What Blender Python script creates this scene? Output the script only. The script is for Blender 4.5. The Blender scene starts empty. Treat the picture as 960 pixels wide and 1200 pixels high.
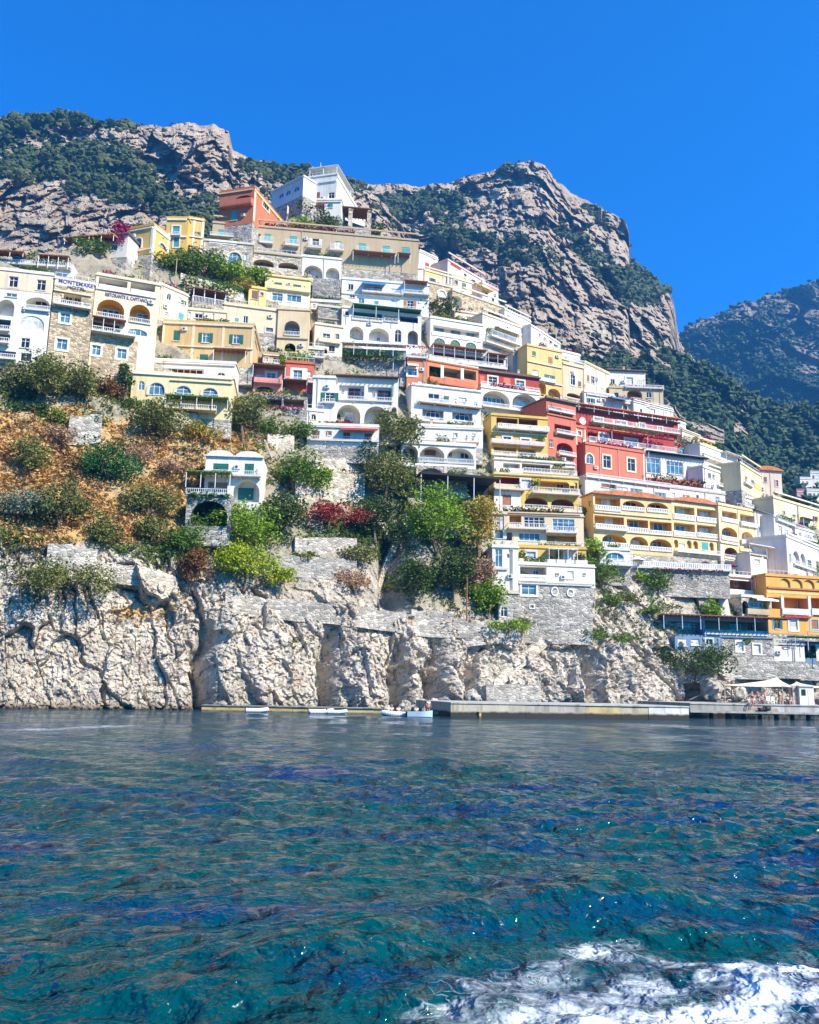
import bpy, math, random
import numpy as np
from mathutils import Vector, Matrix
random.seed(7); RNG = np.random.default_rng(7)
R = math.radians
SC = bpy.context.scene
COL = SC.collection
# ------------------------------------------------------------------ camera
FPX, CAMH = 1050.0, 3.0
PITCH, ROLL = math.atan(206/FPX), R(1.2)
Fv = np.array([0, math.cos(PITCH), math.sin(PITCH)])
r0 = np.array([1.0, 0, 0]); u0 = np.array([0, -math.sin(PITCH), math.cos(PITCH)])
Rv = r0*math.cos(ROLL) + u0*math.sin(ROLL)
Uv = -r0*math.sin(ROLL) + u0*math.cos(ROLL)
CAM = np.array([0, 0, CAMH])
def ray(px, py):
    px = np.asarray(px, float); py = np.asarray(py, float)
    d = FPX*Fv + (px-480)[..., None]*Rv + (600-py)[..., None]*Uv
    return d/FPX
def project(P):
    q = np.asarray(P)-CAM
    z = q@Fv
    return 480+FPX*(q@Rv)/z, 600-FPX*(q@Uv)/z
cam = bpy.data.cameras.new('camera'); camo = bpy.data.objects.new('camera', cam); COL.objects.link(camo)
cam.sensor_fit = 'VERTICAL'; cam.sensor_height = 36; cam.sensor_width = 36; cam.lens = 36*FPX/1200
cam.clip_end = 20000; cam.clip_start = 0.1
camo.matrix_world = Matrix(((Rv[0], Uv[0], -Fv[0], 0), (Rv[1], Uv[1], -Fv[1], 0), (Rv[2], Uv[2], -Fv[2], CAMH), (0, 0, 0, 1)))
SC.camera = camo
# ------------------------------------------------------------------ coast frame
TH = R(25)
Cv = np.array([math.cos(TH), math.sin(TH), 0]); Nv = np.array([-math.sin(TH), math.cos(TH), 0])
d = ray(0, 830); ORG = CAM + d*(-CAMH/d[2])
def to_st(P):
    q = np.asarray(P)-ORG
    return q@Cv, q@Nv, np.asarray(P)[..., 2]
def from_st(s, t, z):
    s = np.asarray(s, float); t = np.asarray(t, float); z = np.asarray(z, float)
    P = ORG + s[..., None]*Cv + t[..., None]*Nv
    P[..., 2] = z
    return P
CL = 0.28; KS = 0.70
def ray_plane_lean(px, py, lean, t0=0.0):
    d = ray(px, py); o = CAM-ORG
    # t = t0 + lean*z
    a = d@Nv - lean*d[..., 2]; b = t0 - o@Nv + lean*CAMH
    return CAM + d*(b/a)[..., None]
_ct = np.array([(-300, 640), (-150, 640), (0, 642), (110, 650), (215, 676), (300, 700), (400, 712), (480, 722), (560, 728), (640, 734), (700, 738), (760, 752), (830, 765), (960, 775), (1110, 780), (1300, 785)], float)
_P = ray_plane_lean(_ct[:, 0], _ct[:, 1], CL)
_cs, _, _cz = to_st(_P)
def zc(s): return np.interp(s, _cs, _cz)
def Tsurf(s, z):
    c = zc(s)
    return np.where(z < c, CL*z, CL*c + (z-c)*KS)
def hit(px, py):
    """world point where the ray through a photo pixel meets the smooth hillside"""
    px, py = np.broadcast_arrays(np.asarray(px, float), np.asarray(py, float))
    d = ray(px, py)
    lo = np.full(px.shape, 20.0); hi = np.full(px.shape, 900.0)
    for _ in range(46):
        m = (lo+hi)/2
        s, t, z = to_st(CAM + d*m[..., None])
        g = t - Tsurf(s, z) < 0
        lo = np.where(g, m, lo); hi = np.where(g, hi, m)
    return CAM + d*lo[..., None]
# ------------------------------------------------------------------ noise
def _h(ix, iy, iz, seed):
    n = (ix*374761393 + iy*668265263 + iz*2147483647 + seed*1274126177) & 0xFFFFFFFF
    n = ((n ^ (n >> 13))*1274126177) & 0xFFFFFFFF
    n = ((n ^ (n >> 16))*2246822519) & 0xFFFFFFFF
    return ((n ^ (n >> 15)) & 0xFFFFFF)/float(0xFFFFFF)
def vnoise(P, seed=0):
    P = np.asarray(P, float); i = np.floor(P).astype(np.int64); f = P-i
    f = f*f*f*(f*(f*6-15)+10)
    x, y, z = i[..., 0], i[..., 1], i[..., 2]; fx, fy, fz = f[..., 0], f[..., 1], f[..., 2]
    r = 0
    for dx in (0, 1):
        wx = fx if dx else 1-fx
        for dy in (0, 1):
            wy = fy if dy else 1-fy
            for dz in (0, 1):
                wz = fz if dz else 1-fz
                r = r + wx*wy*wz*_h(x+dx, y+dy, z+dz, seed)
    return r*2-1
def fbm(P, octv=4, seed=0, gain=.5):
    a, r, n = 1.0, 0, 0
    P = np.asarray(P, float)
    for k in range(octv):
        r = r + a*vnoise(P*(2.03**k)+k*17.3, seed+k); n += a; a *= gain
    return r/n
def ridged(P, octv=4, seed=0, gain=.5):
    a, r, n = 1.0, 0, 0
    P = np.asarray(P, float)
    for k in range(octv):
        r = r + a*(1-np.abs(vnoise(P*(2.07**k)+k*11.7, seed+k))*1.6); n += a; a *= gain
    return r/n
def worley(P, seed=0):
    """F1, F2 and a random value of the nearest cell"""
    P = np.asarray(P, float); i = np.floor(P).astype(np.int64)
    F1 = np.full(P.shape[:-1], 9.0); F2 = F1.copy(); V = np.zeros(F1.shape)
    for dx in (-1, 0, 1):
        for dy in (-1, 0, 1):
            for dz in (-1, 0, 1):
                cx, cy, cz = i[..., 0]+dx, i[..., 1]+dy, i[..., 2]+dz
                q = np.stack([cx+_h(cx, cy, cz, seed), cy+_h(cx, cy, cz, seed+1), cz+_h(cx, cy, cz, seed+2)], -1)
                dd = np.linalg.norm(q-P, axis=-1)
                v = _h(cx, cy, cz, seed+3)
                n = dd < F1
                F2 = np.where(n, F1, np.minimum(F2, dd)); V = np.where(n, v, V); F1 = np.where(n, dd, F1)
    return F1, F2, V
def facet(x, y, seed=0):
    """angular fractured-rock blocks: one tilted plane per cell of a 2-D Voronoi pattern"""
    ix, iy = np.floor(x).astype(np.int64), np.floor(y).astype(np.int64)
    F1 = np.full(x.shape, 9.0); F2 = F1.copy(); val = np.zeros(x.shape)
    for dx in (-1, 0, 1):
        for dy in (-1, 0, 1):
            cx, cy = ix+dx, iy+dy; z = cx*0+seed
            ox = cx+_h(cx, cy, z, seed)-x; oy = cy+_h(cx, cy, z, seed+1)-y
            dd = np.hypot(ox, oy)
            v = (_h(cx, cy, z, seed+2)-.5) + (_h(cx, cy, z, seed+3)-.5)*1.5*ox + (_h(cx, cy, z, seed+4)-.35)*1.5*oy
            n = dd < F1
            F2 = np.where(n, F1, np.minimum(F2, dd)); val = np.where(n, v, val); F1 = np.where(n, dd, F1)
    return val, F2-F1
def sstep(a, b, x):
    t = np.clip((x-a)/(b-a), 0, 1); return t*t*(3-2*t)
# ------------------------------------------------------------------ objects
def tag(o, label=None, cat=None, group=None, kind=None):
    if label: o['label'] = label
    if cat: o['category'] = cat
    if group: o['group'] = group
    if kind: o['kind'] = kind
    return o
def empty(name, loc, rz=0.0, label=None, cat=None, group=None):
    o = bpy.data.objects.new(name, None); COL.objects.link(o)
    o.location = loc; o.rotation_euler = (0, 0, rz); o.empty_display_size = .5
    return tag(o, label, cat, group)
def np_mesh(name, V, F, mats, parent=None, smooth=False, attrs=None, midx=None):
    """mesh from numpy arrays, F (n,3) or (n,4)"""
    me = bpy.data.meshes.new(name); V = np.asarray(V, np.float32); F = np.asarray(F, np.int32)
    me.vertices.add(len(V)); me.vertices.foreach_set('co', V.ravel())
    k = F.shape[1]
    me.loops.add(F.size); me.loops.foreach_set('vertex_index', F.ravel())
    me.polygons.add(len(F)); me.polygons.foreach_set('loop_start', np.arange(0, F.size, k, dtype=np.int32))
    if midx is not None: me.polygons.foreach_set('material_index', np.asarray(midx, np.int32))
    me.polygons.foreach_set('use_smooth', np.full(len(F), smooth))
    me.update(calc_edges=True)
    for nm, a in (attrs or {}).items():
        at = me.attributes.new(nm, 'FLOAT', 'POINT'); at.data.foreach_set('value', np.asarray(a, np.float32).ravel())
    for m in (mats if isinstance(mats, (list, tuple)) else [mats]): me.materials.append(m)
    o = bpy.data.objects.new(name, me); COL.objects.link(o)
    if parent is not None: o.parent = parent
    return o
def grid_faces(nr, nc):
    a = (np.arange(nr-1)[:, None]*nc + np.arange(nc-1)[None, :]).ravel()
    return np.stack([a, a+1, a+nc+1, a+nc], -1)
class MB:
    def __init__(self): self.v = []; self.f = []; self.m = []
    def face(self, pts, m=0):
        n = len(self.v); self.v += [tuple(p) for p in pts]; self.f.append(tuple(range(n, n+len(pts)))); self.m.append(m)
    def box(self, x0, x1, y0, y1, z0, z1, m=0):
        n = len(self.v)
        self.v += [(x0, y0, z0), (x1, y0, z0), (x1, y1, z0), (x0, y1, z0), (x0, y0, z1), (x1, y0, z1), (x1, y1, z1), (x0, y1, z1)]
        for q in ((0, 3, 2, 1), (4, 5, 6, 7), (0, 1, 5, 4), (1, 2, 6, 5), (2, 3, 7, 6), (3, 0, 4, 7)):
            self.f.append(tuple(n+i for i in q)); self.m.append(m)
    def tube(self, a, b, r0_, r1_=None, n=6, m=0, cap=True):
        r1_ = r0_ if r1_ is None else r1_
        a, b = Vector(a), Vector(b); ax = (b-a)
        if ax.length < 1e-6: return
        ax.normalize(); p = ax.orthogonal().normalized(); q = ax.cross(p); k = len(self.v)
        for c, r in ((a, r0_), (b, r1_)):
            for i in range(n):
                w = 2*math.pi*i/n; self.v.append(tuple(c + p*(r*math.cos(w)) + q*(r*math.sin(w))))
        for i in range(n):
            j = (i+1) % n; self.f.append((k+i, k+j, k+n+j, k+n+i)); self.m.append(m)
        if cap:
            self.f.append(tuple(k+i for i in reversed(range(n)))); self.m.append(m)
            self.f.append(tuple(k+n+i for i in range(n))); self.m.append(m)
    def prism(self, poly, y0, y1, m=0):
        """polygon of (x, z) extruded along y"""
        n = len(poly); k = len(self.v)
        self.v += [(x, y0, z) for x, z in poly] + [(x, y1, z) for x, z in poly]
        self.f.append(tuple(k+i for i in range(n))); self.m.append(m)
        self.f.append(tuple(k+n+i for i in reversed(range(n)))); self.m.append(m)
        for i in range(n):
            j = (i+1) % n; self.f.append((k+j, k+i, k+n+i, k+n+j)); self.m.append(m)
    def build(self, name, mats, parent=None, smooth=False, loc=None):
        me = bpy.data.meshes.new(name); me.from_pydata(self.v, [], self.f)
        for mt in (mats if isinstance(mats, (list, tuple)) else [mats]): me.materials.append(mt)
        me.polygons.foreach_set('material_index', self.m)
        if smooth: me.polygons.foreach_set('use_smooth', [True]*len(self.f))
        me.update()
        o = bpy.data.objects.new(name, me); COL.objects.link(o)
        if parent is not None: o.parent = parent
        if loc is not None: o.location = loc
        return o
# ------------------------------------------------------------------ materials
class NT:
    def __init__(self, name):
        self.m = bpy.data.materials.new(name); self.m.use_nodes = True
        self.t = self.m.node_tree; self.n = self.t.nodes; self.l = self.t.links
        self.b = self.n['Principled BSDF']
    def new(self, typ, **kw):
        x = self.n.new(typ)
        for k, v in kw.items():
            if k.startswith('_'): x.inputs[k[1:]].default_value = v
            else: setattr(x, k, v)
        return x
    def link(self, a, b): self.l.new(a, b)
    def noise(self, scale, detail=4, rough=.55, vec=None, dist=0.0):
        x = self.new('ShaderNodeTexNoise'); x.inputs['Scale'].default_value = scale; x.inputs['Detail'].default_value = detail
        x.inputs['Roughness'].default_value = rough; x.inputs['Distortion'].default_value = dist
        if vec is not None: self.link(vec, x.inputs['Vector'])
        return x.outputs['Fac']
    def vor(self, scale, feat='F1', vec=None, out='Distance', rnd=1.0):
        x = self.new('ShaderNodeTexVoronoi', feature=feat); x.inputs['Scale'].default_value = scale; x.inputs['Randomness'].default_value = rnd
        if vec is not None: self.link(vec, x.inputs['Vector'])
        return x.outputs[out]
    def geo(self, out='Position'): return self.new('ShaderNodeNewGeometry').outputs[out]
    def objco(self): return self.new('ShaderNodeTexCoord').outputs['Object']
    def mapv(self, vec, scale=(1, 1, 1), rot=(0, 0, 0)):
        x = self.new('ShaderNodeMapping'); x.inputs['Scale'].default_value = scale; x.inputs['Rotation'].default_value = rot
        self.link(vec, x.inputs['Vector']); return x.outputs['Vector']
    def attr(self, name): return self.new('ShaderNodeAttribute', attribute_name=name).outputs['Fac']
    def ramp(self, fac, stops):
        x = self.new('ShaderNodeValToRGB'); e = x.color_ramp.elements
        while len(e) < len(stops): e.new(.5)
        for el, (p, c) in zip(e, stops):
            el.position = p; el.color = (*c, 1) if isinstance(c, tuple) else (c, c, c, 1)
        self.link(fac, x.inputs['Fac']); return x.outputs['Color']
    def mix(self, fac, a, b, typ='MIX'):
        x = self.new('ShaderNodeMix', data_type='RGBA', blend_type=typ)
        for k, v in ((0, fac), (6, a), (7, b)):
            if isinstance(v, (int, float)): x.inputs[k].default_value = v
            elif isinstance(v, tuple): x.inputs[k].default_value = (*v, 1)
            else: self.link(v, x.inputs[k])
        return x.outputs[2]
    def math(self, op, a, b=None, clamp=False):
        x = self.new('ShaderNodeMath', operation=op, use_clamp=clamp)
        for k, v in ((0, a), (1, b)):
            if v is None: continue
            if isinstance(v, (int, float)): x.inputs[k].default_value = v
            else: self.link(v, x.inputs[k])
        return x.outputs[0]
    def bump(self, h, strength=.5, dist=.1, normal=None):
        x = self.new('ShaderNodeBump'); x.inputs['Strength'].default_value = strength; x.inputs['Distance'].default_value = dist
        self.link(h, x.inputs['Height'])
        if normal is not None: self.link(normal, x.inputs['Normal'])
        return x.outputs['Normal']
    def done(self, color=None, rough=None, normal=None, **kw):
        for key, v in (('Base Color', color), ('Roughness', rough), ('Normal', normal)):
            if v is None: continue
            if isinstance(v, (int, float)): self.b.inputs[key].default_value = v
            elif isinstance(v, tuple): self.b.inputs[key].default_value = (*v, 1)
            else: self.link(v, self.b.inputs[key])
        for k, v in kw.items(): self.b.inputs[k.replace('_', ' ')].default_value = v
        return self.m
_mc = {}
def scl(c, k): return tuple(max(0, min(1, x*k)) for x in c)
def plaster(c, stain=.5):
    key = ('plaster', tuple(c), stain)
    if key in _mc: return _mc[key]
    t = NT('plaster'); p = t.geo()
    n1 = t.noise(.22, 6, .65, p); n4 = t.noise(.9, 6, .7, p)
    streak = t.noise(1.0, 6, .65, t.mapv(p, (2.2, 2.2, .14)))
    f1 = t.ramp(n1, [(.35, 0.0), (.62, 1.0)]); f2 = t.ramp(streak, [(.50, 0.0), (.70, 1.0)]); f3 = t.ramp(n4, [(.58, 0.0), (.66, 1.0)])
    a = t.mix(t.math('MULTIPLY', f1, .75), tuple(c), (c[0]*.86, c[1]*.80, c[2]*.70))
    a = t.mix(t.math('MULTIPLY', f3, .35), a, (c[0]*.70+.05, c[1]*.64+.05, c[2]*.56+.04))
    b = t.mix(t.math('MULTIPLY', f2, stain*1.05), a, (c[0]*.52+.02, c[1]*.50+.02, c[2]*.46+.02))
    h = t.noise(6, 3, .6, p)
    m = t.done(b, .85, t.bump(h, .35, .05)); _mc[key] = m; return m
def stonewall(c, scale=2.2, name='stone_wall', mortar=(.5, .45, .38)):
    key = (name, tuple(c), scale)
    if key in _mc: return _mc[key]
    t = NT(name); p = t.geo(); pv = t.mapv(p, (1, 1, 1.9))
    cell = t.vor(scale, 'F1', pv, 'Color'); edge = t.vor(scale, 'DISTANCE_TO_EDGE', pv)
    sep = t.new('ShaderNodeSeparateColor'); t.link(cell, sep.inputs[0])
    col = t.ramp(sep.outputs[0], [(0, scl(c, .55)), (.5, c), (1, scl(c, 1.45))])
    big = t.ramp(t.noise(.25, 4, .6, p), [(.35, .72), (.65, 1.0)])
    col = t.mix(1.0, col, big, 'MULTIPLY')
    e = t.ramp(edge, [(0.0, 1.0), (.07, 0.0)])
    col = t.mix(t.math('MULTIPLY', e, .6), col, mortar)
    m = t.done(col, .95, t.bump(t.ramp(edge, [(0, 0.0), (.15, 1.0)]), .7, .12)); _mc[key] = m; return m
def simple(name, c, rough=.6, var=.15, scale=3.0, **kw):
    key = (name, tuple(c), rough)
    if key in _mc: return _mc[key]
    t = NT(name); n = t.noise(scale, 3, .6, t.geo())
    col = t.mix(t.ramp(n, [(.35, 0.0), (.65, 1.0)]), scl(c, 1+var), scl(c, 1-var))
    m = t.done(col, rough, **kw); _mc[key] = m; return m
def leafmat(c, name='leaf', hue=.25):
    key = (name, tuple(c))
    if key in _mc: return _mc[key]
    t = NT(name); p = t.geo()
    n = t.noise(.8, 2, .6, p); n2 = t.noise(5.0, 2, .6, p)
    col = t.mix(t.ramp(n, [(.35, 0.0), (.65, 1.0)]), scl(c, .7), (min(1, c[0]*1.45+.01), c[1]*1.25, c[2]*.9))
    col = t.mix(t.ramp(n2, [(.4, 0.0), (.7, .55)]), col, scl(c, 1.5))
    tr = t.new('ShaderNodeBsdfTranslucent'); t.link(col, tr.inputs['Color'])
    mx = t.new('ShaderNodeMixShader'); mx.inputs[0].default_value = .22
    m = t.done(col, .6); t.link(t.b.outputs[0], mx.inputs[1]); t.link(tr.outputs[0], mx.inputs[2])
    t.link(mx.outputs[0], t.n['Material Output'].inputs['Surface'])
    t.b.inputs['Specular IOR Level'].default_value = .25
    _mc[key] = m; return m
WHITE = (.80, .765, .69)
# ================================================================== LIGHT AND SKY
SUN_AZ, SUN_EL = R(54), R(41)
SUNV = np.array([math.sin(SUN_AZ)*math.cos(SUN_EL), -math.cos(SUN_AZ)*math.cos(SUN_EL), math.sin(SUN_EL)])
W = bpy.data.worlds.new('World'); SC.world = W; W.use_nodes = True
wt = W.node_tree; sky = wt.nodes.new('ShaderNodeTexSky'); sky.sky_type = 'NISHITA'; sky.sun_disc = False
sky.sun_elevation = SUN_EL; sky.sun_rotation = math.atan2(SUNV[0], SUNV[1])
sky.air_density = 1.0; sky.dust_density = 1.3; sky.ozone_density = 5.0; sky.altitude = 100
tint = wt.nodes.new('ShaderNodeMix'); tint.data_type = 'RGBA'; tint.blend_type = 'MULTIPLY'
tint.inputs[0].default_value = 1.0; tint.inputs[7].default_value = (.03, .84, 1.74, 1)
wt.links.new(sky.outputs[0], tint.inputs[6]); bg = wt.nodes['Background']
wt.links.new(tint.outputs[2], bg.inputs['Color']); bg.inputs['Strength'].default_value = 0.083
sl = bpy.data.lights.new('sun', 'SUN'); sl.energy = 5.0; sl.angle = R(.5); sl.color = (1, .895, .72)
so = bpy.data.objects.new('sun', sl); COL.objects.link(so); so.location = (60, -60, 120)
so.rotation_euler = Vector(SUNV).to_track_quat('Z', 'Y').to_euler()
vs = SC.view_settings; vs.view_transform = 'Standard'; vs.look = 'None'; vs.exposure = 1.0; vs.gamma = 1; vs.use_curve_mapping = False
SC.cycles.max_bounces = 5; SC.cycles.diffuse_bounces = 3; SC.cycles.glossy_bounces = 3; SC.cycles.transmission_bounces = 3
SC.cycles.volume_bounces = 0; SC.cycles.caustics_reflective = False; SC.cycles.caustics_refractive = False
SC.cycles.use_denoising = True; SC.cycles.sample_clamp_indirect = 6
# ================================================================== HILLSIDE SHEET
SKYL = np.array([(-300, 310), (-150, 302), (0, 300), (60, 296), (140, 292), (165, 300), (200, 300), (250, 290), (300, 266), (345, 256), (400, 256), (440, 270), (480, 296), (505, 316), (560, 350), (600, 378), (650, 412), (700, 442), (745, 462), (780, 486), (830, 532), (880, 566), (930, 600), (960, 622), (1110, 690), (1300, 730)], float)
def gau(x, c, w): return np.exp(-((x-c)/w)**2)
def cliff_relief(P, s, z, ppx):
    ppx = ppx + 13*fbm(np.stack([z/4.5, s/30, z*0], -1), 4, 15)
    """outward displacement of the rock, metres; ppx is the photo column"""
    q = np.stack([s, P[..., 1]*0, z], -1)
    q0 = np.stack([s, z*0, z], -1)
    big = fbm(np.stack([s/16, z/40, z*0], -1), 3, 5)*2.0
    wx = .30*fbm(q0/3, 3, 3); wz = .30*fbm(q0/3+7, 3, 4)
    b0, e0 = facet(s/6.5+wx+z*.03, z/8.0+wz, 21)
    b1, e1 = facet(s/2.7+wx*.9+z*.07, z/7.5+wz*1.0, 31)
    b2, e2 = facet(s/.9+wx*1.8+z*.1, z/1.5+wz*2, 41)
    b3, e3 = facet(s/.42+wx*3, z/.40+wz*3, 51)
    rough_ = .55+.65*sstep(-.3, .4, fbm(q0/5+3, 2, 97))
    det = .9*b0 + 1.8*b1*rough_ + .62*b2*rough_ + .28*b3 + .25*fbm(q0*1.7, 4, 91, .65)
    det = det - .55*(1-sstep(0, .07, e1))*sstep(-.1, .3, fbm(q0/6, 2, 77)) - .22*(1-sstep(0, .09, e2))*rough_
    cl = -3.2*gau(ppx, 238, 8) + 1.2*gau(ppx, 262, 14) - 4.4*gau(ppx, 385, 9) + 2.4*gau(ppx, 424, 22) - 5.0*gau(ppx, 470, 10) + 2.0*gau(ppx, 300, 34) \
        - 3.6*gau(ppx, 512, 8) - 2.5*gau(ppx, 556, 7) + 1.2*gau(ppx, 535, 9) - 3.5*gau(ppx, 818, 12) - 3*gau(ppx, 690, 7) + 2.0*gau(ppx, 846, 12) + 1.2*gau(ppx, 760, 30)
    return big, det, cl
cols = np.concatenate([np.arange(-260, -40, 5.0), np.arange(-40, 1000, 1.15), np.arange(1000, 1240, 5.0)])
skyr = np.interp(cols, SKYL[:, 0], SKYL[:, 1])
NB, NT_ = 330, 90          # dense lower rows, coarse upper rows
rows_lo = np.linspace(852, 500, NB)
RW = np.zeros((NB+NT_, len(cols))); 
splitrow = np.maximum(skyr+30, 500)
lo_frac = np.linspace(0, 1, NB); hi_frac = np.linspace(0, 1, NT_+1)[1:]
RW[:NB] = 852 + (splitrow-852)[None]*lo_frac[:, None]
RW[NB:] = splitrow[None] + (skyr-splitrow)[None]*hi_frac[:, None]
PX = np.broadcast_to(cols, RW.shape)
# where the ray passes under the water line use a vertical skirt
P = hit(PX, RW)
S, T, Z = to_st(P)
under = Z < -2.5
Z = np.where(under, -2.5, Z); T = np.where(under, CL*-2.5, T); P = from_st(S, T, Z)
CZ = zc(S)
iscliff = 1-sstep(-.5, 2.5, Z-CZ)
slope_amt = (1-iscliff)
big, det, cl = cliff_relief(P, S, Z, PX)
fade = sstep(.12, .55, (CZ-Z)/np.maximum(CZ, 1))          # clefts fade toward the cliff top
# softer relief where buildings stand
town = sstep(250, 350, PX)*slope_amt
orange = (1-sstep(300, 420, PX))*slope_amt
q3 = P/1.0
softr = fbm(P/9, 4, 61)*.9 + fbm(P/2.2, 4, 66)*.45
terr = (np.abs(((Z*.22+fbm(P/30, 2, 70)*.8) % 1)-.5)-.25)*1.6      # terraces of the old fields
disp = iscliff*(det*.95 + big*.6 + cl*(.08+.92*fade)) + orange*(softr*1.3+terr+.4) + town*(softr*.45)
rockzone = lambda px_, py_: np.clip(gau(px_, 745, 60)*gau(py_, 715, 45)*1.6+gau(px_, 640, 40)*gau(py_, 735, 20)+gau(px_, 410, 60)*gau(py_, 685, 22)*.9, 0, 1)
bl_ = rockzone
disp = disp + slope_amt*rockzone(PX, RW)*det*.7
gully = -5.0*gau(PX, 462, 13)*sstep(590, 640, RW)*(1-iscliff)
disp = disp + gully
outn = -Nv*math.cos(R(12)) + np.array([0, 0, math.sin(R(12))])
P2 = P + disp[..., None]*outn
P2[..., 2] = np.where(Z <= -1.0, np.minimum(P2[..., 2], -.4), P2[..., 2])
# plateau and back slope behind the skyline
back = []
for dt, dz in ((4, 1.0), (14, 2.0), (40, -2), (90, -18), (170, -60)):
    b = P2[-1] + Nv*dt; b = b.copy(); b[:, 2] = np.maximum(b[:, 2]+dz, -3); back.append(b)
P3 = np.concatenate([P2, np.array(back)], 0)
pad = lambda a, v: np.concatenate([a, np.full((5, a.shape[1]), v)], 0)
RWp = np.concatenate([RW, np.repeat(RW[-1:], 5, 0)], 0)
dry = (sstep(468, 500, RWp+18*pad(fbm(P/8, 3, 81), 0)))*(1-sstep(618, 650, RWp+14*pad(fbm(P/6, 3, 82), 0)))*(1-sstep(225, 345, np.broadcast_to(cols, RWp.shape)+40*pad(fbm(P/7, 3, 83), 0)))
dry = np.maximum(dry, .7*gau(np.broadcast_to(cols, RWp.shape), 505, 40)*gau(RWp, 728, 9))
dry = np.maximum(dry, .6*gau(np.broadcast_to(cols, RWp.shape), 160, 50)*gau(RWp, 716, 12))
t = NT('hillside_rock'); p = t.geo()
n1 = t.noise(.22, 6, .62, p); n2 = t.noise(1.3, 5, .65, p); n3 = t.noise(.5, 4, .6, t.mapv(p, (2.2, 2.2, .3)))
rock = t.ramp(n1, [(.28, (.40, .35, .285)), (.45, (.54, .465, .365)), (.6, (.63, .555, .445)), (.78, (.52, .40, .28))])
rock = t.mix(t.ramp(n2, [(.36, .85), (.52, 0.0)]), rock, (.22, .195, .17))
rock = t.mix(t.ramp(n3, [(.58, 0.0), (.72, .6)]), rock, (.52, .33, .16))
sx = t.new('ShaderNodeSeparateXYZ'); t.link(p, sx.inputs[0])
wet = t.math('ADD', sx.outputs[2], t.math('MULTIPLY', n2, 1.2))
rock = t.mix(t.ramp(t.math('MULTIPLY', wet, .2), [(.0, 1.0), (.2, 1.0), (.3, .25), (.9, 0.0)]), rock, t.mix(n2, (.20, .17, .13), (.36, .28, .19)))
rock = t.mix(t.ramp(t.math('MULTIPLY', wet, .2), [(.13, .9), (.19, 0.0)]), rock, (.035, .03, .025))
g1 = t.noise(.35, 5, .65, p); g2 = t.noise(2.8, 4, .7, p)
grass = t.ramp(g1, [(.3, (.36, .25, .14)), (.5, (.58, .37, .15)), (.62, (.48, .37, .21)), (.75, (.27, .24, .10))])
grass = t.mix(t.ramp(g2, [(.3, .7), (.55, 0.0)]), grass, (.2, .12, .05))
fac = t.ramp(t.math('ADD', t.attr('dry'), t.math('MULTIPLY', t.math('SUBTRACT', g2, .5), .9)), [(.38, 0.0), (.55, 1.0)])
soil = t.mix(t.ramp(g1, [(.4, 0.0), (.6, 1.0)]), (.24, .195, .13), (.15, .145, .08))
base = t.mix(t.attr('soil'), rock, soil)
colr = t.mix(fac, base, grass)
h = t.math('ADD', t.math('MULTIPLY', n2, .6), t.noise(5, 4, .7, p))
hill_mat = t.done(colr, .95, t.bump(h, .8, .25))
hill_mat.node_tree.nodes['Principled BSDF'].inputs['Specular IOR Level'].default_value = .2
bare = 1-.95*bl_(np.broadcast_to(cols, RWp.shape), RWp)
soil_a = pad(slope_amt, 1)*.6*bare
hill = np_mesh('hillside', P3.reshape(-1, 3), grid_faces(*P3.shape[:2]), hill_mat, attrs={'dry': dry, 'soil': soil_a})
tag(hill, kind='structure')
# ================================================================== MOUNTAINS
MGRID = {}
def leafclumps(C, rad, seed=0, squash=.8):
    """irregular foliage clumps: one jittered icosphere per centre"""
    ph = (1+5**.5)/2
    iv = np.array([(-1, ph, 0), (1, ph, 0), (-1, -ph, 0), (1, -ph, 0), (0, -1, ph), (0, 1, ph), (0, -1, -ph), (0, 1, -ph), (ph, 0, -1), (ph, 0, 1), (-ph, 0, -1), (-ph, 0, 1)])/math.sqrt(1+ph*ph)
    fi = np.array([(0, 11, 5), (0, 5, 1), (0, 1, 7), (0, 7, 10), (0, 10, 11), (1, 5, 9), (5, 11, 4), (11, 10, 2), (10, 7, 6), (7, 1, 8), (3, 9, 4), (3, 4, 2), (3, 2, 6), (3, 6, 8), (3, 8, 9), (4, 9, 5), (2, 4, 11), (6, 2, 10), (8, 6, 7), (9, 8, 1)])
    r = np.random.default_rng(seed); n = len(C)
    j = 1 + .45*(r.random((n, 12, 1))-.5)*2
    V = C[:, None, :] + iv[None]*j*np.asarray(rad)[:, None, None]*np.array([1, 1, squash])
    F = fi[None] + (np.arange(n)*12)[:, None, None]
    return V.reshape(-1, 3), F.reshape(-1, 3)
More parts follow.
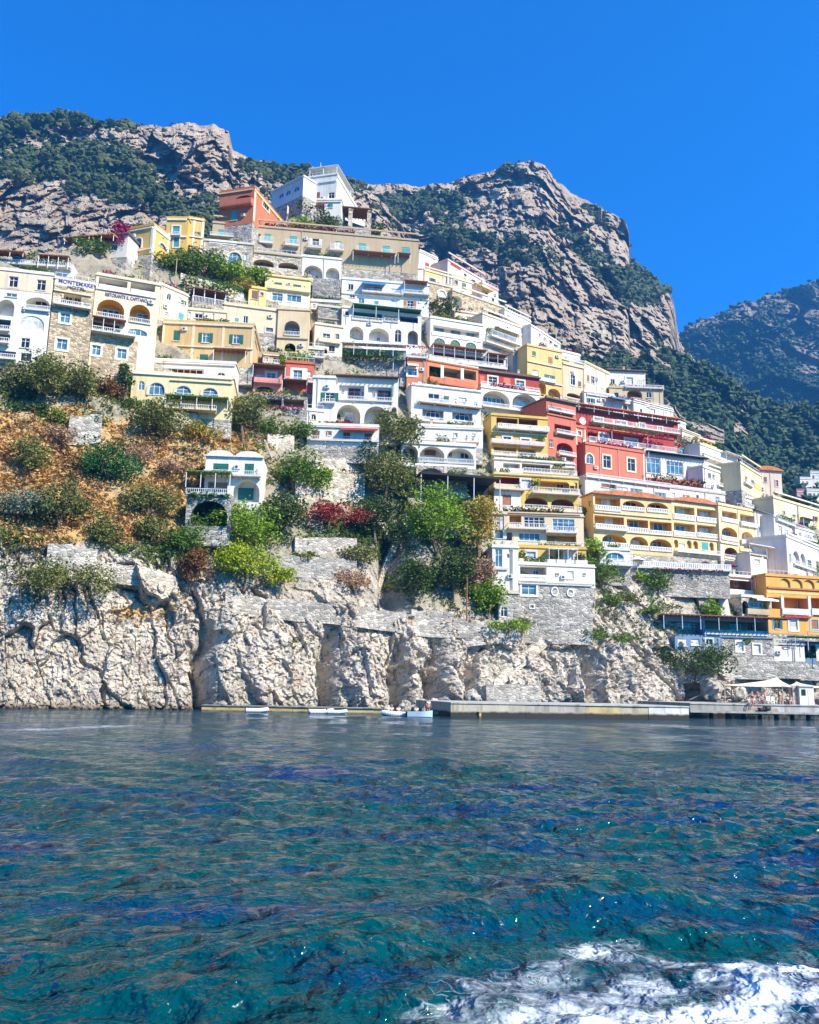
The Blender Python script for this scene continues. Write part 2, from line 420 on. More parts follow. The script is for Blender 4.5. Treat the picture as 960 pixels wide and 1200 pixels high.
def mountmat(name, seed, vegc, rocka, rockb):
    t = NT(name); p = t.geo()
    off = t.mapv(p, (1, 1, 1)); 
    n1 = t.noise(.012, 8, .62, p); n2 = t.noise(.06, 6, .7, p); st = t.noise(.05, 5, .65, t.mapv(p, (1, 1, .22)))
    strat = t.noise(.09, 5, .65, t.mapv(p, (1.1, 1.1, .35)))
    rock = t.ramp(n1, [(.3, scl(rockb, .9)), (.5, rocka), (.7, rockb)])
    rock = t.mix(t.ramp(n2, [(.38, .6), (.52, 0.0)]), rock, scl(rocka, .5))
    rock = t.mix(t.ramp(st, [(.55, 0.0), (.68, .6)]), rock, (.46, .31, .20))
    rock = t.mix(t.ramp(strat, [(.40, .35), (.50, 0.0)]), rock, scl(rocka, .6))
    vn = t.noise(.16, 4, .7, p)
    veg = t.ramp(vn, [(.35, scl(vegc, .55)), (.5, vegc), (.7, scl(vegc, 1.7))])
    f = t.ramp(t.math('ADD', t.attr('veg'), t.math('MULTIPLY', t.math('SUBTRACT', t.noise(.035, 8, .74, p), .5), 1.9)), [(.46, 0.0), (.54, 1.0)])
    col = t.mix(f, rock, veg)
    h = t.math('ADD', n2, t.math('MULTIPLY', t.noise(.25, 5, .7, p), .5))
    return t.done(col, 1.0, t.bump(h, 1.0, 7.0), Specular_IOR_Level=.1)
def mountain(name, c0, c1, sil, base, d0, d1, amp, seed, vegfn, mat, ntuft, trad, tuftcol, step=1.6, nrow=200, p_exp=.8, scale=90, forest=None, vert=.45):
    sil = np.array(sil, float); base = np.array(base, float)
    cs = np.arange(c0, c1, step); sr = np.interp(cs, sil[:, 0], sil[:, 1]); br = np.interp(cs, base[:, 0], base[:, 1])
    jag = fbm(np.stack([cs/14, cs*0, cs*0+seed], -1), 5, seed, .6)*5
    sr = sr + jag
    v = np.linspace(0, 1, nrow)[:, None]
    rw = br[None] + (sr-br)[None]*v; pxx = np.broadcast_to(cs, rw.shape)
    dd = ray(pxx, rw); lam = d0 + (d1-d0)*v**p_exp + 0*pxx
    Q = CAM + dd*lam[..., None]
    q = Q/scale; lat = Q@Rv; zz = Q[..., 2]
    wx = .22*fbm(q*2, 3, seed+40); wz = .22*fbm(q*2+9, 3, seed+41); k_ = scale/80
    b0, e0 = facet(lat/(46*k_)+wx, zz/(95*k_)+wz, seed); b1, e1 = facet(lat/(16*k_)+2*wx, zz/(40*k_)+2*wz, seed+5)
    b2, e2 = facet(lat/(7.5*k_)+3*wx, zz/(14*k_)+3*wz, seed+11); b3, e3 = facet(lat/(3.8*k_)+7*wx, zz/(3.6*k_)+7*wz, seed+15)
    rel = .48*fbm(q*np.array([1, 1, .5]), 4, seed, .5) + .42*b0 + .20*b1 + .17*b2 + .09*b3 + .10*fbm(q*7, 4, seed+31, .6) - .05*(1-sstep(0, .1, e1))
    lam2 = lam*(1 - amp*rel*np.minimum(1, (1-v)*8+.25))
    Q = CAM + dd*lam2[..., None]
    veg = vegfn(pxx, rw, Q)
    bk = []
    for k, dz in ((1.03, -6), (1.1, -30), (1.25, -120)):
        b = CAM + (Q[-1]-CAM)*k; b[:, 2] = Q[-1, :, 2]+dz; bk.append(b)
    Qb = np.concatenate([Q, np.array(bk)], 0); vb = np.concatenate([veg, np.repeat(veg[-1:], 3, 0)], 0)
    o = np_mesh(name, Qb.reshape(-1, 3), grid_faces(*Qb.shape[:2]), mat, attrs={'veg': vb})
    tag(o, kind='structure')
    if ntuft:
        r = np.random.default_rng(seed)
        gate = veg + .95*fbm(Q*.035, 6, 77, .7)
        ok = np.argwhere((gate > .47) & (v+0*pxx > .02)); 
        pick = ok[r.integers(0, len(ok), ntuft)]
        C = Q[pick[:, 0], pick[:, 1]] + r.normal(0, 1.0, (ntuft, 3))
        rad = trad*(.55+.9*r.random(ntuft)**1.5)*lam[pick[:, 0], pick[:, 1]]/((d0+d1)/2)
        C[:, 2] += rad*.4
        Vt, Ft = leafclumps(C, rad, seed, .85)
        f = np_mesh(forest[0], Vt, Ft, leafmat(tuftcol, 'forest_leaf'), smooth=False)
        tag(f, forest[1], 'forest', None, 'stuff')
    MGRID[name] = (cs, rw, Q)
    return o
def mhit(name, px, py):
    cs, rw, Q = MGRID[name]; j = int(np.argmin(np.abs(cs-px))); i = int(np.argmin(np.abs(rw[:, j]-py))); return float((Q[i, j]-CAM)@Fv)/FPX*FPX
def bl(px, py, cx, cy, rx, ry, a=1.0, rot=0.0):
    c, s = math.cos(rot), math.sin(rot); x, y = px-cx, py-cy
    return a*np.exp(-((c*x+s*y)/rx)**2-((-s*x+c*y)/ry)**2)
def vegA(px, py, Q):
    g = .20 + bl(px, py, 50, 175, 150, 42, .34, R(12)) + bl(px, py, 120, 215, 120, 22, .24, R(14)) + bl(px, py, 190, 235, 50, 20, .3, R(40)) - bl(px, py, 235, 185, 42, 45, .55, R(60)) \
        - bl(px, py, 30, 262, 100, 18, .45) - bl(px, py, 130, 268, 60, 22, .4) + bl(px, py, 340, 205, 60, 12, .4, R(12)) + bl(px, py, 225, 262, 40, 22, .35, R(40)) + bl(px, py, 120, 140, 140, 8, .35)
    return np.clip(g, 0, 1)
def vegB(px, py, Q):
    g = .18 + bl(px, py, 500, 235, 80, 16, .45, R(-5)) + bl(px, py, 590, 290, 90, 13, .45, R(20)) + bl(px, py, 690, 300, 36, 14, .42, R(35)) + bl(px, py, 740, 340, 45, 26, .6) + bl(px, py, 560, 330, 55, 14, .3) \
        - bl(px, py, 620, 220, 60, 26, .3) - bl(px, py, 640, 350, 110, 30, .32, R(10)) - bl(px, py, 715, 275, 25, 30, .25) - bl(px, py, 730, 385, 60, 22, .42) + bl(px, py, 720, 440, 120, 18, .7, R(5)) + bl(px, py, 700, 250, 40, 12, .3, R(40)) + bl(px, py, 500, 280, 60, 25, .15)
    return np.clip(g, 0, 1)
def vegC(px, py, Q):
    return np.clip(.44 + sstep(395, 450, py)*.45 - bl(px, py, 950, 440, 18, 30, .4) + bl(px, py, 860, 400, 50, 20, .2), 0, 1)
def vegD(px, py, Q):
    return np.clip(.82 - bl(px, py, 868, 500, 12, 22, .55) - bl(px, py, 815, 510, 14, 10, .4), 0, 1)
mm = mountmat('mountain_rock', 3, (.055, .088, .030), (.47, .37, .265), (.60, .50, .375))
SIL_A = [(-260, 120), (-60, 132), (0, 136), (40, 138), (75, 132), (120, 140), (160, 147), (185, 149), (220, 145), (250, 147), (268, 156), (273, 176), (300, 188), (330, 193), (345, 198), (380, 206), (415, 214), (440, 230), (470, 262), (520, 330), (560, 350)]
SIL_B = [(360, 232), (430, 214), (470, 217), (500, 218), (540, 210), (575, 200), (598, 193), (625, 190), (640, 196), (652, 214), (668, 226), (690, 236), (715, 250), (732, 258), (737, 272), (735, 300), (745, 312), (765, 326), (785, 342), (791, 362), (794, 386), (799, 402), (815, 425), (850, 445)]
SIL_C = [(760, 400), (800, 386), (840, 368), (880, 352), (920, 341), (960, 328), (1020, 312), (1110, 296), (1250, 300)]
SIL_D = [(560, 420), (660, 408), (720, 420), (790, 412), (820, 425), (860, 446), (890, 470), (930, 478), (1000, 470), (1110, 450), (1250, 440)]
mc_ = mountmat('far_rock', 5, (.03, .06, .02), (.26, .21, .16), (.36, .30, .24))
mountain('mountain_ridge', -260, 520, SIL_A, [(-260, 380), (560, 400)], 330, 620, .115, 3, vegA, mm, 15000, 1.35, (.062, .092, .024), scale=80, forest=('mountainside_trees', 'dark green trees and scrub spread over the left rocky mountain'))
mountain('mountain_peak', 380, 850, SIL_B, [(360, 420), (850, 520)], 420, 820, .125, 13, vegB, mm, 16000, 1.6, (.058, .088, .028), scale=95, forest=('peak_scrub', 'dark trees and scrub on the ledges of the middle rocky peak'))
mountain('far_mountain', 760, 1240, SIL_C, [(760, 520), (1250, 520)], 950, 1450, .12, 23, vegC, mc_, 12000, 2.6, (.03, .055, .02), scale=160, forest=('far_woods', 'bluish woods on the hazy far mountain at the right edge'))
mountain('valley_slope', 560, 1240, SIL_D, [(560, 560), (760, 640), (1250, 720)], 330, 620, .12, 33, vegD, mm, 22000, 1.5, (.045, .085, .030), scale=70, forest=('valley_woods', 'green woods covering the valley slope behind the right houses'))
# ================================================================== WATER
az_f = np.linspace(R(-34), R(34), 620); az_b = np.linspace(R(34), R(326), 60)[1:-1]
az = np.concatenate([az_f, az_b]); nf = len(az_f)
# radii: dense in the photo's rows
prow = np.concatenate([np.linspace(1500, 1230, 30), np.linspace(1228, 838, 520)])
rad_n = CAMH*FPX/(prow-806)
rad = np.concatenate([rad_n, np.array([110, 125, 145, 175, 220, 300, 500, 900, 1600, 2600])])
A_, Rr = np.meshgrid(az, rad); X = np.sin(A_)*Rr; Y = np.cos(A_)*Rr
r = np.random.default_rng(5); H = np.zeros_like(X)
def wave(lam, ang, amp, ph, warp=0.0):
    k = 2*math.pi/lam; u = X*math.cos(ang)+Y*math.sin(ang)
    a = k*(u + warp) + ph
    return amp*(np.sin(a) + .25*np.cos(2*a))
cell = np.maximum(Rr*R(68)/620, np.gradient(rad)[:, None])
warp = 1.6*fbm(np.stack([X/7, Y/7, X*0], -1), 3, 5)
for k in range(46):
    lam = .55*1.115**k*(.9+.2*r.random()); 
    if lam > 14: lam = 14*r.random()+4
    ang = R(70)+r.normal(0, .55); amp = .0150*lam**.5*(1 if lam < 2.2 else .45)
    att = sstep(2.0, 4.5, lam/cell)
    H += att*wave(lam, ang, amp*(.5+r.random()), r.random()*9, warp*min(1, lam/5))
envl = .75+.6*fbm(np.stack([X/11, Y/16, X*0+4], -1), 3, 15)
H *= np.clip(envl, .25, 1.6)*1.0
ppx, ppy = project(np.stack([X, Y, X*0], -1))
infr = (np.abs(A_) < R(40))
# the boat's wake: long crests and a foam field, in world metres
def seg_d(ax, ay, bx, by):
    ux, uy = bx-ax, by-ay; L = math.hypot(ux, uy); ux, uy = ux/L, uy/L
    tt = np.clip((X-ax)*ux+(Y-ay)*uy, 0, L); return np.hypot(X-ax-tt*ux, Y-ay-tt*uy), tt/L, (X-ax)*-uy+(Y-ay)*ux
def W0(px, py):
    d = ray(px, py); q = CAM + d*(-CAMH/d[2]); return float(q[0]), float(q[1])
wob = fbm(np.stack([X/1.7, Y/1.7, X*0], -1), 4, 25)
for (a, b, hh, wd) in (((385, 1112), (720, 1052), .16, .8), ((720, 1052), (1010, 1005), .20, 1.2), ((560, 1075), (1000, 1062), .13, .8), ((200, 1165), (470, 1120), .10, .55), ((640, 968), (990, 940), .12, 1.8)):
    dd_, tt, sg = seg_d(*W0(*a), *W0(*b)); H += hh*np.exp(-((dd_+.35*wob)/wd)**2)
foam = np.zeros_like(X)
for (pts, wpx, amt) in (([(520, 1225), (600, 1170), (670, 1130), (740, 1108)], .50, .50), ([(610, 1215), (720, 1175), (830, 1160), (900, 1150)], .55, .62), ([(720, 1220), (820, 1198), (900, 1180), (1000, 1190)], .55, .80),
                        ([(930, 1110), (960, 1130), (1000, 1150)], .5, .5), ([(880, 1215), (885, 1165), (930, 1145), (1000, 1160)], .62, .95), ([(690, 1118), (780, 1138), (860, 1146)], .45, .5)):
    W_ = [W0(*p_) for p_ in pts]
    for a, b in zip(W_[:-1], W_[1:]):
        dd_, _, _ = seg_d(*a, *b); foam = np.maximum(foam, amt*np.exp(-((dd_+.5*wob)/wpx)**2))
da, _, _ = seg_d(*W0(890, 1170), *W0(1000, 1165)); H += np.exp(-((da+.3*wob)/.6)**2)*(.17+.10*fbm(np.stack([X*3, Y*3, X*0], -1), 3, 35))
H += foam*.05*fbm(np.stack([X*5, Y*5, X*0], -1), 3, 36)
H = np.where(infr, H, 0)
# a faint foam streak left of the far water
fs, _, _ = seg_d(*W0(-60, 857), *W0(150, 851)); foam2 = .55*np.exp(-(fs/1.6)**2); foam = np.maximum(foam, foam2)
V = np.stack([X, Y, H], -1)
nr, nc = X.shape
a = (np.arange(nr-1)[:, None]*nc + np.arange(nc)[None, :]); a2 = (np.arange(nr-1)[:, None]*nc + (np.arange(nc)[None, :]+1) % nc)
Fw = np.stack([a, a2, a2+nc, a+nc], -1).reshape(-1, 4)
t = NT('sea_water'); p = t.geo()
pv = t.mapv(p, (1, .75, 1), (0, 0, R(-14)))
n1 = t.noise(3.0, 3, .5, pv, .3); n2 = t.noise(6.5, 2, .5, pv, .4); n3 = t.noise(13, 2, .5, p); n0 = t.noise(1.25, 2, .5, pv, .3); n00 = t.noise(.24, 2, .5, pv, .4)
big = t.noise(.055, 4, .6, p); strk = t.noise(.30, 5, .62, t.mapv(p, (.55, 1.5, 1), (0, 0, R(-12))))
blue = t.ramp(t.math('ADD', strk, t.math('MULTIPLY', t.math('SUBTRACT', big, .5), .55)), [(.46, 0.0), (.66, 1.0)])  # body colour varies; its blue streaks also paint in reflected sky
teal = t.mix(t.ramp(big, [(.3, 0.0), (.7, 1.0)]), (.0, .040, .052), (.0, .056, .052))
colw = t.mix(blue, teal, (.0, .024, .095))
dist = t.vor(1.15, 'DISTANCE_TO_EDGE', t.new('ShaderNodeVectorMath').outputs[0])
vm = t.n[-1] if False else None
wv = t.new('ShaderNodeMix', data_type='VECTOR'); wv.inputs[0].default_value = .30
ncol = t.new('ShaderNodeTexNoise'); ncol.inputs['Scale'].default_value = 1.6; ncol.inputs['Detail'].default_value = 3; t.link(p, ncol.inputs['Vector'])
mul = t.new('ShaderNodeVectorMath', operation='MULTIPLY_ADD'); t.link(ncol.outputs['Color'], mul.inputs[0]); mul.inputs[1].default_value = (1.3, 1.3, 1.3); t.link(p, mul.inputs[2])
e1 = t.vor(1.7, 'DISTANCE_TO_EDGE', t.mapv(mul.outputs[0], (.8, 1.5, 0), (0, 0, R(25)))); e2 = t.vor(4.6, 'DISTANCE_TO_EDGE', t.mapv(mul.outputs[0], (1, 1, 0)))
fa = t.attr('foam')
th = t.math('MULTIPLY', fa, .15)
web = t.math('MAXIMUM', t.ramp(t.math('DIVIDE', e1, t.math('ADD', th, .0001)), [(.1, .75), (1.0, 0.0)]), t.ramp(t.math('DIVIDE', e2, t.math('ADD', t.math('MULTIPLY', fa, .09), .0001)), [(.1, .7), (1.0, 0.0)]))
patch = t.ramp(t.math('ADD', t.noise(1.7, 7, .74, t.mapv(p, (1, 1.8, 1), (0, 0, R(25)))), t.math('MULTIPLY', fa, .40)), [(.62, 0.0), (.86, 1.0)])
gate = t.ramp(fa, [(.12, 0.0), (.4, 1.0)])
fine = t.ramp(t.noise(7.5, 6, .75, t.mapv(p, (1, 1.7, 1), (0, 0, R(25)))), [(.34, .45), (.52, 1.0)])
fm = t.math('MULTIPLY', t.math('MULTIPLY', t.math('MAXIMUM', t.math('MULTIPLY', web, .8), patch), fine), gate, True)
brk = t.ramp(t.math('ADD', t.noise(1.0, 4, .6, p), t.math('MULTIPLY', fa, .4)), [(.52, 0.0), (.80, 1.0)])
fm = t.math('MULTIPLY', fm, brk, True)
col = t.mix(fm, colw, (.82, .85, .88))
rough = t.mix(fm, (.07, .07, .07), (.9, .9, .9))
hh = t.math('ADD', t.math('ADD', t.math('MULTIPLY', n1, .62), t.math('MULTIPLY', n2, .26)), t.math('ADD', t.math('MULTIPLY', n3, .05), t.math('ADD', t.math('MULTIPLY', n0, 1.25), t.math('MULTIPLY', n00, 2.2))))
for nd in list(t.n):
    if nd.type == 'TEX_VORONOI' and not any(o_.is_linked for o_ in nd.outputs): t.n.remove(nd)
sea_mat = t.done(col, rough, t.bump(hh, 1.0, .40), IOR=1.33)
sea_mat.node_tree.nodes['Principled BSDF'].inputs['Specular IOR Level'].default_value = .38
sea = np_mesh('sea_water', V.reshape(-1, 3), Fw, sea_mat, smooth=True, attrs={'foam': foam})
tag(sea, kind='structure')
# ================================================================== BUILDINGS
CROP = {'K1': (0, 270, 4), 'K2': (200, 180, 4), 'K3': (180, 340, 4), 'K4': (380, 260, 4), 'K5': (360, 400, 4), 'K6': (540, 380, 4), 'K7': (540, 520, 4), 'K8': (720, 420, 4), 'K9': (720, 620, 4), 'T': (480, 640, 4),
        'K11': (200, 500, 3.3333), 'Q0': (130, 240, 6.857), 'Q1': (560, 480, 6.857), 'Q2': (560, 590, 6.857), 'Q3': (680, 540, 6.857), 'S': (0, 0, 1)}
PAL = {'w': WHITE, 'cr': (.76, .64, .44), 'ye': (.70, .45, .12), 'y2': (.78, .56, .22), 'oc': (.62, .43, .20), 'or': (.76, .37, .08), 'co': (.56, .15, .09), 'rd': (.42, .045, .035), 'pk': (.66, .28, .24), 'tc': (.58, .18, .09),
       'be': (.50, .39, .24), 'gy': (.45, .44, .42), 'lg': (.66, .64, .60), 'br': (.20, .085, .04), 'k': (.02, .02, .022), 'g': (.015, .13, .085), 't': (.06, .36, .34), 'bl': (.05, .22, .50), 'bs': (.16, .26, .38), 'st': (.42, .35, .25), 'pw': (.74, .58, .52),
       'gn': (.10, .17, .03), 'wc': (.80, .72, .55), 'ob': (.36, .15, .05), 'pl': (.80, .66, .36)}
def P_(c): return PAL[c] if isinstance(c, str) else c
def frame_mat(c): return simple('painted_wood', c, .5, .08)
def wall_mat(c):
    if isinstance(c, str) and c.startswith('S'):
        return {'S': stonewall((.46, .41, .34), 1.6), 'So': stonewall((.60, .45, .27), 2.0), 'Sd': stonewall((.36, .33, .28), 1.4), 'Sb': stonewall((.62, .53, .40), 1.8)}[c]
    return plaster(P_(c))
def glass(kind):
    if ('gl', kind) in _mc: return _mc[('gl', kind)]
    c = {'k': (.018, .022, .028), 'b': (.07, .17, .24), 'c': (.60, .60, .58)}[kind]
    t = NT('window_glass'); n = t.noise(.9, 2, .5, t.geo())
    m = t.done(t.mix(t.ramp(n, [(.4, 0.0), (.6, 1.0)]), scl(c, .7), scl(c, 1.3)), .08 if kind != 'c' else .35); _mc[('gl', kind)] = m; return m
RAILM = simple('railing_paint', (.70, .70, .68), .5, .06)
DARKM = simple('dark_metal', (.06, .06, .065), .5, .1)
class FM(MB):
    def __init__(self, fac): super().__init__(); self.fac = fac
    def build(self, name, mats, parent=None, smooth=False):
        self.v = [self.fac.X(*p) for p in self.v]
        return MB.build(self, name, mats, parent, smooth)
class Facade:
    """one wall of a building: u along it, d inward, w up"""
    def __init__(self, b, side):
        self.b = b; self.side = side; self.ops = []; self.proud = []; self.taken = []
        self.len = b.W if side == 'F' else b.D
        self.post = []
    def X(self, u, d, w):
        b = self.b
        return (u, d, w) if self.side == 'F' else ((b.W-d, u, w) if self.side == 'R' else (d, b.D-u, w))
    def uw(self, px, py, depth=0):
        b = self.b; ex, ey = b.ex, b.ey
        if self.side == 'F': o, ud, nd = b.A, ex, ey
        elif self.side == 'R': o, ud, nd = b.A+ex*b.W, ey, -ex
        else: o, ud, nd = b.A+ey*b.D, -ey, ex
        o = o + nd*depth; dd = ray(px, py); k = float(dd@nd)
        if abs(k) < 1e-5: k = 1e-5
        q = CAM + dd*(float((o-CAM)@nd)/k)
        return float((q-o)@ud), float(q[2]-b.A[2])
    def q(self, x0, y0, x1, y1, depth=0):
        xm, ym = (x0+x1)/2, (y0+y1)/2
        u0, wl = self.uw(x0, ym, depth); u1, wr = self.uw(x1, ym, depth)
        # take off the slant of the perspective from the height of wide boxes
        pw = self.b.world(self, u0, depth, (wl+wr)/2); pw2 = self.b.world(self, u1, depth, (wl+wr)/2)
        sl_ = abs(project(pw)[1]-project(pw2)[1])
        h = max(y1-y0-sl_, (y1-y0)*.45)
        _, w1 = self.uw(xm, ym-h/2, depth); _, w0 = self.uw(xm, ym+h/2, depth)
        return min(u0, u1), max(u0, u1), min(w0, w1), max(w0, w1)
def archpts(u0, u1, w0, w1, n=10, flat=None):
    """outline of an arched opening, counter-clockwise from bottom left"""
    rx = (u1-u0)/2; rise = min(rx, (w1-w0)*.6) if flat is None else flat
    zs = w1-rise; uc = (u0+u1)/2
    return [(u0, w0), (u1, w0)] + [(uc+rx*math.cos(a), zs+rise*math.sin(a)) for a in [math.pi*i/n for i in range(n+1)]]
class Building:
    def __init__(self, K, name, label, cat, xl, xr, yb, yt, ytr, col, push=1.6, D=None, Rx=None, Lx=None, theta=None, found=3.0, dist=None, roof='flat', group='houses stacked on the hillside', thmin=4, thmax=52):
        ox, oy, sc_ = CROP[K]; self.cv = lambda x, y: (ox+x/sc_, oy+y/sc_)
        self.col = col; self.sc = sc_
        (xl, yt), (xr, ytr) = self.cv(xl, yt), self.cv(xr, ytr); yb = self.cv(0, yb)[1]
        xm = (xl+xr)/2
        P0 = hit(xm, yb) if dist is None else CAM + ray(xm, yb)*dist; dv = ray(xm, yb); dv = dv/np.linalg.norm(dv); P0 = P0 - dv*push
        # heading of the front from the slope of its top edge in the photo
        if theta is None:
            dl, dr = ray(xl, yt), ray(xr, ytr)
            lam = np.linalg.norm(P0[:2])/np.linalg.norm(dl[:2]); A = CAM+dl*lam
            Bq = CAM + dr*((A[2]-CAMH)/dr[2])
            theta = math.degrees(math.atan2(Bq[1]-A[1], Bq[0]-A[0])); theta = max(thmin, min(thmax, theta))
        self.theta = theta = R(theta)
        ex = np.array([math.cos(theta), math.sin(theta), 0]); ey = np.array([-math.sin(theta), math.cos(theta), 0]); self.ex, self.ey = ex, ey
        def onp(x, y, o=P0, n=ey):
            dd = ray(x, y); return CAM + dd*(float((o-CAM)@n)/float(dd@n))
        ym = (yb+(yt+ytr)/2)/2
        a, b_ = onp(xl, ym), onp(xr, ym); zt = (onp(xl, yt)[2]+onp(xr, ytr)[2])/2
        self.W = float((b_-a)@ex); self.A = a.copy(); self.A[2] = P0[2]; self.H = float(zt-P0[2])
        self.D = D if D else float(np.clip(KS*self.H+4, 6, 16))
        if Rx is not None:
            o = self.A+ex*self.W; q = onp(self.cv(Rx, 0)[0], ym, o, ex); self.D = float(np.clip((q-o)@ey, 4, 22))
        if Lx is not None:
            q = onp(self.cv(Lx, 0)[0], ym, self.A, ex); self.D = float(np.clip((q-self.A)@ey, 4, 22))
        self.found = min(found, max(0.5, self.A[2]+1))
        self.e = empty(name, tuple(self.A), theta, label, cat, group)
        self.fs = {k: Facade(self, k) for k in 'FRL'}
        self.roof = roof
    def world(self, fac, u, d, w):
        x, y, z = fac.X(u, d, w); return self.A + self.ex*x + self.ey*y + np.array([0, 0, z])
    # ---- one line of the description: code, box in crop pixels, options
    def parse(self, txt):
        fac = self.fs['F']
        for ln in txt.replace('\n', ';').split(';'):
            tk = ln.split()
            if not tk: continue
            if tk[0][0] == '>': fac = self.fs[tk[0][1]]; tk = tk[1:]
            if not tk: continue
            code = tk[0]; x0, y0, x1, y1 = [float(v) for v in tk[1:5]]; o = {}
            for s in tk[5:]:
                m = s[0]
                if m in 'kbc' and len(s) == 1: o['pane'] = s
                elif s in ('bar', 'solid', 'balus', 'glass'): o['kind'] = s
                elif m in 'SOTFCG': o[m] = s[1:]
                elif m in 'rdPn': o[m] = float(s[1:])
            (a0, b0), (a1, b1) = self.cv(x0, y0), self.cv(x1, y1)
            dep = o.get('r', 0)
            u0, u1, w0, w1 = fac.q(a0, b0, a1, b1, dep)
            if code not in ('b', 'p', 'g', 'x'): u0, u1 = max(u0, .06), min(u1, fac.len-.06)
            if code in ('w', 'a', 'l', 'la', 'o') : w0, w1 = max(w0, .05), min(w1, self.H-.12) if not dep else w1
            if u1-u0 < .12 or w1-w0 < .12: continue
            if code in 'bpkgxt': fac.proud.append((u0, u1, w0, w1))
            getattr(self, 'e_'+code)(fac, u0, u1, w0, w1, o)
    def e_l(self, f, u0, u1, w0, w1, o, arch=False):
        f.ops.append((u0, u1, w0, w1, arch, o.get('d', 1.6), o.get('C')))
    def e_la(self, f, u0, u1, w0, w1, o): self.e_l(f, u0, u1, w0, w1, o, True)
    def e_w(self, f, u0, u1, w0, w1, o, arch=False):
        r = o.get('r', 0)
        if not r: f.ops.append((u0, u1, w0, w1, arch, .28, None))
        d0 = r-.06 if r else .10                       # inner windows stand just proud of the back wall
        f.post.append(('w', u0, u1, w0, w1, arch, d0, o))
    def e_a(self, f, u0, u1, w0, w1, o): self.e_w(f, u0, u1, w0, w1, o, True)
    def e_o(self, f, u0, u1, w0, w1, o):
        m = FM(f); uc, wc = (u0+u1)/2, (w0+w1)/2; n = 20
        for i in range(n):
            a, b = 2*math.pi*i/n, 2*math.pi*(i+1)/n
            m.prism([(uc+math.cos(a)*(u1-u0)/2, wc+math.sin(a)*(w1-w0)/2), (uc+math.cos(a)*(u1-u0)*.36, wc+math.sin(a)*(w1-w0)*.36), (uc+math.cos(b)*(u1-u0)*.36, wc+math.sin(b)*(w1-w0)*.36), (uc+math.cos(b)*(u1-u0)/2, wc+math.sin(b)*(w1-w0)/2)], -.12, .02)
        w = m.build('round_window', frame_mat(WHITE), self.e)
        g = FM(f); g.prism([(uc+math.cos(2*math.pi*i/n)*(u1-u0)*.36, wc+math.sin(2*math.pi*i/n)*(w1-w0)*.36) for i in range(n)], -.05, .01); g.build('pane', stonewall((.46, .41, .34), 1.6), w)
    def e_m(self, f, u0, u1, w0, w1, o):
        m = FM(f); pr = o.get('P', .05)
        f.post.append(('m', u0, u1, w0, w1, pr, o.get('C', 'w')))
    def e_k(self, f, u0, u1, w0, w1, o):
        m = FM(f); h = max(.15, min(w1-w0, .5)); wc = (w0+w1)/2
        m.box(u0, u1, -o.get('P', .22), .004, wc-h/2, wc+h/2); m.build('cornice', wall_mat(o.get('C', 'w')), self.e)
    def e_t(self, f, u0, u1, w0, w1, o):
        m = FM(f); h = .55; m.box(.01, f.len-.01, -.14, .004, self.H-h, self.H-.02); m.build('cornice', wall_mat(o.get('C', 'w')), self.e)
    def e_b(self, f, u0, u1, w0, w1, o):
        pr = o.get('P', .9); kind = o.get('kind', 'bar'); c = o.get('C', None)
        h = min(max(w1-w0, .75), 2.0); t = .2 if pr > .25 else .12
        m = FM(f); m.box(u0, u1, -pr, -.003, w0-.02, w0+t)
        if pr > .25:
            for k in range(max(2, int((u1-u0)/2.4)+1)):
                uu = u0+.15+(u1-u0-.3)*k/max(1, int((u1-u0)/2.4)); m.box(uu-.08, uu+.08, -pr*.7, -.003, w0-.28, w0-.02)
        b = m.build('balcony', plaster(P_(c) if c else (.68, .65, .6)), self.e)
        r = FM(f); a, z0, z1 = -pr+.05, w0+t, w0+h; fr = -pr+.02; u0 += .03; u1 -= .03
        runs = [('u', u0, u1)]
        if pr > .35: runs += [('d0', fr, -.02), ('d1', fr, -.02)]
        for tp, p0, p1 in runs:
            L = p1-p0
            def bx(s0, s1, th, za, zb):
                if tp == 'u': r.box(s0, s1, fr-th/2+.03, fr+th/2+.03, za, zb)
                else:
                    uu = u0+.04 if tp == 'd0' else u1-.04; r.box(uu-th/2, uu+th/2, s0+.06, s1, za, zb)
            if kind == 'solid': bx(p0, p1, .14, z0, z1)
            elif kind == 'glass': bx(p0, p1, .03, z0+.05, z1-.05); bx(p0, p1, .07, z1-.05, z1)
            elif kind == 'balus':
                bx(p0, p1, .16, z0, z0+.1); bx(p0, p1, .18, z1-.12, z1); n = max(2, int(L/.32))
                for i in range(n+1): s = p0+.06+(L-.12)*i/n; bx(s-.075, s+.075, .12, z0+.1, z1-.12)
            else:
                bx(p0, p1, .06, z0+.06, z0+.11); bx(p0, p1, .07, z1-.07, z1); n = max(2, int(L/.26))
                for i in range(n+1): s = p0+.03+(L-.06)*i/n; w_ = .055 if i % 6 else .09; bx(s-w_/2, s+w_/2, .04, z0, z1-.07)
        mt = {'solid': plaster(P_(c) if c else WHITE), 'glass': glass('b'), 'balus': frame_mat(WHITE)}.get(kind, RAILM if not c else frame_mat(P_(c)))
        r.build('railing', mt, b)
        # pots, chairs and drying things seen behind the rails
        rr = random.random()
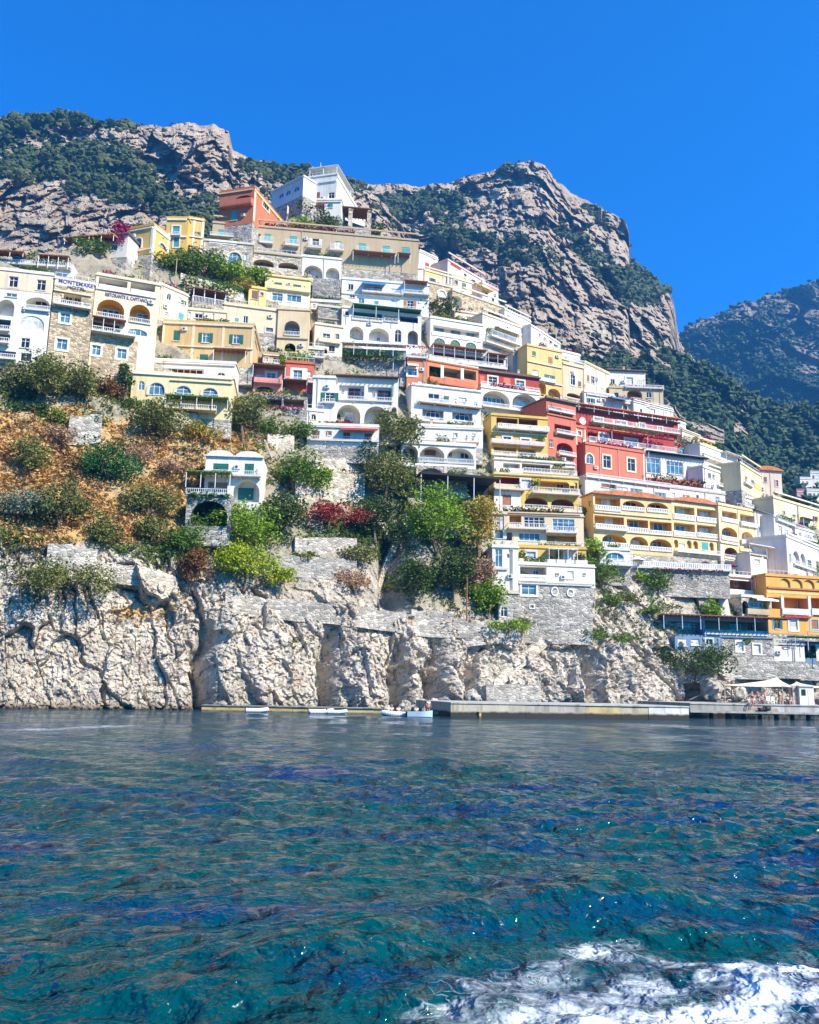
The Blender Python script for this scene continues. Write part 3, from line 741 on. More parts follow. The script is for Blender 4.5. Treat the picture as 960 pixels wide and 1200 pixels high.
        if pr > .5 and u1-u0 > 3 and rr < .75:
            n = min(6, int((u1-u0)/1.6))
            for i in range(n):
                if random.random() < .45:
                    pm = FM(f); uu = random.uniform(u0+.3, u1-.3); s_ = random.uniform(.14, .24); pm.tube(((uu), -pr*.55, w0+t), (uu, -pr*.55, w0+t+s_*2.2), s_*.75, s_, 7, 0)
                    for _ in range(14):
                        c_ = (uu+random.gauss(0, .2), -pr*.55+random.gauss(0, .14), w0+t+s_*2.4+abs(random.gauss(0, .32)))
                        l_ = random.uniform(.08, .2); a_ = random.uniform(0, 6.28)
                        pm.face([(c_[0]-l_*math.cos(a_), c_[1]-l_*.4, c_[2]), (c_[0], c_[1]+l_*.5, c_[2]-l_*.3), (c_[0]+l_*math.cos(a_), c_[1]+l_*.3, c_[2]+l_*.2), (c_[0], c_[1]-l_*.3, c_[2]+l_*.6)], 1)
                    pm.build('potted_foliage', [simple('terracotta_pot', (.5, .2, .09), .8), leafmat((.06, .13, .03))], b)
    def e_p(self, f, u0, u1, w0, w1, o):
        pr = o.get('P', 2.0); c = P_(o.get('C', 'br')); n = int(o.get('n', max(2, (u1-u0)/3.0))); th = .14
        cloth = o.get('C') in ('bl', 'ye', 'w', 'or', 'wc', 'rd', 'gy')
        m = FM(f); zt = w1
        if cloth:
            k = 8
            for i in range(k):
                a, b = u0+(u1-u0)*i/k, u0+(u1-u0)*(i+1)/k; sg = .05
                for (d0, d1, z0, z1) in ((0, -pr*.5, zt, zt-.25-sg), (-pr*.5, -pr, zt-.25-sg, zt-.45)):
                    m.face([(a, d0-.003, z0), (b, d0-.003, z0), (b, d1, z1), (a, d1, z1)]); m.face([(a, d0-.003, z0-.04), (a, d1, z1-.04), (b, d1, z1-.04), (b, d0-.003, z0-.04)])
                m.face([(a, -pr, zt-.45), (b, -pr, zt-.45), (b, -pr-.02, zt-.75), (a, -pr-.02, zt-.75)])
        else:
            m.box(u0, u1, -pr, -.003, zt-th, zt); nb = max(3, int((u1-u0)/.7))
            for i in range(nb+1): uu = u0+.06+(u1-u0-.12)*i/nb; m.box(uu-.05, uu+.05, -pr-.25, -.01, zt-th-.14, zt-th-.002)
        a = m.build('awning' if cloth else 'canopy', simple('canvas', c, .8, .08) if cloth else simple('weathered_wood', c, .8, .3), self.e)
        if w1-w0 > .8 or not cloth:
            zb = w0 if w1-w0 > .9 else zt-2.3
            for i in range(n):
                ps = FM(f); uu = u0+.1+(u1-u0-.2)*i/max(1, n-1); ps.tube((uu, -pr+.12, zb), (uu, -pr+.12, zt-th-.15), .055, .055, 6); ps.build('post', RAILM, a)
    def e_g(self, f, u0, u1, w0, w1, o):
        f.post.append(('g', u0, u1, w0, w1, o.get('P', .4), o.get('G', 'gn')))
    # ---- meshes
    def walls(self):
        mats = [wall_mat(self.col)]; idx = {}
        def mi(c):
            if c is None: return 0
            if c not in idx: mats.append(wall_mat(c)); idx[c] = len(mats)-1
            return idx[c]
        out = MB(); W, D, H = self.W, self.D, self.H; lo = -.25
        for f in self.fs.values():
            m = FM(f); L = f.len
            ops = f.ops
            us = sorted({0.0, L, *[v for q in ops for v in q[:2]]}); ws = sorted({lo, H, *[v for q in ops for v in q[2:4]]})
            for i in range(len(ws)-1):
                run = None
                for j in range(len(us)-1):
                    uc, wc = (us[j]+us[j+1])/2, (ws[i]+ws[i+1])/2
                    solid = not any(q[0] < uc < q[1] and q[2] < wc < q[3] for q in ops)
                    if solid: run = us[j] if run is None else run
                    if run is not None and (not solid or j == len(us)-2):
                        e = us[j+1] if solid else us[j]
                        m.face([(run, 0, ws[i]), (e, 0, ws[i]), (e, 0, ws[i+1]), (run, 0, ws[i+1])]); run = None
            for (u0, u1, w0, w1, arch, dep, c) in ops:
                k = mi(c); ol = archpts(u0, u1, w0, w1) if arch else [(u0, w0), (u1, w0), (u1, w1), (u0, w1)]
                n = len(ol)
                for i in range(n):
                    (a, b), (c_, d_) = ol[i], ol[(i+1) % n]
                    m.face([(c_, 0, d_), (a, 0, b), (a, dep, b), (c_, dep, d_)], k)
                m.face([(a, dep, b) for a, b in ol], k)
                if arch:
                    top = ol[2:]; h_ = len(top)//2
                    m.face([(u1, 0, w1)]+[(a, 0, b) for a, b in top[:h_+1]][::1][::-1][::-1])
                    m.face([(u0, 0, w1)]+[(a, 0, b) for a, b in top[h_:]])
            n0 = len(out.v); out.v += [f.X(*p) for p in m.v]; out.f += [tuple(i+n0 for i in q) for q in m.f]; out.m += m.m
        out.face([(W, D, lo), (0, D, lo), (0, D, H), (W, D, H)]); out.face([(0, 0, H), (W, 0, H), (W, D, H), (0, D, H)])
        self.wall = out.build('wall', mats, self.e)
        ft = MB(); ft.box(.03, W-.03, .03, D, -self.found, lo-.003); ft.build('footing', stonewall((.46, .41, .34), 1.6), self.e)
    def make_roof(self):
        W, D, H = self.W, self.D, self.H; r = MB(); self.roofo = None
        if self.roof == 'flat':
            r.box(-.16, W+.16, -.16, D+.1, H+.002, H+.16)
            r.box(-.02, W+.02, -.02, .2, H+.16, H+.5); r.box(-.02, .2, .2, D, H+.16, H+.5); r.box(W-.2, W+.02, .2, D, H+.16, H+.5)
            rm = plaster(scl(P_(self.col), .97) if not str(self.col).startswith('S') else (.6, .54, .44))
        elif self.roof == 'tile':
            r.box(-.3, W+.3, -.45, D+.1, H+.002, H+.2); r.prism([(-.3, H+.2), (W+.3, H+.2), (W*.5+W*.2, H+.9), (W*.5-W*.2, H+.9)], -.3, D)
            rm = simple('roof_tiles', (.48, .17, .07), .85, .3, 2.0)
        elif self.roof == 'dark':
            r.box(-.3, W+.3, -.5, D, H+.002, H+.2); rm = simple('roof_felt', (.14, .12, .11), .9, .2)
        elif self.roof == 'vault':
            for k in range(2):
                a, b = W*(.02+.5*k), W*(.48+.5*k); pts = [(a, H+.002)]+[(b, H+.002)]+[((a+b)/2+(b-a)/2*math.cos(math.pi*i/12), H+.002+.8*math.sin(math.pi*i/12)) for i in range(1, 12)]
                r.prism(pts, -.1, D)
            r.box(-.2, W+.2, -.3, -.11, H-.1, H+.06); rm = plaster(WHITE)
        else: rm = None
        if rm: self.roofo = r.build('roof', rm, self.e)
    def free(self, f, u0, u1, w0, w1, mg=.35):
        bx = [q[:4] for q in f.ops]+f.taken
        return not any(u0-mg < b and u1+mg > a and w0-mg < d and w1+mg > c for a, b, c, d in bx)
    def extras(self, auto=True):
        """small windows on blank plaster, pipes and air conditioners, chimneys, plants along the roof"""
        stone = isinstance(self.col, str) and self.col.startswith('S'); rr = random.Random(hash_s(self.e['label']))
        if auto and not stone:
            for k in 'FR':
                f = self.fs[k]
                if k == 'R' and not f.post: continue
                ws = sorted({round(q[2], 1) for q in f.ops if q[5] < .4}) or [1.0+3.1*i for i in range(max(1, int(self.H/3.1)))]
                for _ in range(int(f.len*self.H/5)):
                    w0 = rr.choice(ws); ww, hh = rr.uniform(.75, 1.05), rr.uniform(1.1, 1.5); u0 = rr.uniform(.5, max(.6, f.len-1.6))
                    if w0 < .3 or w0+hh > self.H-.5 or u0+ww > f.len-.4 or not self.free(f, u0-.2, u0+ww+.2, w0, w0+hh, .45): continue
                    if rr.random() < .75: f.ops.append((u0, u0+ww, w0, w0+hh, False, .28, None)); f.post.append(('w', u0, u0+ww, w0, w0+hh, False, .10, {}))
        if not stone:
            f = self.fs['F']; n = 0
            for _ in range(14):
                u = rr.uniform(.2, f.len-.2)
                if n < 2 and self.free(f, u-.06, u+.06, .2, self.H-.2, .12):
                    m = FM(f); m.box(u-.05, u+.05, -.10, -.003, -.2, self.H-.1); m.box(u-.09, u+.09, -.14, -.002, self.H-.35, self.H-.12); m.build('downpipe', simple('pipe_paint', (.42, .38, .33), .6, .15), self.e); n += 1
            for _ in range(6):
                u, w = rr.uniform(.5, max(.6, f.len-1.3)), rr.uniform(.8, max(.9, self.H-1.2))
                if rr.random() < .5 and self.free(f, u, u+.8, w, w+.55, .15):
                    m = FM(f); m.box(u, u+.8, -.32, -.003, w, w+.55); m.tube((u+.3, -.321, w+.28), (u+.3, -.35, w+.28), .2, .2, 10, 1); m.build('air_conditioner', [simple('pale_metal', (.62, .62, .6), .5, .06), DARKM], self.e); f.taken.append((u, u+.8, w, w+.55)); break
        if self.roof in ('flat', 'dark', 'tile') and self.H > 0:
            z = self.H+.16
            for _ in range(rr.randint(0, 2)):
                m = MB(); x, y = rr.uniform(.6, max(.7, self.W-.8)), rr.uniform(.8, self.D*.6); h = rr.uniform(.9, 1.6); m.box(x-.22, x+.22, y-.22, y+.22, z, z+h); m.box(x-.3, x+.3, y-.3, y+.3, z+h+.001, z+h+.1); m.build('chimney', plaster((.6, .5, .4)), self.roofo)
            if rr.random() < .45:
                m = MB(); x, y = rr.uniform(.4, max(.5, self.W-.4)), rr.uniform(.5, 2); h = rr.uniform(1.6, 2.6); m.tube((x, y, z), (x, y, z+h), .035, .03, 5)
                for i in range(4): m.tube((x-.45+.06*i, y, z+h-.15*i), (x+.45-.06*i, y, z+h-.15*i), .018, .018, 4)
                m.build('antenna', DARKM, self.roofo)
            if self.roof == 'flat' and rr.random() < .65 and self.W > 2.5:
                a = rr.uniform(.1, self.W*.5); b = rr.uniform(a+1, self.W); n = int(90*(b-a)); V, F = leaf_cloud_box(n, a, b, .15, .9, self.H+.15, self.H+rr.uniform(.8, 1.5), .2, hash_s(self.e['label'])); np_mesh('roof_foliage', V, F, leafmat(rr.choice([(.075, .15, .02), (.05, .10, .025), (.13, .18, .03), (.30, .03, .10)]))).parent = self.roofo
            elif self.roof == 'flat' and rr.random() < .6:
                m = MB(); z1 = self.H+.5; m.box(.05, self.W-.05, .04, .09, z1+.55, z1+.6); n = max(2, int(self.W/.9))
                for i in range(n+1): x = .08+(self.W-.16)*i/n; m.box(x-.025, x+.025, .04, .09, z1, z1+.55)
                m.build('roof_railing', RAILM, self.roofo)
    def finish(self, auto=True):
        for f in self.fs.values(): f.taken = [p[1:5] for p in f.post]+[p for p in f.proud]
        if auto: self.extras_pre = True
        rt = self.roofo if hasattr(self, 'roofo') else None
        self.make_roof(); self.extras(auto)
        self.walls()
        for f in self.fs.values():
            for it in f.post:
                if it[0] == 'm':
                    _, u0, u1, w0, w1, pr, c = it
                    # a facing of another material, cut around the openings in it
                    m = FM(f); us = sorted({u0, u1, *[min(max(v, u0), u1) for q in f.ops for v in q[:2]]}); ws = sorted({w0, w1, *[min(max(v, w0), w1) for q in f.ops for v in q[2:4]]})
                    for i in range(len(ws)-1):
                        for j in range(len(us)-1):
                            uc, wc = (us[j]+us[j+1])/2, (ws[i]+ws[i+1])/2
                            if not any(q[0] < uc < q[1] and q[2] < wc < q[3] for q in f.ops): m.box(us[j], us[j+1], -pr, .001, ws[i], ws[i+1])
                    if m.v: m.build('facing' if u1-u0 > 1.2 else 'pilaster', wall_mat(c), self.e)
                elif it[0] == 'g':
                    _, u0, u1, w0, w1, pr, c = it
                    n = int(min(1600, 40+(u1-u0)*(w1-w0)*26)); V, F = leaf_cloud_box(n, u0, u1, -pr-.35, (min(-.05, -pr+.35) if pr > 0 else -pr+.35), w0, w1, .22)
                    V = np.array([f.X(*p) for p in V]); np_mesh('vines', V, F, leafmat({'gn': (.075, .15, .02), 'dk': (.03, .075, .02), 'pu': (.32, .02, .13), 'yg': (.16, .20, .03), 'rd': (.4, .03, .03)}[c]), self.e)
                else:
                    self.window(f, *it[1:])
    def window(self, f, u0, u1, w0, w1, arch, d0, o):
        if not arch and not o.get('r') and not ({'S', 'O', 'T', 'F'} & set(o)) and u1-u0 < 1.9:
            v = random.random(); o = dict(o)
            if v < .22: o['S'] = random.choice(['g', 'br', 'ob', 't', 'lg'])
            elif v < .42 and self.free(f, u0-.5*(u1-u0), u1+.5*(u1-u0), w0, w1, -.05+0*u0) is not None: o['O'] = random.choice(['g', 'br', 'ob', 'lg'])
            elif v < .6: o['pane'] = 'c'
            elif v < .75: o['T'] = random.choice(['cr', 'lg', 'pw'])
            if random.random() < .3: o['F'] = random.choice(['br', 'ob', 'g'])
        fc = P_(o.get('F', 'w')); ft = min(.09, (u1-u0)*.12); W_ = u1-u0
        m = FM(f); dz = .06
        ol = archpts(u0, u1, w0, w1, 8) if arch else [(u0, w0), (u1, w0), (u1, w1), (u0, w1)]
        il = archpts(u0+ft, u1-ft, w0+ft, w1-ft, 8) if arch else [(u0+ft, w0+ft), (u1-ft, w0+ft), (u1-ft, w1-ft), (u0+ft, w1-ft)]
        n = len(ol)
        for i in range(n):
            j = (i+1) % n; a, b, c, d = ol[i], ol[j], il[j], il[i]
            m.face([(a[0], d0, a[1]), (b[0], d0, b[1]), (c[0], d0, c[1]), (d[0], d0, d[1])]); m.face([(d[0], d0, d[1]), (c[0], d0, c[1]), (c[0], d0+dz, c[1]), (d[0], d0+dz, d[1])])
            if o.get('r'): m.face([(b[0], d0, b[1]), (a[0], d0, a[1]), (a[0], d0+dz, a[1]), (b[0], d0+dz, b[1])])
        closed = 'S' in o
        nm = max(1, round(W_/.9)) if not closed else 1
        for i in range(1, nm+1 if nm == 1 else nm):
            uu = u0+W_*i/nm if nm > 1 else (u0+u1)/2
            m.box(uu-ft*.4, uu+ft*.4, d0+.004, d0+dz-.005, w0+ft, w1-ft)
        if w1-w0 > 1.3 and not closed: wz = w0+(w1-w0)*.68; m.box(u0+ft, u1-ft, d0+.007, d0+dz-.008, wz-ft*.3, wz+ft*.3)
        win = m.build('window', frame_mat(fc), self.e)
        if closed:
            s = FM(f); sm = simple('shutter_paint', P_(o['S']), .55, .15)
            for a, b in ((u0+ft*.6, (u0+u1)/2-.01), ((u0+u1)/2+.01, u1-ft*.6)):
                s.box(a, b, d0-.045, d0+.03, w0+.03, w1-(.03 if not arch else (u1-u0)*.22)); k = max(3, int((w1-w0)/.3))
                for i in range(k): z = w0+.1+(w1-w0-.25)*i/k; s.box(a+.06, b-.06, d0-.075, d0-.046, z, z+(w1-w0)*.55/k)
            s.build('shutter', sm, win)
            if arch: g = FM(f); g.prism(il, d0+.03, d0+.05); g.build('pane', glass('k'), win)
        else:
            g = FM(f); g.prism(il, d0+.03, d0+.05); g.build('pane', glass(o.get('pane', random.choice('kkb'))), win)
        if 'O' in o:
            sm = simple('shutter_paint', P_(o['O']), .55, .15)
            for a, b in ((u0-W_*.48, u0-.02), (u1+.02, u1+W_*.48)):
                s = FM(f); s.box(a, b, -.07, -.005, w0, w1); k = max(3, int((w1-w0)/.3))
                for i in range(k): z = w0+.1+(w1-w0-.25)*i/k; s.box(a+.06, b-.06, -.09, -.071, z, z+(w1-w0)*.5/k)
                s.build('shutter', sm, win)
        if 'T' in o and not o.get('r'):
            s = FM(f); tw = min(.3, W_*.22); e = [(u0-tw, w0-tw), (u1+tw, w0-tw), (u1+tw, w1+tw), (u0-tw, w1+tw)]
            if arch: e = archpts(u0-tw, u1+tw, w0-tw*.3, w1+tw, 8)
            for i in range(n):
                j = (i+1) % n; a, b, c, d = e[i], e[j], ol[j], ol[i]
                s.face([(a[0], -.09, a[1]), (b[0], -.09, b[1]), (c[0], -.09, c[1]), (d[0], -.09, d[1])]); s.face([(b[0], -.09, b[1]), (a[0], -.09, a[1]), (a[0], .01, a[1]), (b[0], .01, b[1])]); s.face([(d[0], -.09, d[1]), (c[0], -.09, c[1]), (c[0], .01, c[1]), (d[0], .01, d[1])])
            s.build('surround', plaster(P_(o['T'])), win)
        elif not o.get('r') and not arch:
            s = FM(f); s.box(u0-.1, u1+.1, -.12, -.004, w0-.12, w0-.003); s.build('sill', plaster((.7, .66, .58)), win)
def leaf_cloud_box(n, x0, x1, y0, y1, z0, z1, size, seed=None):
    r = np.random.default_rng(random.randrange(1 << 30) if seed is None else seed)
    C = np.stack([r.uniform(x0, x1, n), r.uniform(y0, y1, n), z0+(z1-z0)*(.5+.5*np.clip(r.normal(0.1, .5, n), -1, 1.15))], -1)
    return leaf_quads(C, size*(.6+.8*r.random(n)), r)
def leaf_quads(C, sz, r, up=.35, long=1.7):
    n = len(C); a = r.normal(0, 1, (n, 3)); a[:, 2] *= .6; a /= np.linalg.norm(a, axis=1)[:, None]
    b = r.normal(0, 1, (n, 3)); b[:, 2] += up; b = np.cross(a, b); b /= np.linalg.norm(b, axis=1)[:, None]+1e-9
    s = np.asarray(sz)[:, None]; c = np.cross(a, b)
    V = np.stack([C-a*s*long*.5, C+b*s*.5+c*s*.12, C+a*s*long*.5, C-b*s*.5+c*s*.12], 1).reshape(-1, 3)
    return V, np.arange(4*n).reshape(-1, 4)
BL = {}
NOAUTO = set('r5 be bp sb mg t1 t2 t3 t4 t5 t6 t7 t8 t9 rg cb h1 h2 h3 h4 h5 h6 dg db ds dw dk or far0 far1 far2 far3 yc ym yn tr wv ww co r3 r4 r8 w4 pz yv rw tw hr gh wd'.split())
def B(key, K, label, xl, xr, yb, yt, ytr, col, el='', name='house', cat='house', **kw):
    random.seed(hash_s(key)); b = Building(K, name, label, cat, xl, xr, yb, yt, ytr, col, **kw); b.parse(el); b.finish(key not in NOAUTO); BL[key] = b
    return b
def hash_s(s): return sum((i+1)*ord(c)*131 for i, c in enumerate(s)) % 100003
# ------------------------------------------------------------------ far left: the white hotel, the stone tower, the restaurant wing
B('wh', 'K1', 'white and cream hotel block with arched loggias at the left edge of the town', -60, 232, 620, 180, 212, 'w', """
m -60 185 262 300 Ccr; w 42 215 85 268 k; w 172 230 215 283 k; w 28 292 80 314 b; la 118 308 235 378 d1.5 Cw; w 165 330 225 360 k r1.4; b 112 352 238 385 bar P.4
a 92 395 208 472 c; la -10 320 68 405 d1.6 Cw; l -10 415 50 470 d1.6 Cbs; b -40 462 52 482 bar; l -10 485 48 525 d1.6 Cbs; b -40 520 48 538 bar; w 97 502 140 552 k; w 95 572 148 615 k; l -10 562 75 602 d1.5 Cbs; b -50 595 80 615 bar""", name='hotel', cat='hotel')  # blue grey loggia linings paint in the blue shade of the recesses
B('tw', 'K1', 'stone hotel tower carrying the blue lettered hotel sign', 232, 427, 690, 222, 256, 'So', """
m 240 224 440 290 Ccr; l 298 294 382 352 d1.4 Ccr; w 305 305 340 350 k r1.3; w 348 308 378 352 k r1.3; b 250 346 428 374 bar P1; w 282 386 328 436 b Tw; w 265 506 315 562 b Tw; k 235 285 430 300 Ccr""", name='hotel_tower', cat='hotel', roof='flat')
B('rw', 'K1', 'cream restaurant wing with two yellow arches and stone base beside the hotel tower', 429, 735, 700, 205, 258, 'cr', """
m 429 492 640 700 CSo; m 642 500 724 700 Cw; l 462 218 598 285 d2 Cw; l 612 242 728 305 d2 Cw; a 500 238 575 275 b r1.9 Fbl; a 655 262 722 300 b r1.9 Fbl; b 462 268 598 290 solid P.1 Cw; b 612 290 728 310 solid P.1 Cw
la 455 314 585 418 d2 Cye; la 608 340 705 442 d2 Cye; w 478 366 560 414 k r1.9; w 640 388 695 440 b r1.9; b 452 396 588 420 bar P.2; b 605 422 708 442 bar P.2
l 432 428 560 486 d2 Cbr; p 430 420 590 440 Cbr P1.5 n4; g 430 465 560 492 P1; b 427 480 635 502 bar P1.3; a 595 455 692 500 b; w 430 536 472 587 b Tw; w 548 553 593 604 b Tw; k 440 288 735 300""", name='restaurant', cat='restaurant')
B('gb', 'K1', 'plain cream house end with one arched window right of the restaurant wing', 737, 880, 440, 246, 312, 'cr', 'a 783 290 805 332 k; w 838 312 852 338 k; w 856 326 868 352 k; w 775 380 790 395 k')
B('an', 'K3', 'low cream annex with small windows behind the ochre palazzo roof', 158, 338, 190, 92, 108, (.78, .68, .50), 'w 155 100 174 132 k; w 193 108 230 132 k; w 308 138 332 154 k')
B('pz', 'K3', 'ochre palazzo with white pilasters and green shutters', 36, 470, 350, 150, 168, 'oc', """
m 36 150 48 345 Ccr; m 176 155 190 345 Ccr; m 318 162 330 345 Ccr; m 456 168 470 345 Ccr; k 36 262 470 274 Ccr; k 36 152 470 172 Ccr; w 93 188 125 238 Sg; w 228 200 262 246 Og; w 372 208 405 252 Og; w 75 295 113 337 Sg; w 215 300 255 340 Sg
p 285 285 440 312 Cbr P1.6; w 345 265 365 280 c; >R w 474 225 488 268 Sg; k 470 265 520 275 Ccr""", name='palazzo', Rx=522)
B('yv', 'K3', 'pale yellow villa with blue arched windows and a timber balcony above the orange slope', -108, 372, 590, 388, 418, 'pl', """
a -72 425 -42 470 b; a -23 432 53 493 b Tcr; a 103 447 177 503 b Tcr; a 228 457 302 509 b Tcr; w -40 522 4 546 Sg; w 112 525 155 545 k; w 255 535 300 560 k; b 95 485 182 510 bar P.3; b 222 495 306 515 bar P.3; k -108 392 372 412; k 80 425 372 436 Ccr
p 60 505 355 580 Cgn P2 n5; g 60 500 355 528 P1.6; b 55 545 300 580 bar P1.7 Ccr""", name='villa')
B('yt', 'K3', 'white roof terrace with long dark loggia above the pale yellow villa', -15, 385, 425, 335, 345, 'w', 'l 5 362 235 410 d2.5 Cob; a 293 384 340 424 k; k -15 340 385 352; w 60 372 100 400 k r2.4; b 0 398 240 418 bar P.1', name='terrace_house')
# ------------------------------------------------------------------ the top of the hill
B('yc', 'Q0', 'small yellow chapel with white corner strips and arched windows', 122, 336, 395, 206, 166, 'ye', """
a 198 265 245 355 k Tw; m 122 206 140 390 Cw; m 318 170 336 390 Cw; k 122 190 336 212; k 122 358 336 380; >R a 393 296 438 358 k Tw; m 337 168 354 395 Cw; m 455 220 472 395 Cw; t 337 188 472 212; o 412 255 430 275""", name='chapel', cat='chapel', Rx=472, found=8, push=3, thmin=-40)
B('ym', 'Q0', 'taller yellow villa with white pilasters beside the chapel', 612, 746, 400, 108, 130, 'ye', """
m 612 112 632 395 Cw; m 655 120 672 395 Cw; m 724 130 745 395 Cw; w 684 216 709 245 k; w 672 330 698 352 k; k 612 112 746 125; k 612 255 746 268""", name='villa', found=8, push=3)
B('yn', 'Q0', 'yellow wing with turquoise shutters between chapel and taller yellow villa', 440, 614, 395, 112, 114, 'ye', """
w 497 172 552 245 St Tw; w 505 262 548 340 St Tw; k 440 250 612 265; k 440 112 612 128; b 485 240 565 256 bar P.6""", name='villa_wing', found=8, push=2, thmin=-5)
B('tr', 'K2', 'terracotta red house with cream framed windows below the white hilltop villa', 228, 388, 330, 186, 162, 'tc', """
w 285 262 312 314 St; la 300 190 385 236 d1.5 Crd; b 240 215 388 262 solid P1 Ctc; k 228 172 388 186 Cy2; >R w 432 212 462 278 k Tcr; w 482 242 510 304 k Tcr; m 389 164 398 325 Ccr; m 545 240 556 325 Ccr; t 388 185 557 205 Cy2""", Rx=557, found=9, push=3, thmin=-40)
B('wv', 'K2', 'large white villa crowning the hilltop with dark windows and a roof frame', 640, 778, 250, 116, 98, 'w', 'w 672 180 700 212 k; w 740 180 768 215 k; k 640 128 778 142; w 690 225 715 248 k; >R w 822 165 838 190 k; w 853 170 876 198 k Tt; w 885 180 900 205 k; t 778 125 915 140', name='villa', Rx=915, found=14, push=3, thmin=-40)
B('ww', 'K2', 'white wing with blue arched windows left of the hilltop villa', 474, 620, 225, 184, 110, 'w', 'a 508 180 530 212 b; a 540 166 562 200 b; a 578 148 602 182 b; k 474 140 620 154', name='villa_wing', Rx=656, found=14, push=2, thmin=-50)
B('wt', 'K2', 'low white terrace house with one shallow arch under the hilltop villa', 570, 800, 292, 222, 218, 'w', 'la 645 226 722 262 d1.5 Cw; w 740 235 760 255 k; k 570 224 800 232; w 815 232 835 250 k', thmin=-10)
B('bp', 'K2', 'stone terrace wall under the hilltop pergola pillars', 695, 940, 390, 330, 350, 'S', name='retaining_wall', cat='wall', group='stone walls', roof='none', D=6)
B('be', 'K2', 'long beige convent building with a row of small balconies and turquoise shutters', 190, 1162, 520, 325, 412, 'be', """
w 222 355 250 392 St; la 308 352 372 412 d1.2 Cw; w 322 365 355 408 c r1.1; w 440 375 470 412 St; w 558 386 592 424 St; w 665 398 695 432 k; w 770 410 800 445 k; w 882 420 916 455 St; w 995 432 1028 468 St; w 1085 438 1120 480 St; w 405 375 417 392 k
b 418 395 482 430 bar; b 538 408 602 442 bar; b 645 418 708 452 bar; b 748 430 812 464 bar; b 866 440 930 472 bar; b 985 455 1040 482 bar; w 435 447 460 472 k; w 553 457 580 480 b; w 660 470 685 497 k; w 768 483 792 508 k; p 850 468 1050 500 Cbr P1.8; p 1060 478 1120 500 Cbr P1.6; k 190 328 1162 342 Cbe; b 185 385 300 400 bar""", name='convent', cat='building')
B('ba', 'K2', 'pale stone house wall with one blue arched door left of the convent arches', 150, 382, 565, 408, 430, 'Sb', 'a 268 460 332 524 b Tcr; m 180 400 310 430 Cw; w 345 470 358 500 k')
B('sa', 'K2', 'low stone arcade with two dark shallow arches under the convent', 378, 612, 575, 460, 486, 'Sb', 'la 388 492 485 534 d2.5 Cst; la 505 507 598 545 d2.5 Cst; k 378 465 612 480 Cbe; w 420 508 450 530 k r2.4')
B('wa', 'K2', 'white house with two wide blind arches below the convent', 610, 800, 612, 482, 500, 'w', 'la 625 520 712 588 d1.3 Cw; la 728 532 792 590 d1.3 Cw; w 655 545 680 580 c r1.2; w 765 550 785 580 c r1.2')
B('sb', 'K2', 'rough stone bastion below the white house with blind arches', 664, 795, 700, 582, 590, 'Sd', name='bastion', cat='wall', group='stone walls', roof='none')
B('py', 'K2', 'pale yellow house with green shutters over a white glazed ground floor', 440, 655, 728, 572, 598, (.82, .70, .36), """
w 487 602 522 636 Sg; w 575 612 612 646 Sg; m 440 648 655 728 Cw; w 475 652 525 692 b Tw; w 545 660 612 698 b Tw; k 440 640 655 652; k 440 575 655 588 Cy2; b 440 630 655 650 solid P.6 Cpl""")
B('yh', 'K2', 'tiny yellow house with a brown shuttered door behind the round tree', 365, 448, 712, 628, 640, (.78, .60, .20), 'w 380 640 410 684 Sbr; w 420 650 436 668 k')
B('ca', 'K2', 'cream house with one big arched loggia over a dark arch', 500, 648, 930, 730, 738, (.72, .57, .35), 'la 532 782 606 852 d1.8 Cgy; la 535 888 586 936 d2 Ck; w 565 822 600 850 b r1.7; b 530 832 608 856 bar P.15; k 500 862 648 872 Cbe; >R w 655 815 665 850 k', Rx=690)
B('cg', 'K2', 'plain cream garden wall house left of the arched cream house', 245, 502, 830, 705, 738, (.72, .60, .42), 'w 447 815 480 838 b; l 255 640 300 700; k 245 715 502 728 Ccr; w 300 770 320 790 k', roof='flat')
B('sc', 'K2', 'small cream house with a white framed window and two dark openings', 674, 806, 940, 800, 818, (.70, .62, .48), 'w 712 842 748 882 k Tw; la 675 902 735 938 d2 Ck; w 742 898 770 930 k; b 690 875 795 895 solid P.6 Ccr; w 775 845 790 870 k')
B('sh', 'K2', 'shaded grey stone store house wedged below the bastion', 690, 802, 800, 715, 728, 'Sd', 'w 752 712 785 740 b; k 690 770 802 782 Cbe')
B('hr', 'K1', 'long brown roofed sun terrace along the top of the white hotel', -60, 342, 200, 132, 158, 'lg', 'l -50 140 150 175 d2 Cst; l 160 150 330 185 d2 Cst; p -60 112 130 150 Cbr P2 n4; b -60 150 340 182 bar P1; g 180 140 330 170 P.8; p 190 128 335 158 Cbr P1.4 n4', name='roof_terrace', cat='terrace', roof='none', push=.4)
B('hs', 'K1', 'white shed house with a long brown sloping roof left of the chapel', 385, 598, 125, 35, 20, 'w', 'w 470 60 490 85 b; w 520 70 540 95 b; g 500 15 590 80 P.5 Gpu; p 330 40 560 90 Cob P2 n5', roof='dark', push=.5, thmin=-20)
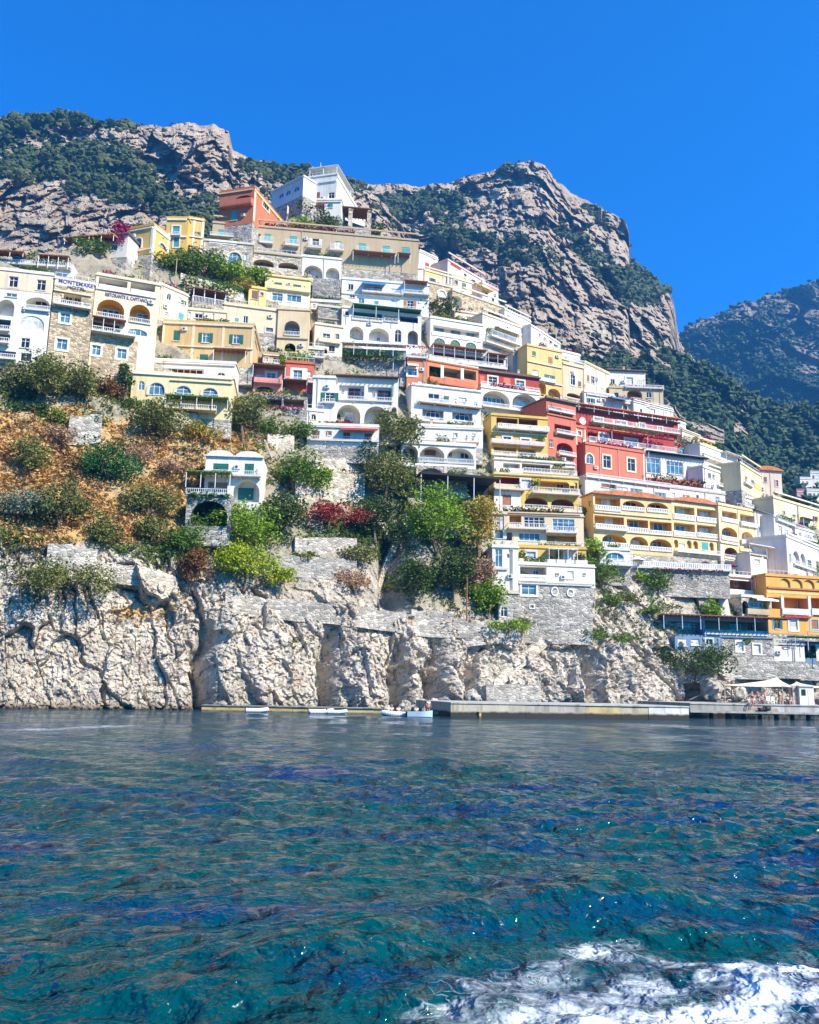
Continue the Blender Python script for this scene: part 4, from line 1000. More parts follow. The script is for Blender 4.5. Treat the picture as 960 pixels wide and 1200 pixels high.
# ------------------------------------------------------------------ the white houses of the middle
B('mu', 'K4', 'upper white house with green shutters just under the convent', 150, 464, 305, 190, 220, 'w', 'w 193 238 225 277 Sg; w 305 248 338 286 Sg; w 392 258 420 288 k; k 150 198 464 210; p 300 280 345 292 Cbl P1; a 130 220 150 258 k')
B('mm', 'K4', 'white middle house with blue awning and long balcony', 80, 492, 425, 268, 302, (.74, .74, .72), """
w 112 290 137 320 k; p 176 288 285 302 Cbl P1.6; w 182 302 222 332 b; w 232 304 272 334 b; b 176 328 370 346 bar; w 315 312 340 336 b; w 160 355 188 382 b; w 235 370 255 390 b; w 313 362 343 408 b; w 388 368 418 410 k; b 180 392 268 414 bar; b 280 398 450 420 bar P.5
k 80 345 492 356; p 370 285 480 305 Cbr P1.6; w 390 320 415 342 k; w 440 320 462 345 k; w 120 340 145 355 k; b 360 332 492 350 bar""")
B('ma', 'K4', 'white house with deep arched loggias and a green shaded upper terrace', 80, 455, 602, 402, 440, 'w', """
l 135 420 272 462 d1.8 Ct; b 130 448 275 472 bar P.2; l 282 436 345 470 d1.6 Cw; b 280 455 348 474 bar P.2; l 355 442 440 476 d1.6 Cbs; la 120 487 185 556 d1.6 Cw; la 210 494 305 566 d1.8 Cw; a 330 503 362 566 k; la 392 508 440 578 d1.6 Cgy; w 98 418 115 440 k; w 246 540 262 560 k r1.7; w 150 500 162 512 k r1.5; k 130 410 455 424 Cg; p 130 404 450 424 Cg P1.4""")
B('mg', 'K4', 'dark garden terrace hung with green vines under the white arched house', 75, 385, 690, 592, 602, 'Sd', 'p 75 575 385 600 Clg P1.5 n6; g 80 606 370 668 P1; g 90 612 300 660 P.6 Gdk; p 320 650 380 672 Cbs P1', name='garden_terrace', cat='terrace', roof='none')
B('mw', 'K4', 'white house with green arched windows and a planted roof edge', 497, 742, 615, 450, 490, 'w', """
l 510 482 728 545 d1.3 Cw; w 520 482 562 525 b r1.2 Ft; w 594 492 638 535 b r1.2 Ft; w 668 500 704 540 b r1.2 Ft; b 503 525 735 556 solid P.12; a 515 542 566 583 Sg Tw; a 590 551 638 597 Sg Tw; a 662 562 712 603 Sg Tw; g 510 438 735 470 P-.4 Gyg; p 505 585 745 610 Cbr P1.2; >L w 466 480 476 500 k; w 462 520 480 545 k""", Lx=455)
B('gh', 'K4', 'small ochre stone house with a white tracery window', 487, 602, 395, 285, 312, 'So', 'a 535 318 570 354 c Tw; w 575 350 590 372 k; b 530 345 575 362 bar P.4')
B('cs', 'K4', 'cream house with two green shuttered windows on the right skyline', 470, 692, 345, 228, 290, (.74, .64, .46), 'w 570 256 593 294 Sg; w 610 272 626 297 k; w 646 284 666 314 Sg; m 470 236 545 262 Cy2; k 470 235 692 248 Ccr; w 500 262 515 282 k')
B('pg', 'K4', 'white house with one red shuttered window at the end of the convent', 443, 532, 250, 140, 180, (.80, .74, .70), 'w 473 187 493 222 Srd; k 443 145 532 156')
B('pp', 'K4', 'pale pink house with a red panel on the skyline', 578, 750, 330, 180, 282, 'pw', 'm 592 196 640 222 Crd; w 655 240 668 260 k; w 690 265 702 285 k; k 578 188 750 200 Cpw')
B('pe', 'K4', 'white house with a pink gable at the outer end of the skyline row', 742, 816, 400, 288, 322, (.80, .76, .72), 'w 785 355 796 376 k; w 755 330 766 350 k; m 775 292 815 330 Cpk; p 690 300 770 345 Cy2 P1.4')
B('ol', 'K4', 'long ochre stone house with an arched recess stepping down the ridge', 600, 852, 450, 322, 408, 'So', 'la 605 340 645 404 d1.5 Cw; w 675 400 700 420 k; w 740 400 755 420 k; k 650 335 852 350 Ccr; w 790 415 802 432 k', thmax=45)
B('lc', 'K4', 'long cream terraced house with white railings below the ochre ridge house', 742, 962, 600, 432, 512, (.76, .68, .54), 'b 760 520 900 585 bar P1.6; w 790 505 815 535 k; w 840 520 860 545 k; p 800 498 905 530 Cw P1.4; g 760 490 800 540 P.3; w 900 520 915 545 k; k 742 440 962 455; b 745 560 880 600 bar P1', thmax=42)
B('ws', 'K6', 'white stair stepped house on the ridge above the ochre houses', 330, 467, 135, 8, 95, 'w', 'w 365 40 376 60 k; w 390 58 400 78 k; w 415 75 426 93 k; w 440 92 448 108 k')
B('gc', 'K6', 'unpainted grey concrete block beside the ochre yellow house', 245, 342, 248, 132, 148, 'gy', 'b 255 108 345 140 bar P.4; w 300 165 318 195 k')
B('oy', 'K6', 'ochre yellow house with orange shutters and round yellow arch', 312, 476, 352, 100, 135, (.72, .52, .22), 'w 410 152 430 188 Sob; w 338 213 364 250 c; w 405 236 430 262 b; k 315 184 476 196 Ccr; k 345 270 476 282 Ccr; la 410 297 466 346 d1.2 Cye; b 335 255 440 275 solid P.5; w 335 125 352 150 k; la 365 270 400 330 d1 Cye')
B('bh', 'K6', 'beige house with one white framed window right of the ochre yellow house', 478, 582, 345, 180, 205, (.62, .52, .36), 'w 514 236 536 287 k Tw; la 498 318 560 352 d1.5 Cst; k 478 190 582 202 Ccr; b 478 160 582 185 bar P.2')
B('ch', 'K6', 'cream house with two tall dark windows below the wooded skyline', 578, 696, 330, 180, 238, (.76, .66, .48), 'w 612 240 629 282 k; w 654 256 669 302 k; k 578 195 696 208 Ccr')
B('fw', 'K6', 'flat roofed white box house on the skyline above the red hotel', 690, 866, 302, 216, 222, (.76, .72, .66), 'w 775 248 808 286 c Tw; k 690 216 866 226 Cob', roof='dark')
B('fo', 'K6', 'low ochre stone base with dark opening under the white box house', 698, 950, 398, 300, 306, (.60, .48, .30), 'la 780 306 850 345 d2 Cst; w 870 318 895 345 k; w 720 320 740 345 k; b 770 290 950 306 bar P.5')
B('b1', 'K6', 'white house with a glazed roof terrace left of the blue awning', 580, 722, 392, 318, 340, 'w', 'w 600 345 620 370 k; b 590 325 715 345 bar P.3; w 660 350 675 375 k')
B('b2', 'K6', 'white house under a blue awning above the red hotel roof', 715, 906, 440, 352, 384, (.76, .76, .74), 'p 690 338 770 362 Cbl P1.5; w 760 380 780 410 k; w 840 390 856 415 k; b 720 365 880 385 bar P.5')
B('b3', 'K8', 'white house stepping down the ridge behind the red hotel', 92, 276, 305, 205, 252, (.78, .77, .75), 'w 170 235 190 260 c; w 235 250 248 272 k; k 92 212 276 222; w 120 235 132 255 k')
# ------------------------------------------------------------------ red and white houses in the centre
B('ut', 'K4', 'long roof terrace with brown canopy and white railing above the orange house', 492, 852, 700, 600, 645, (.62, .60, .56), 'l 510 612 745 655 d2.2 Cob; l 757 637 842 672 d2 Cob; b 490 640 850 695 bar P1.2; p 500 585 750 625 Cbr P1.4 n6; p 757 622 848 645 Cbr P1.4 n3', name='terrace_house')
B('rt', 'K4', 'narrow orange red house with a white awning over its window', 387, 483, 808, 640, 648, (.60, .18, .08), 'w 392 686 434 722 b Tw; p 388 662 440 690 Cw P1; b 387 612 483 644 bar P.5; g 385 578 490 600 P.2 Gpu; w 396 752 420 780 k')
B('ro', 'K4', 'orange house with open white columned veranda', 483, 722, 802, 652, 694, (.64, .23, .10), 'l 492 674 546 732 d2 Cg; l 560 682 640 738 d2.5 Cst; l 654 692 712 744 d2.5 Cst; g 495 680 540 725 P-1 Ggn; m 545 672 560 735 Cw; m 640 685 654 740 Cw; b 490 728 700 785 solid P.5 C'+'tc; k 483 658 722 672 Ccr')
B('dr', 'K6', 'dark red upper house with cream framed windows over the white vaulted veranda', 78, 367, 322, 218, 256, 'rd', 'w 130 244 170 286 k Tcr; w 260 262 297 306 b Tcr; b 88 282 362 316 bar P.9; k 78 222 367 234 Cbr; m 200 250 232 300 Ctc; m 90 240 110 285 Ctc', roof='dark')
B('dv', 'K6', 'white veranda house with two wide vaulted bays under the dark red house', 95, 369, 430, 296, 334, 'w', 'la 102 304 230 400 d2 Cw; la 242 320 362 412 d2 Cw; w 105 338 225 380 b r1.9; w 250 350 355 400 c r1.9; b 95 372 369 420 bar P.9')
B('wl', 'K5', 'white long house with arched dark windows and stained balconies', 488, 814, 408, 205, 242, (.72, .70, .68), """
w 567 243 620 276 k; w 710 262 746 284 k; b 520 280 810 312 bar P1; k 520 296 812 314 Cob; l 540 315 640 372 d.8 Cgy; a 555 318 622 366 k r.75; l 680 328 775 385 d.8 Cgy; a 692 332 760 378 k r.75; b 512 362 815 402 bar P1; w 780 285 800 320 k; k 488 212 814 224; w 640 255 665 280 c""", Lx=480)
B('w2', 'K5', 'blank white middle storey with a long railing between the two balconied houses', 510, 824, 490, 398, 408, 'w', 'w 528 425 548 446 b; b 505 452 805 480 bar P.9; k 510 402 824 414; w 470 410 490 430 k; w 690 430 705 450 c; w 600 432 612 450 c', push=2.2)
B('w3', 'K5', 'white house with three arched loggias standing on stone pillars', 443, 792, 585, 474, 494, 'w', 'la 448 486 520 572 d2 Cw; la 527 490 645 574 d2 Cw; la 656 498 780 582 d2 Cw; w 478 496 505 540 Sbr r1.9; w 548 508 604 538 Sbr r1.9; w 716 522 758 552 k r1.9; a 662 515 680 544 k r1.9; b 523 542 785 578 bar P.15; k 443 480 792 490', push=2.6)
B('w4', 'K5', 'stone base with pillars under the three arched loggias', 510, 752, 648, 582, 588, 'S', 'm 508 582 520 648 Ccr; m 640 585 655 648 Ccr; g 660 600 745 645 P.2 Gyg; la 528 592 636 646 d1 CSd', name='retaining_wall', cat='wall', roof='none', group='stone walls', push=3.0)
B('wd', 'K5', 'white house with two big arches and brown windows in the centre of the town', 128, 426, 398, 165, 178, 'w', """
w 193 220 249 274 k Fbr r.55; w 330 230 392 284 k Fbr r.55; w 163 225 176 243 k r.55; w 255 235 264 262 k r.55; w 310 236 321 262 k r.55; la 138 294 250 394 d2.2 Cw; la 268 302 380 394 d2.2 Cw; la 396 308 420 360 d1.5 Cw; b 130 268 402 286 bar P.3; k 128 170 426 186 Clg; p 128 160 430 180 Cbr P.8 n2; l 150 204 268 276 d.6 Cw; l 285 212 398 284 d.6 Cw; w 175 330 215 392 c r2.1; w 310 335 350 392 c r2.1""", roof='dark', thmin=2, push=3.2)
B('wz', 'K5', 'white set back wing with one dark window left of the two big arches', 24, 130, 400, 172, 174, 'w', 'w 85 240 127 282 k; b 70 272 132 294 bar P.6; w 50 340 70 370 k', push=1.8, thmin=2)
B('wx', 'K5', 'low white annex with brown shutters below the two big arches', 0, 336, 480, 396, 402, 'w', 'w 22 418 58 468 Sbr; w 97 420 110 441 k; w 168 426 202 470 Srd; w 268 431 304 465 Srd; k 0 400 336 408; p 160 402 330 412 Crd P1.2; b 0 455 336 475 bar P.4', push=4, thmin=2)
B('wy', 'K5', 'tiny white hut with an arched window left of the low annex roof', -2, 76, 402, 325, 332, 'w', 'a 18 340 42 369 k Tcr; w 52 372 64 388 k', name='hut', thmin=2)
B('pi', 'K3', 'pink house with a blue door and terrace arch', 468, 602, 482, 368, 378, 'pk', 'w 530 386 572 428 b Tw; la 482 450 562 480 d1.6 Ck; b 470 420 602 445 solid P.8 C'+'pk; w 480 395 515 425 k; p 465 358 620 378 Cbr P1.8')
B('rh', 'K3', 'brick red house with a blue door between the pink house and the white arched house', 616, 752, 476, 340, 350, (.58, .14, .08), 'm 640 362 720 430 Cw; w 654 374 696 430 b Tw; p 600 430 720 452 Cbr P2; b 620 425 750 440 bar P.8; w 720 380 740 410 k', Rx=790)
B('rg', 'K3', 'garden terrace with vine pergola and pink flowers under the pink house', 474, 720, 560, 492, 500, 'S', 'l 485 508 600 548 d2 Cst; l 610 510 705 550 d2 Cst; g 478 468 705 512 P.7; g 500 540 700 566 P.4 Gpu; w 515 535 560 548 b r1.9', name='garden_terrace', cat='terrace', roof='none')
B('co', 'K11', 'white cottage with green doors standing alone above the cliff', 132, 356, 318, 112, 120, 'w', 'w 165 143 226 187 Sg; w 288 144 325 198 Sg; la 243 206 348 296 d1.4 Cw; w 262 238 326 290 Sg r1.35; l 145 214 222 268 d1.6 Cgy; w 152 236 200 262 k r1.5; p 72 186 246 210 Cgn P2.6 n4; b 132 178 354 200 bar P.9; g 80 180 240 194 P1.6 Gyg; >R w 380 160 392 190 k; k 356 120 425 130', Rx=426, roof='vault', name='cottage', cat='cottage', thmin=2)
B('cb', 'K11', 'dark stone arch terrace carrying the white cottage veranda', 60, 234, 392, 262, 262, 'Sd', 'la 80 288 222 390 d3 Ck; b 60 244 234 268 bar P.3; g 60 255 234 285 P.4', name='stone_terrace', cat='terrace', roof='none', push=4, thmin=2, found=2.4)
# ------------------------------------------------------------------ the tall terraced apartment tower
B('t1', 'Q1', 'top storeys of the yellow apartment house with a white balustrade', 108, 562, 415, 45, 82, (.70, .47, .12), """
l 150 62 320 128 d2 Cob; l 328 72 480 136 d2 Cob; b 150 118 560 190 balus P1; w 205 216 268 272 k Tw; w 350 234 416 296 k Tw; b 100 246 530 302 solid P.8 Cpw; l 128 292 312 352 d1.5 Cye; l 325 304 468 372 d1.5 Cye; b 105 350 552 402 bar P1; g 480 220 535 290 P.4; g 100 205 140 245 P.3 Gyg; w 340 335 460 372 b r1.4; k 108 185 562 200""", name='apartment_house', cat='apartment house', group='storeys of the terraced apartment house')
B('t2', 'Q1', 'white balconied storey below the top of the yellow apartment house', 132, 782, 610, 402, 448, (.72, .66, .58), 'l 205 428 338 496 d1.5 Clg; l 355 432 582 512 d1.5 Cst; l 600 458 780 528 d1.5 Ccr; w 215 432 330 490 c r1.4; w 380 440 540 500 b r1.4; b 135 478 350 522 solid P1; b 352 474 782 542 bar P1; g 600 440 690 470 P.5; k 132 410 782 424', name='apartment_house', cat='apartment house', group='storeys of the terraced apartment house', push=2.0)
B('t3', 'Q1', 'yellow middle storeys of the apartment house with arched brown recesses', 128, 812, 860, 522, 562, (.74, .48, .10), """
m 128 648 346 860 Cw; l 145 538 332 606 d1.6 Crd; b 128 602 372 656 bar P.9; w 198 682 268 770 Sob; w 350 562 422 632 c; l 500 572 800 656 d1.8 Cye; w 630 578 690 652 k r1.7; b 432 628 806 696 bar P1; la 376 702 562 786 d1.8 Cob; la 590 714 772 796 d1.8 Cob; b 360 768 822 836 bar P1; g 425 560 500 630 P.3; k 128 525 812 540 Clg; p 720 585 770 650 Cye P.9""", name='apartment_house', cat='apartment house', group='storeys of the terraced apartment house', push=2.3)
B('t4', 'Q2', 'glazed lower storey of the apartment house with blue windows', 118, 852, 365, 85, 110, (.74, .60, .40), """
l 255 92 350 165 d1.4 Cye; w 370 106 535 198 k; w 600 122 776 222 b; b 240 158 560 216 bar P.9; b 540 186 792 246 bar P.9; m 286 228 546 365 Ccr; w 330 234 500 304 b; l 556 254 792 326 d1.5 Cye; b 545 312 842 366 bar P.8; w 140 214 202 282 b; l 214 230 276 298 d1.2 Cgy; b 138 302 282 350 bar P.5; w 140 95 210 205 c; k 240 82 820 96 Cbr""", name='apartment_house', cat='apartment house', group='storeys of the terraced apartment house', push=2.5, found=8)
B('t5', 'Q2', 'bright yellow garden storey of the apartment house with white doors', 322, 872, 512, 355, 372, 'ye', 'w 390 386 465 456 c Tw; w 700 396 766 492 c Tw; w 575 420 600 446 k; b 325 446 872 502 solid P.8; g 330 380 380 450 P.3; g 625 390 665 450 P.3; p 555 365 790 382 Clg P1.2 n4; g 790 400 860 470 P.3', name='apartment_house', cat='apartment house', group='storeys of the terraced apartment house', push=2.7)
B('t6', 'Q2', 'white bottom storey of the apartment house with a railed loggia', 322, 942, 655, 490, 518, 'w', 'l 340 504 552 576 d2 Clg; a 440 528 490 574 k r1.9; b 328 572 552 630 bar P.3; w 718 542 771 606 b; w 630 560 645 580 c; k 322 622 942 648 Clg; w 850 560 862 578 c', name='apartment_house', cat='apartment house', group='storeys of the terraced apartment house', push=2.3)
B('t7', 'Q2', 'white blue shaded stair block at the left foot of the apartment house', 116, 326, 732, 355, 358, 'w', 'w 138 366 196 512 b; a 232 404 254 438 k; k 118 515 240 535 Clg; a 232 690 250 708 k', name='stair_block', cat='apartment house', group='storeys of the terraced apartment house', push=1.8)
B('t8', 'Q2', 'tall stone base wall with two white oval windows under the apartment house', 326, 922, 960, 645, 668, 'S', 'o 588 668 648 746; o 714 682 774 754; w 420 816 450 842 k Tw; w 352 652 468 736 b Tw; k 326 640 922 662 Clg', name='retaining_wall', cat='wall', group='stone walls', roof='none', push=1.2)
B('t9', 'Q2', 'low stone house with an arched door left of the oval windows', 170, 328, 925, 722, 728, 'S', 'a 183 826 238 912 k', name='stone_store', cat='house', push=1.2)
# ------------------------------------------------------------------ the red hotel
B('r1', 'K6', 'red hotel wing of stacked arched balconies beside the apartment house', 402, 542, 690, 348, 378, 'co', 'la 404 376 482 424 d1.5 Crd; w 410 385 470 418 b r1.4; b 400 392 525 425 bar P.7; k 402 350 542 362 Cbr; l 440 466 516 524 d1.5 Crd; w 470 475 505 515 k r1.4; b 440 502 532 526 bar P.7; la 450 550 525 608 d1.5 Crd; a 470 565 495 600 b r1.4; b 452 596 532 626 bar P.7; k 402 425 542 440 Ctc', name='hotel_wing', cat='hotel', roof='dark')
B('r2', 'K6', 'slim coral tower with cream edges between the two red hotel wings', 539, 588, 655, 482, 492, 'co', 'w 547 500 564 523 b Tcr; w 548 566 572 592 k Tcr; m 539 484 545 655 Ccr; m 581 490 587 655 Ccr; g 540 570 575 610 P.2', name='hotel_tower', cat='hotel')
B('r3', 'K6', 'top floor of the long red hotel under pink awnings', 532, 1018, 500, 392, 466, 'rd', 'w 625 436 665 472 b Tcr; w 732 452 775 492 b Tcr; w 838 464 862 502 k Tcr; w 925 480 945 512 k Tcr; b 610 455 1015 505 bar P1; p 535 392 1010 468 C'+'tc P1.5; m 710 445 722 490 Cy2; m 820 460 830 500 Cy2; m 560 420 600 470 Crd', name='hotel', cat='hotel', roof='dark', thmin=20)
B('r4', 'K6', 'middle floor of the long red hotel hung with vines and purple flowers', 558, 1000, 610, 482, 545, 'rd', 'w 650 512 690 560 b Tcr; w 770 535 826 582 b Tcr; w 880 555 910 590 b; l 596 505 640 560 d1 Crd; b 588 542 995 600 bar P1.1; g 585 472 700 500 P1.3 Ggn; g 750 505 960 545 P1.2 Gpu; p 690 505 860 535 C'+'tc P1.3; g 855 540 880 600 P.9 Gpu', name='hotel', cat='hotel', thmin=20, push=2.4)
B('r5', 'K6', 'plain coral hotel wall with cream framed windows', 586, 863, 738, 562, 606, (.60, .17, .10), 'a 588 606 620 656 b Tcr; w 668 614 702 676 k Tcr; w 782 628 816 690 k Tcr; m 855 600 863 735 Ccr', name='hotel', cat='hotel', thmin=18, push=3)
B('r6', 'K8', 'coral upper storey with blue arched windows under a green vine', 150, 402, 472, 382, 425, 'co', 'a 228 402 288 460 b Tt; a 305 422 346 458 b Tt; w 165 396 192 434 St; b 152 440 416 478 bar P1; g 228 362 390 425 P.7; m 205 400 222 455 Ctc', name='hotel_wing', cat='hotel', thmin=18)
B('r7', 'K8', 'blue glazed hotel bay storey under a dark flat canopy', 148, 422, 582, 452, 486, 'lg', 'w 152 464 216 542 b; w 245 480 322 548 b; w 340 504 415 564 b; k 148 446 422 462 Ck; m 218 465 240 560 Cw; m 325 485 338 570 Cw; p 148 446 425 470 Ck P.9 n2', name='hotel_wing', cat='hotel', thmin=14, push=2.4)
B('r8', 'K8', 'low coral plinth wall with clipped hedges under the blue glazed bays', 140, 426, 618, 556, 580, 'co', 'g 168 540 288 592 P.7 Gdk; g 298 562 420 608 P.7 Gdk', name='plinth_wall', cat='wall', roof='none', thmin=14, push=3.2, group='stone walls')
# ------------------------------------------------------------------ right shoulder
B('s1', 'K8', 'white terrace house with tall posts on the right shoulder of the hill', 404, 578, 535, 405, 470, 'w', 'l 412 445 500 490 d1.4 Clg; w 440 455 465 490 c r1.3; p 500 442 576 475 Clg P1.2; b 405 470 575 500 bar P.8; m 415 400 480 420 Cy2; w 530 480 545 505 k')
B('s2', 'K8', 'white house with four small dark windows below the white terrace house', 418, 610, 648, 512, 580, 'w', 'w 440 535 455 564 k; w 460 542 471 564 k; w 495 566 514 604 k; w 546 582 572 608 k; k 418 515 610 528; w 430 590 445 620 k; b 480 590 525 612 bar P.5', push=2.2)
B('s3', 'K8', 'cream yellow house with tall windows on the far right shoulder', 596, 756, 655, 494, 600, (.78, .64, .38), 'w 612 550 624 588 k; w 642 566 656 594 k; m 655 580 690 626 Cye; w 702 600 716 634 k; w 730 612 742 640 k; k 596 500 756 512 Ccr; b 605 580 640 600 bar P.5')
B('s4', 'K8', 'pinkish house with a tiled roof behind the cream yellow house', 662, 786, 645, 522, 530, (.68, .54, .44), 'w 700 555 715 580 k; w 755 570 768 600 k; w 680 540 690 560 k', roof='tile')
B('s5', 'K8', 'long pale grey wall house with square windows above the yellow hotel', -136, 520, 700, 556, 640, (.60, .58, .54), """
w -60 585 -30 605 b; w -20 590 0 612 k; w 12 600 62 628 c; w 76 608 132 640 b; w 190 626 242 656 b; w 270 630 285 660 k; m -136 575 520 600 Clg P.2; w 330 640 345 660 c; w 385 640 396 672 k; w 440 655 455 680 c; b -136 560 260 590 bar P.4""", name='long_house', thmin=14)
B('h1', 'Q3', 'yellow hotel front with three storeys of white balustrades', 108, 738, 738, 262, 322, (.76, .56, .28), """
l 120 284 322 386 d1.6 Cye; la 340 312 520 404 d1.6 Cye; la 538 328 706 416 d1.6 Cye; w 168 302 238 370 c r1.5; w 362 328 450 388 k r1.5; w 560 346 645 408 k r1.5; b 112 352 326 412 balus P.15; b 332 372 520 412 balus P.15; b 536 392 706 426 balus P.15; k 108 425 738 448 Ccr
l 115 436 352 548 d1.6 Cye; l 376 466 546 568 d1.6 Cye; l 560 484 735 586 d1.6 Cye; w 195 452 260 530 c r1.5; w 390 472 466 548 k r1.5; w 585 490 662 566 k r1.5; b 108 506 365 570 balus P.7; b 382 532 552 590 balus P.15; b 560 556 738 606 balus P.15; k 108 570 738 585 Ccr
la 178 582 372 684 d1.8 Cye; la 400 604 546 712 d1.8 Cye; la 560 622 736 728 d1.8 Cye; w 190 606 256 668 b r1.7; w 398 632 476 694 c r1.7; w 580 646 652 712 k r1.7; b 172 652 378 716 balus P.5; b 400 688 552 722 balus P.15; b 560 702 740 736 balus P.15; k 108 266 738 280 Ctc; >L w 70 320 90 370 k""", name='hotel', cat='hotel', Lx=46, roof='tile', thmin=14, push=2)
B('h2', 'K8', 'yellow hotel section with six white railed rooms and a row of small arches', 272, 491, 925, 664, 692, (.76, .58, .31), """
l 282 690 376 762 d1.5 Cy2; l 388 702 482 772 d1.5 Cy2; l 280 768 378 834 d1.5 Cy2; l 388 778 485 842 d1.5 Cy2; w 290 696 328 732 c r1.4; w 395 708 440 748 c r1.4; w 285 782 330 820 b r1.4; w 395 792 440 832 c r1.4; b 275 726 378 764 balus P.15; b 385 740 486 776 balus P.15; b 276 806 380 838 balus P.15; b 387 820 487 846 balus P.15
la 280 848 300 888 d.5 Cye; la 340 852 362 895 d.5 Cye; la 370 855 392 896 d.5 Cye; la 446 862 466 902 d.5 Cye; w 303 866 332 898 k; w 410 862 440 900 c; b 285 895 491 926 bar P.7; k 272 838 491 850 Ccr""", name='hotel', cat='hotel', roof='tile', thmin=8, push=2.2)
B('h3', 'K8', 'narrow cream hotel tower with an arched white loggia at its foot', 493, 581, 948, 688, 706, (.80, .62, .34), 'l 505 712 574 764 d1.4 Cy2; w 515 716 542 750 c r1.3; b 500 750 579 776 balus P.15; la 503 786 576 850 d1.4 Cye; w 507 806 545 838 b r1.3; b 500 832 579 862 balus P.15; la 517 882 578 936 d1.4 Cob; b 515 918 580 946 bar P.15; m 493 870 512 948 Clg; k 493 862 581 874 Clg', name='hotel_tower', cat='hotel', thmin=8, push=2.4)
B('h4', 'K8', 'yellow end of the hotel with a yellow arched balcony', 583, 664, 905, 706, 722, (.76, .58, .31), 'l 590 728 655 780 d1.3 Cy2; w 600 735 620 765 c r1.2; b 588 768 664 796 balus P.4; la 596 808 652 868 d1.3 Cye; b 590 852 662 880 balus P.4; w 606 820 640 860 c r1.2', name='hotel_wing', cat='hotel', thmin=8, push=2)
B('h5', 'Q3', 'white glazed arch pavilion under the left end of the yellow hotel', 160, 402, 852, 716, 724, (.66, .66, .64), 'a 205 735 350 802 b Tw; b 158 790 402 852 bar P1.2', name='pavilion', cat='hotel', thmin=8, push=3.4)
B('h6', 'K9', 'white balustraded restaurant terrace along the foot of the yellow hotel', 70, 540, 232, 186, 196, 'S', 'b 72 150 540 200 balus P.6; g 180 185 500 202 P.8 Gpu', name='restaurant_terrace', cat='terrace', roof='none', thmin=8, push=4.5)
B('g1', 'K8', 'windowless grey beige house end right of the yellow hotel', 660, 752, 875, 712, 744, (.58, .54, .46), 'w 708 800 736 838 k Tob; k 660 716 752 726 Ck', roof='dark')
B('g2', 'K8', 'white house with a glazed blue top room on the right', 680, 764, 745, 672, 690, 'w', 'w 688 685 738 718 b Tw; k 680 676 764 684')
B('g3', 'K8', 'long cream yellow house at the right edge with green terrace plants', 750, 985, 800, 648, 732, (.80, .68, .44), 'w 930 738 953 768 k; w 926 790 940 826 k; l 870 762 912 824 d1.4 Cst; b 868 800 914 826 bar P.4; w 835 730 850 745 k; w 790 715 800 735 k; g 760 735 835 765 P.5; k 750 655 985 668; g 760 628 850 662 P-.6 Gyg; p 870 745 918 765 Cob P.8; m 945 735 985 800 C'+'y2', thmax=40)
B('g4', 'K8', 'pale white house with railings between the grey house end and the cream yellow house', 752, 892, 880, 744, 800, 'lg', 'w 768 782 785 830 c; w 800 800 815 840 k; b 755 740 850 790 bar P.5; g 760 735 830 770 P.3; w 850 822 862 850 k; b 790 830 890 870 bar P.6; p 840 780 890 815 Clg P1', push=2)
B('g5', 'K9', 'bright white house with two tall arched recesses at the right', 812, 975, 222, 40, 106, 'w', 'la 838 98 868 166 d.6 Clg; la 872 110 897 172 d.6 Clg; w 906 142 926 190 k; w 945 150 958 200 k; b 836 152 935 196 bar P.5; k 812 48 975 62; w 840 20 852 40 k', push=2.4)
B('g6', 'K9', 'plain white block between the hotel terrace and the white arched house', 640, 832, 222, 118, 150, 'w', 'l 605 85 690 135 d1.5 Cy2; p 600 75 760 105 Clg P1.5; w 655 140 680 160 c; l 700 128 760 150 d1.2 Cy2; w 780 165 790 190 c', push=2.2)
B('or', 'K9', 'orange restaurant with white columns and a row of blind arches', 717, 992, 485, 220, 238, 'or', """
la 775 230 825 276 d.3 Cye; la 828 233 882 279 d.3 Cye; la 886 237 938 282 d.3 Cye; la 942 240 988 284 d.3 Cye; k 717 272 992 290 Ctc; m 717 290 992 312 C"""+"""y2; l 722 318 780 375 d2.2 Cor; l 795 320 906 378 d2.2 Cor; l 922 322 988 380 d2.2 Cor; m 780 312 794 410 Clg P.15; m 907 314 920 410 Clg P.15; w 858 340 904 376 b r2.1 Tw; b 782 370 907 405 solid P.3 Clg; b 920 372 990 405 solid P.3 Clg; k 790 404 912 420 Crd P.5; w 820 422 858 474 c Tw; w 752 420 776 468 k; m 915 420 992 485 Cgy; w 925 425 955 470 c""", name='restaurant', cat='restaurant', thmin=4, push=2)
B('wt1', 'K9', 'small white house with a railed dark loggia and white garage door', 530, 722, 322, 222, 238, 'w', 'l 535 237 642 288 d1.6 Cob; w 648 250 712 318 c; b 528 282 646 312 balus P.3; k 530 226 722 236 Cob; w 560 245 580 270 k r1.5; p 640 222 722 236 C'+'ob P1', thmin=4)
B('wt2', 'K9', 'stone fronted room under a white awning below the small white house', 598, 738, 410, 318, 328, 'Sb', 'w 636 340 716 372 b; p 636 316 738 336 Cw P1.6; b 615 372 720 404 solid P.5 Cbe; la 585 335 628 400 d1.5 Ck; w 690 342 714 372 c', thmin=4, push=2.4)
B('dg', 'K9', 'dark glazed waterside restaurant under a long brown canopy', 240, 722, 508, 412, 414, 'bs', 'l 250 430 415 497 d2 Cbs; l 426 426 716 497 d3 Cst; p 200 406 790 420 Cbr P2.2 n8; b 420 474 718 502 glass P.3; w 540 432 592 474 k r2.9; w 620 432 650 480 k r2.9; w 270 440 400 492 b r1.9', name='restaurant', cat='restaurant', roof='dark', theta=10, push=3)
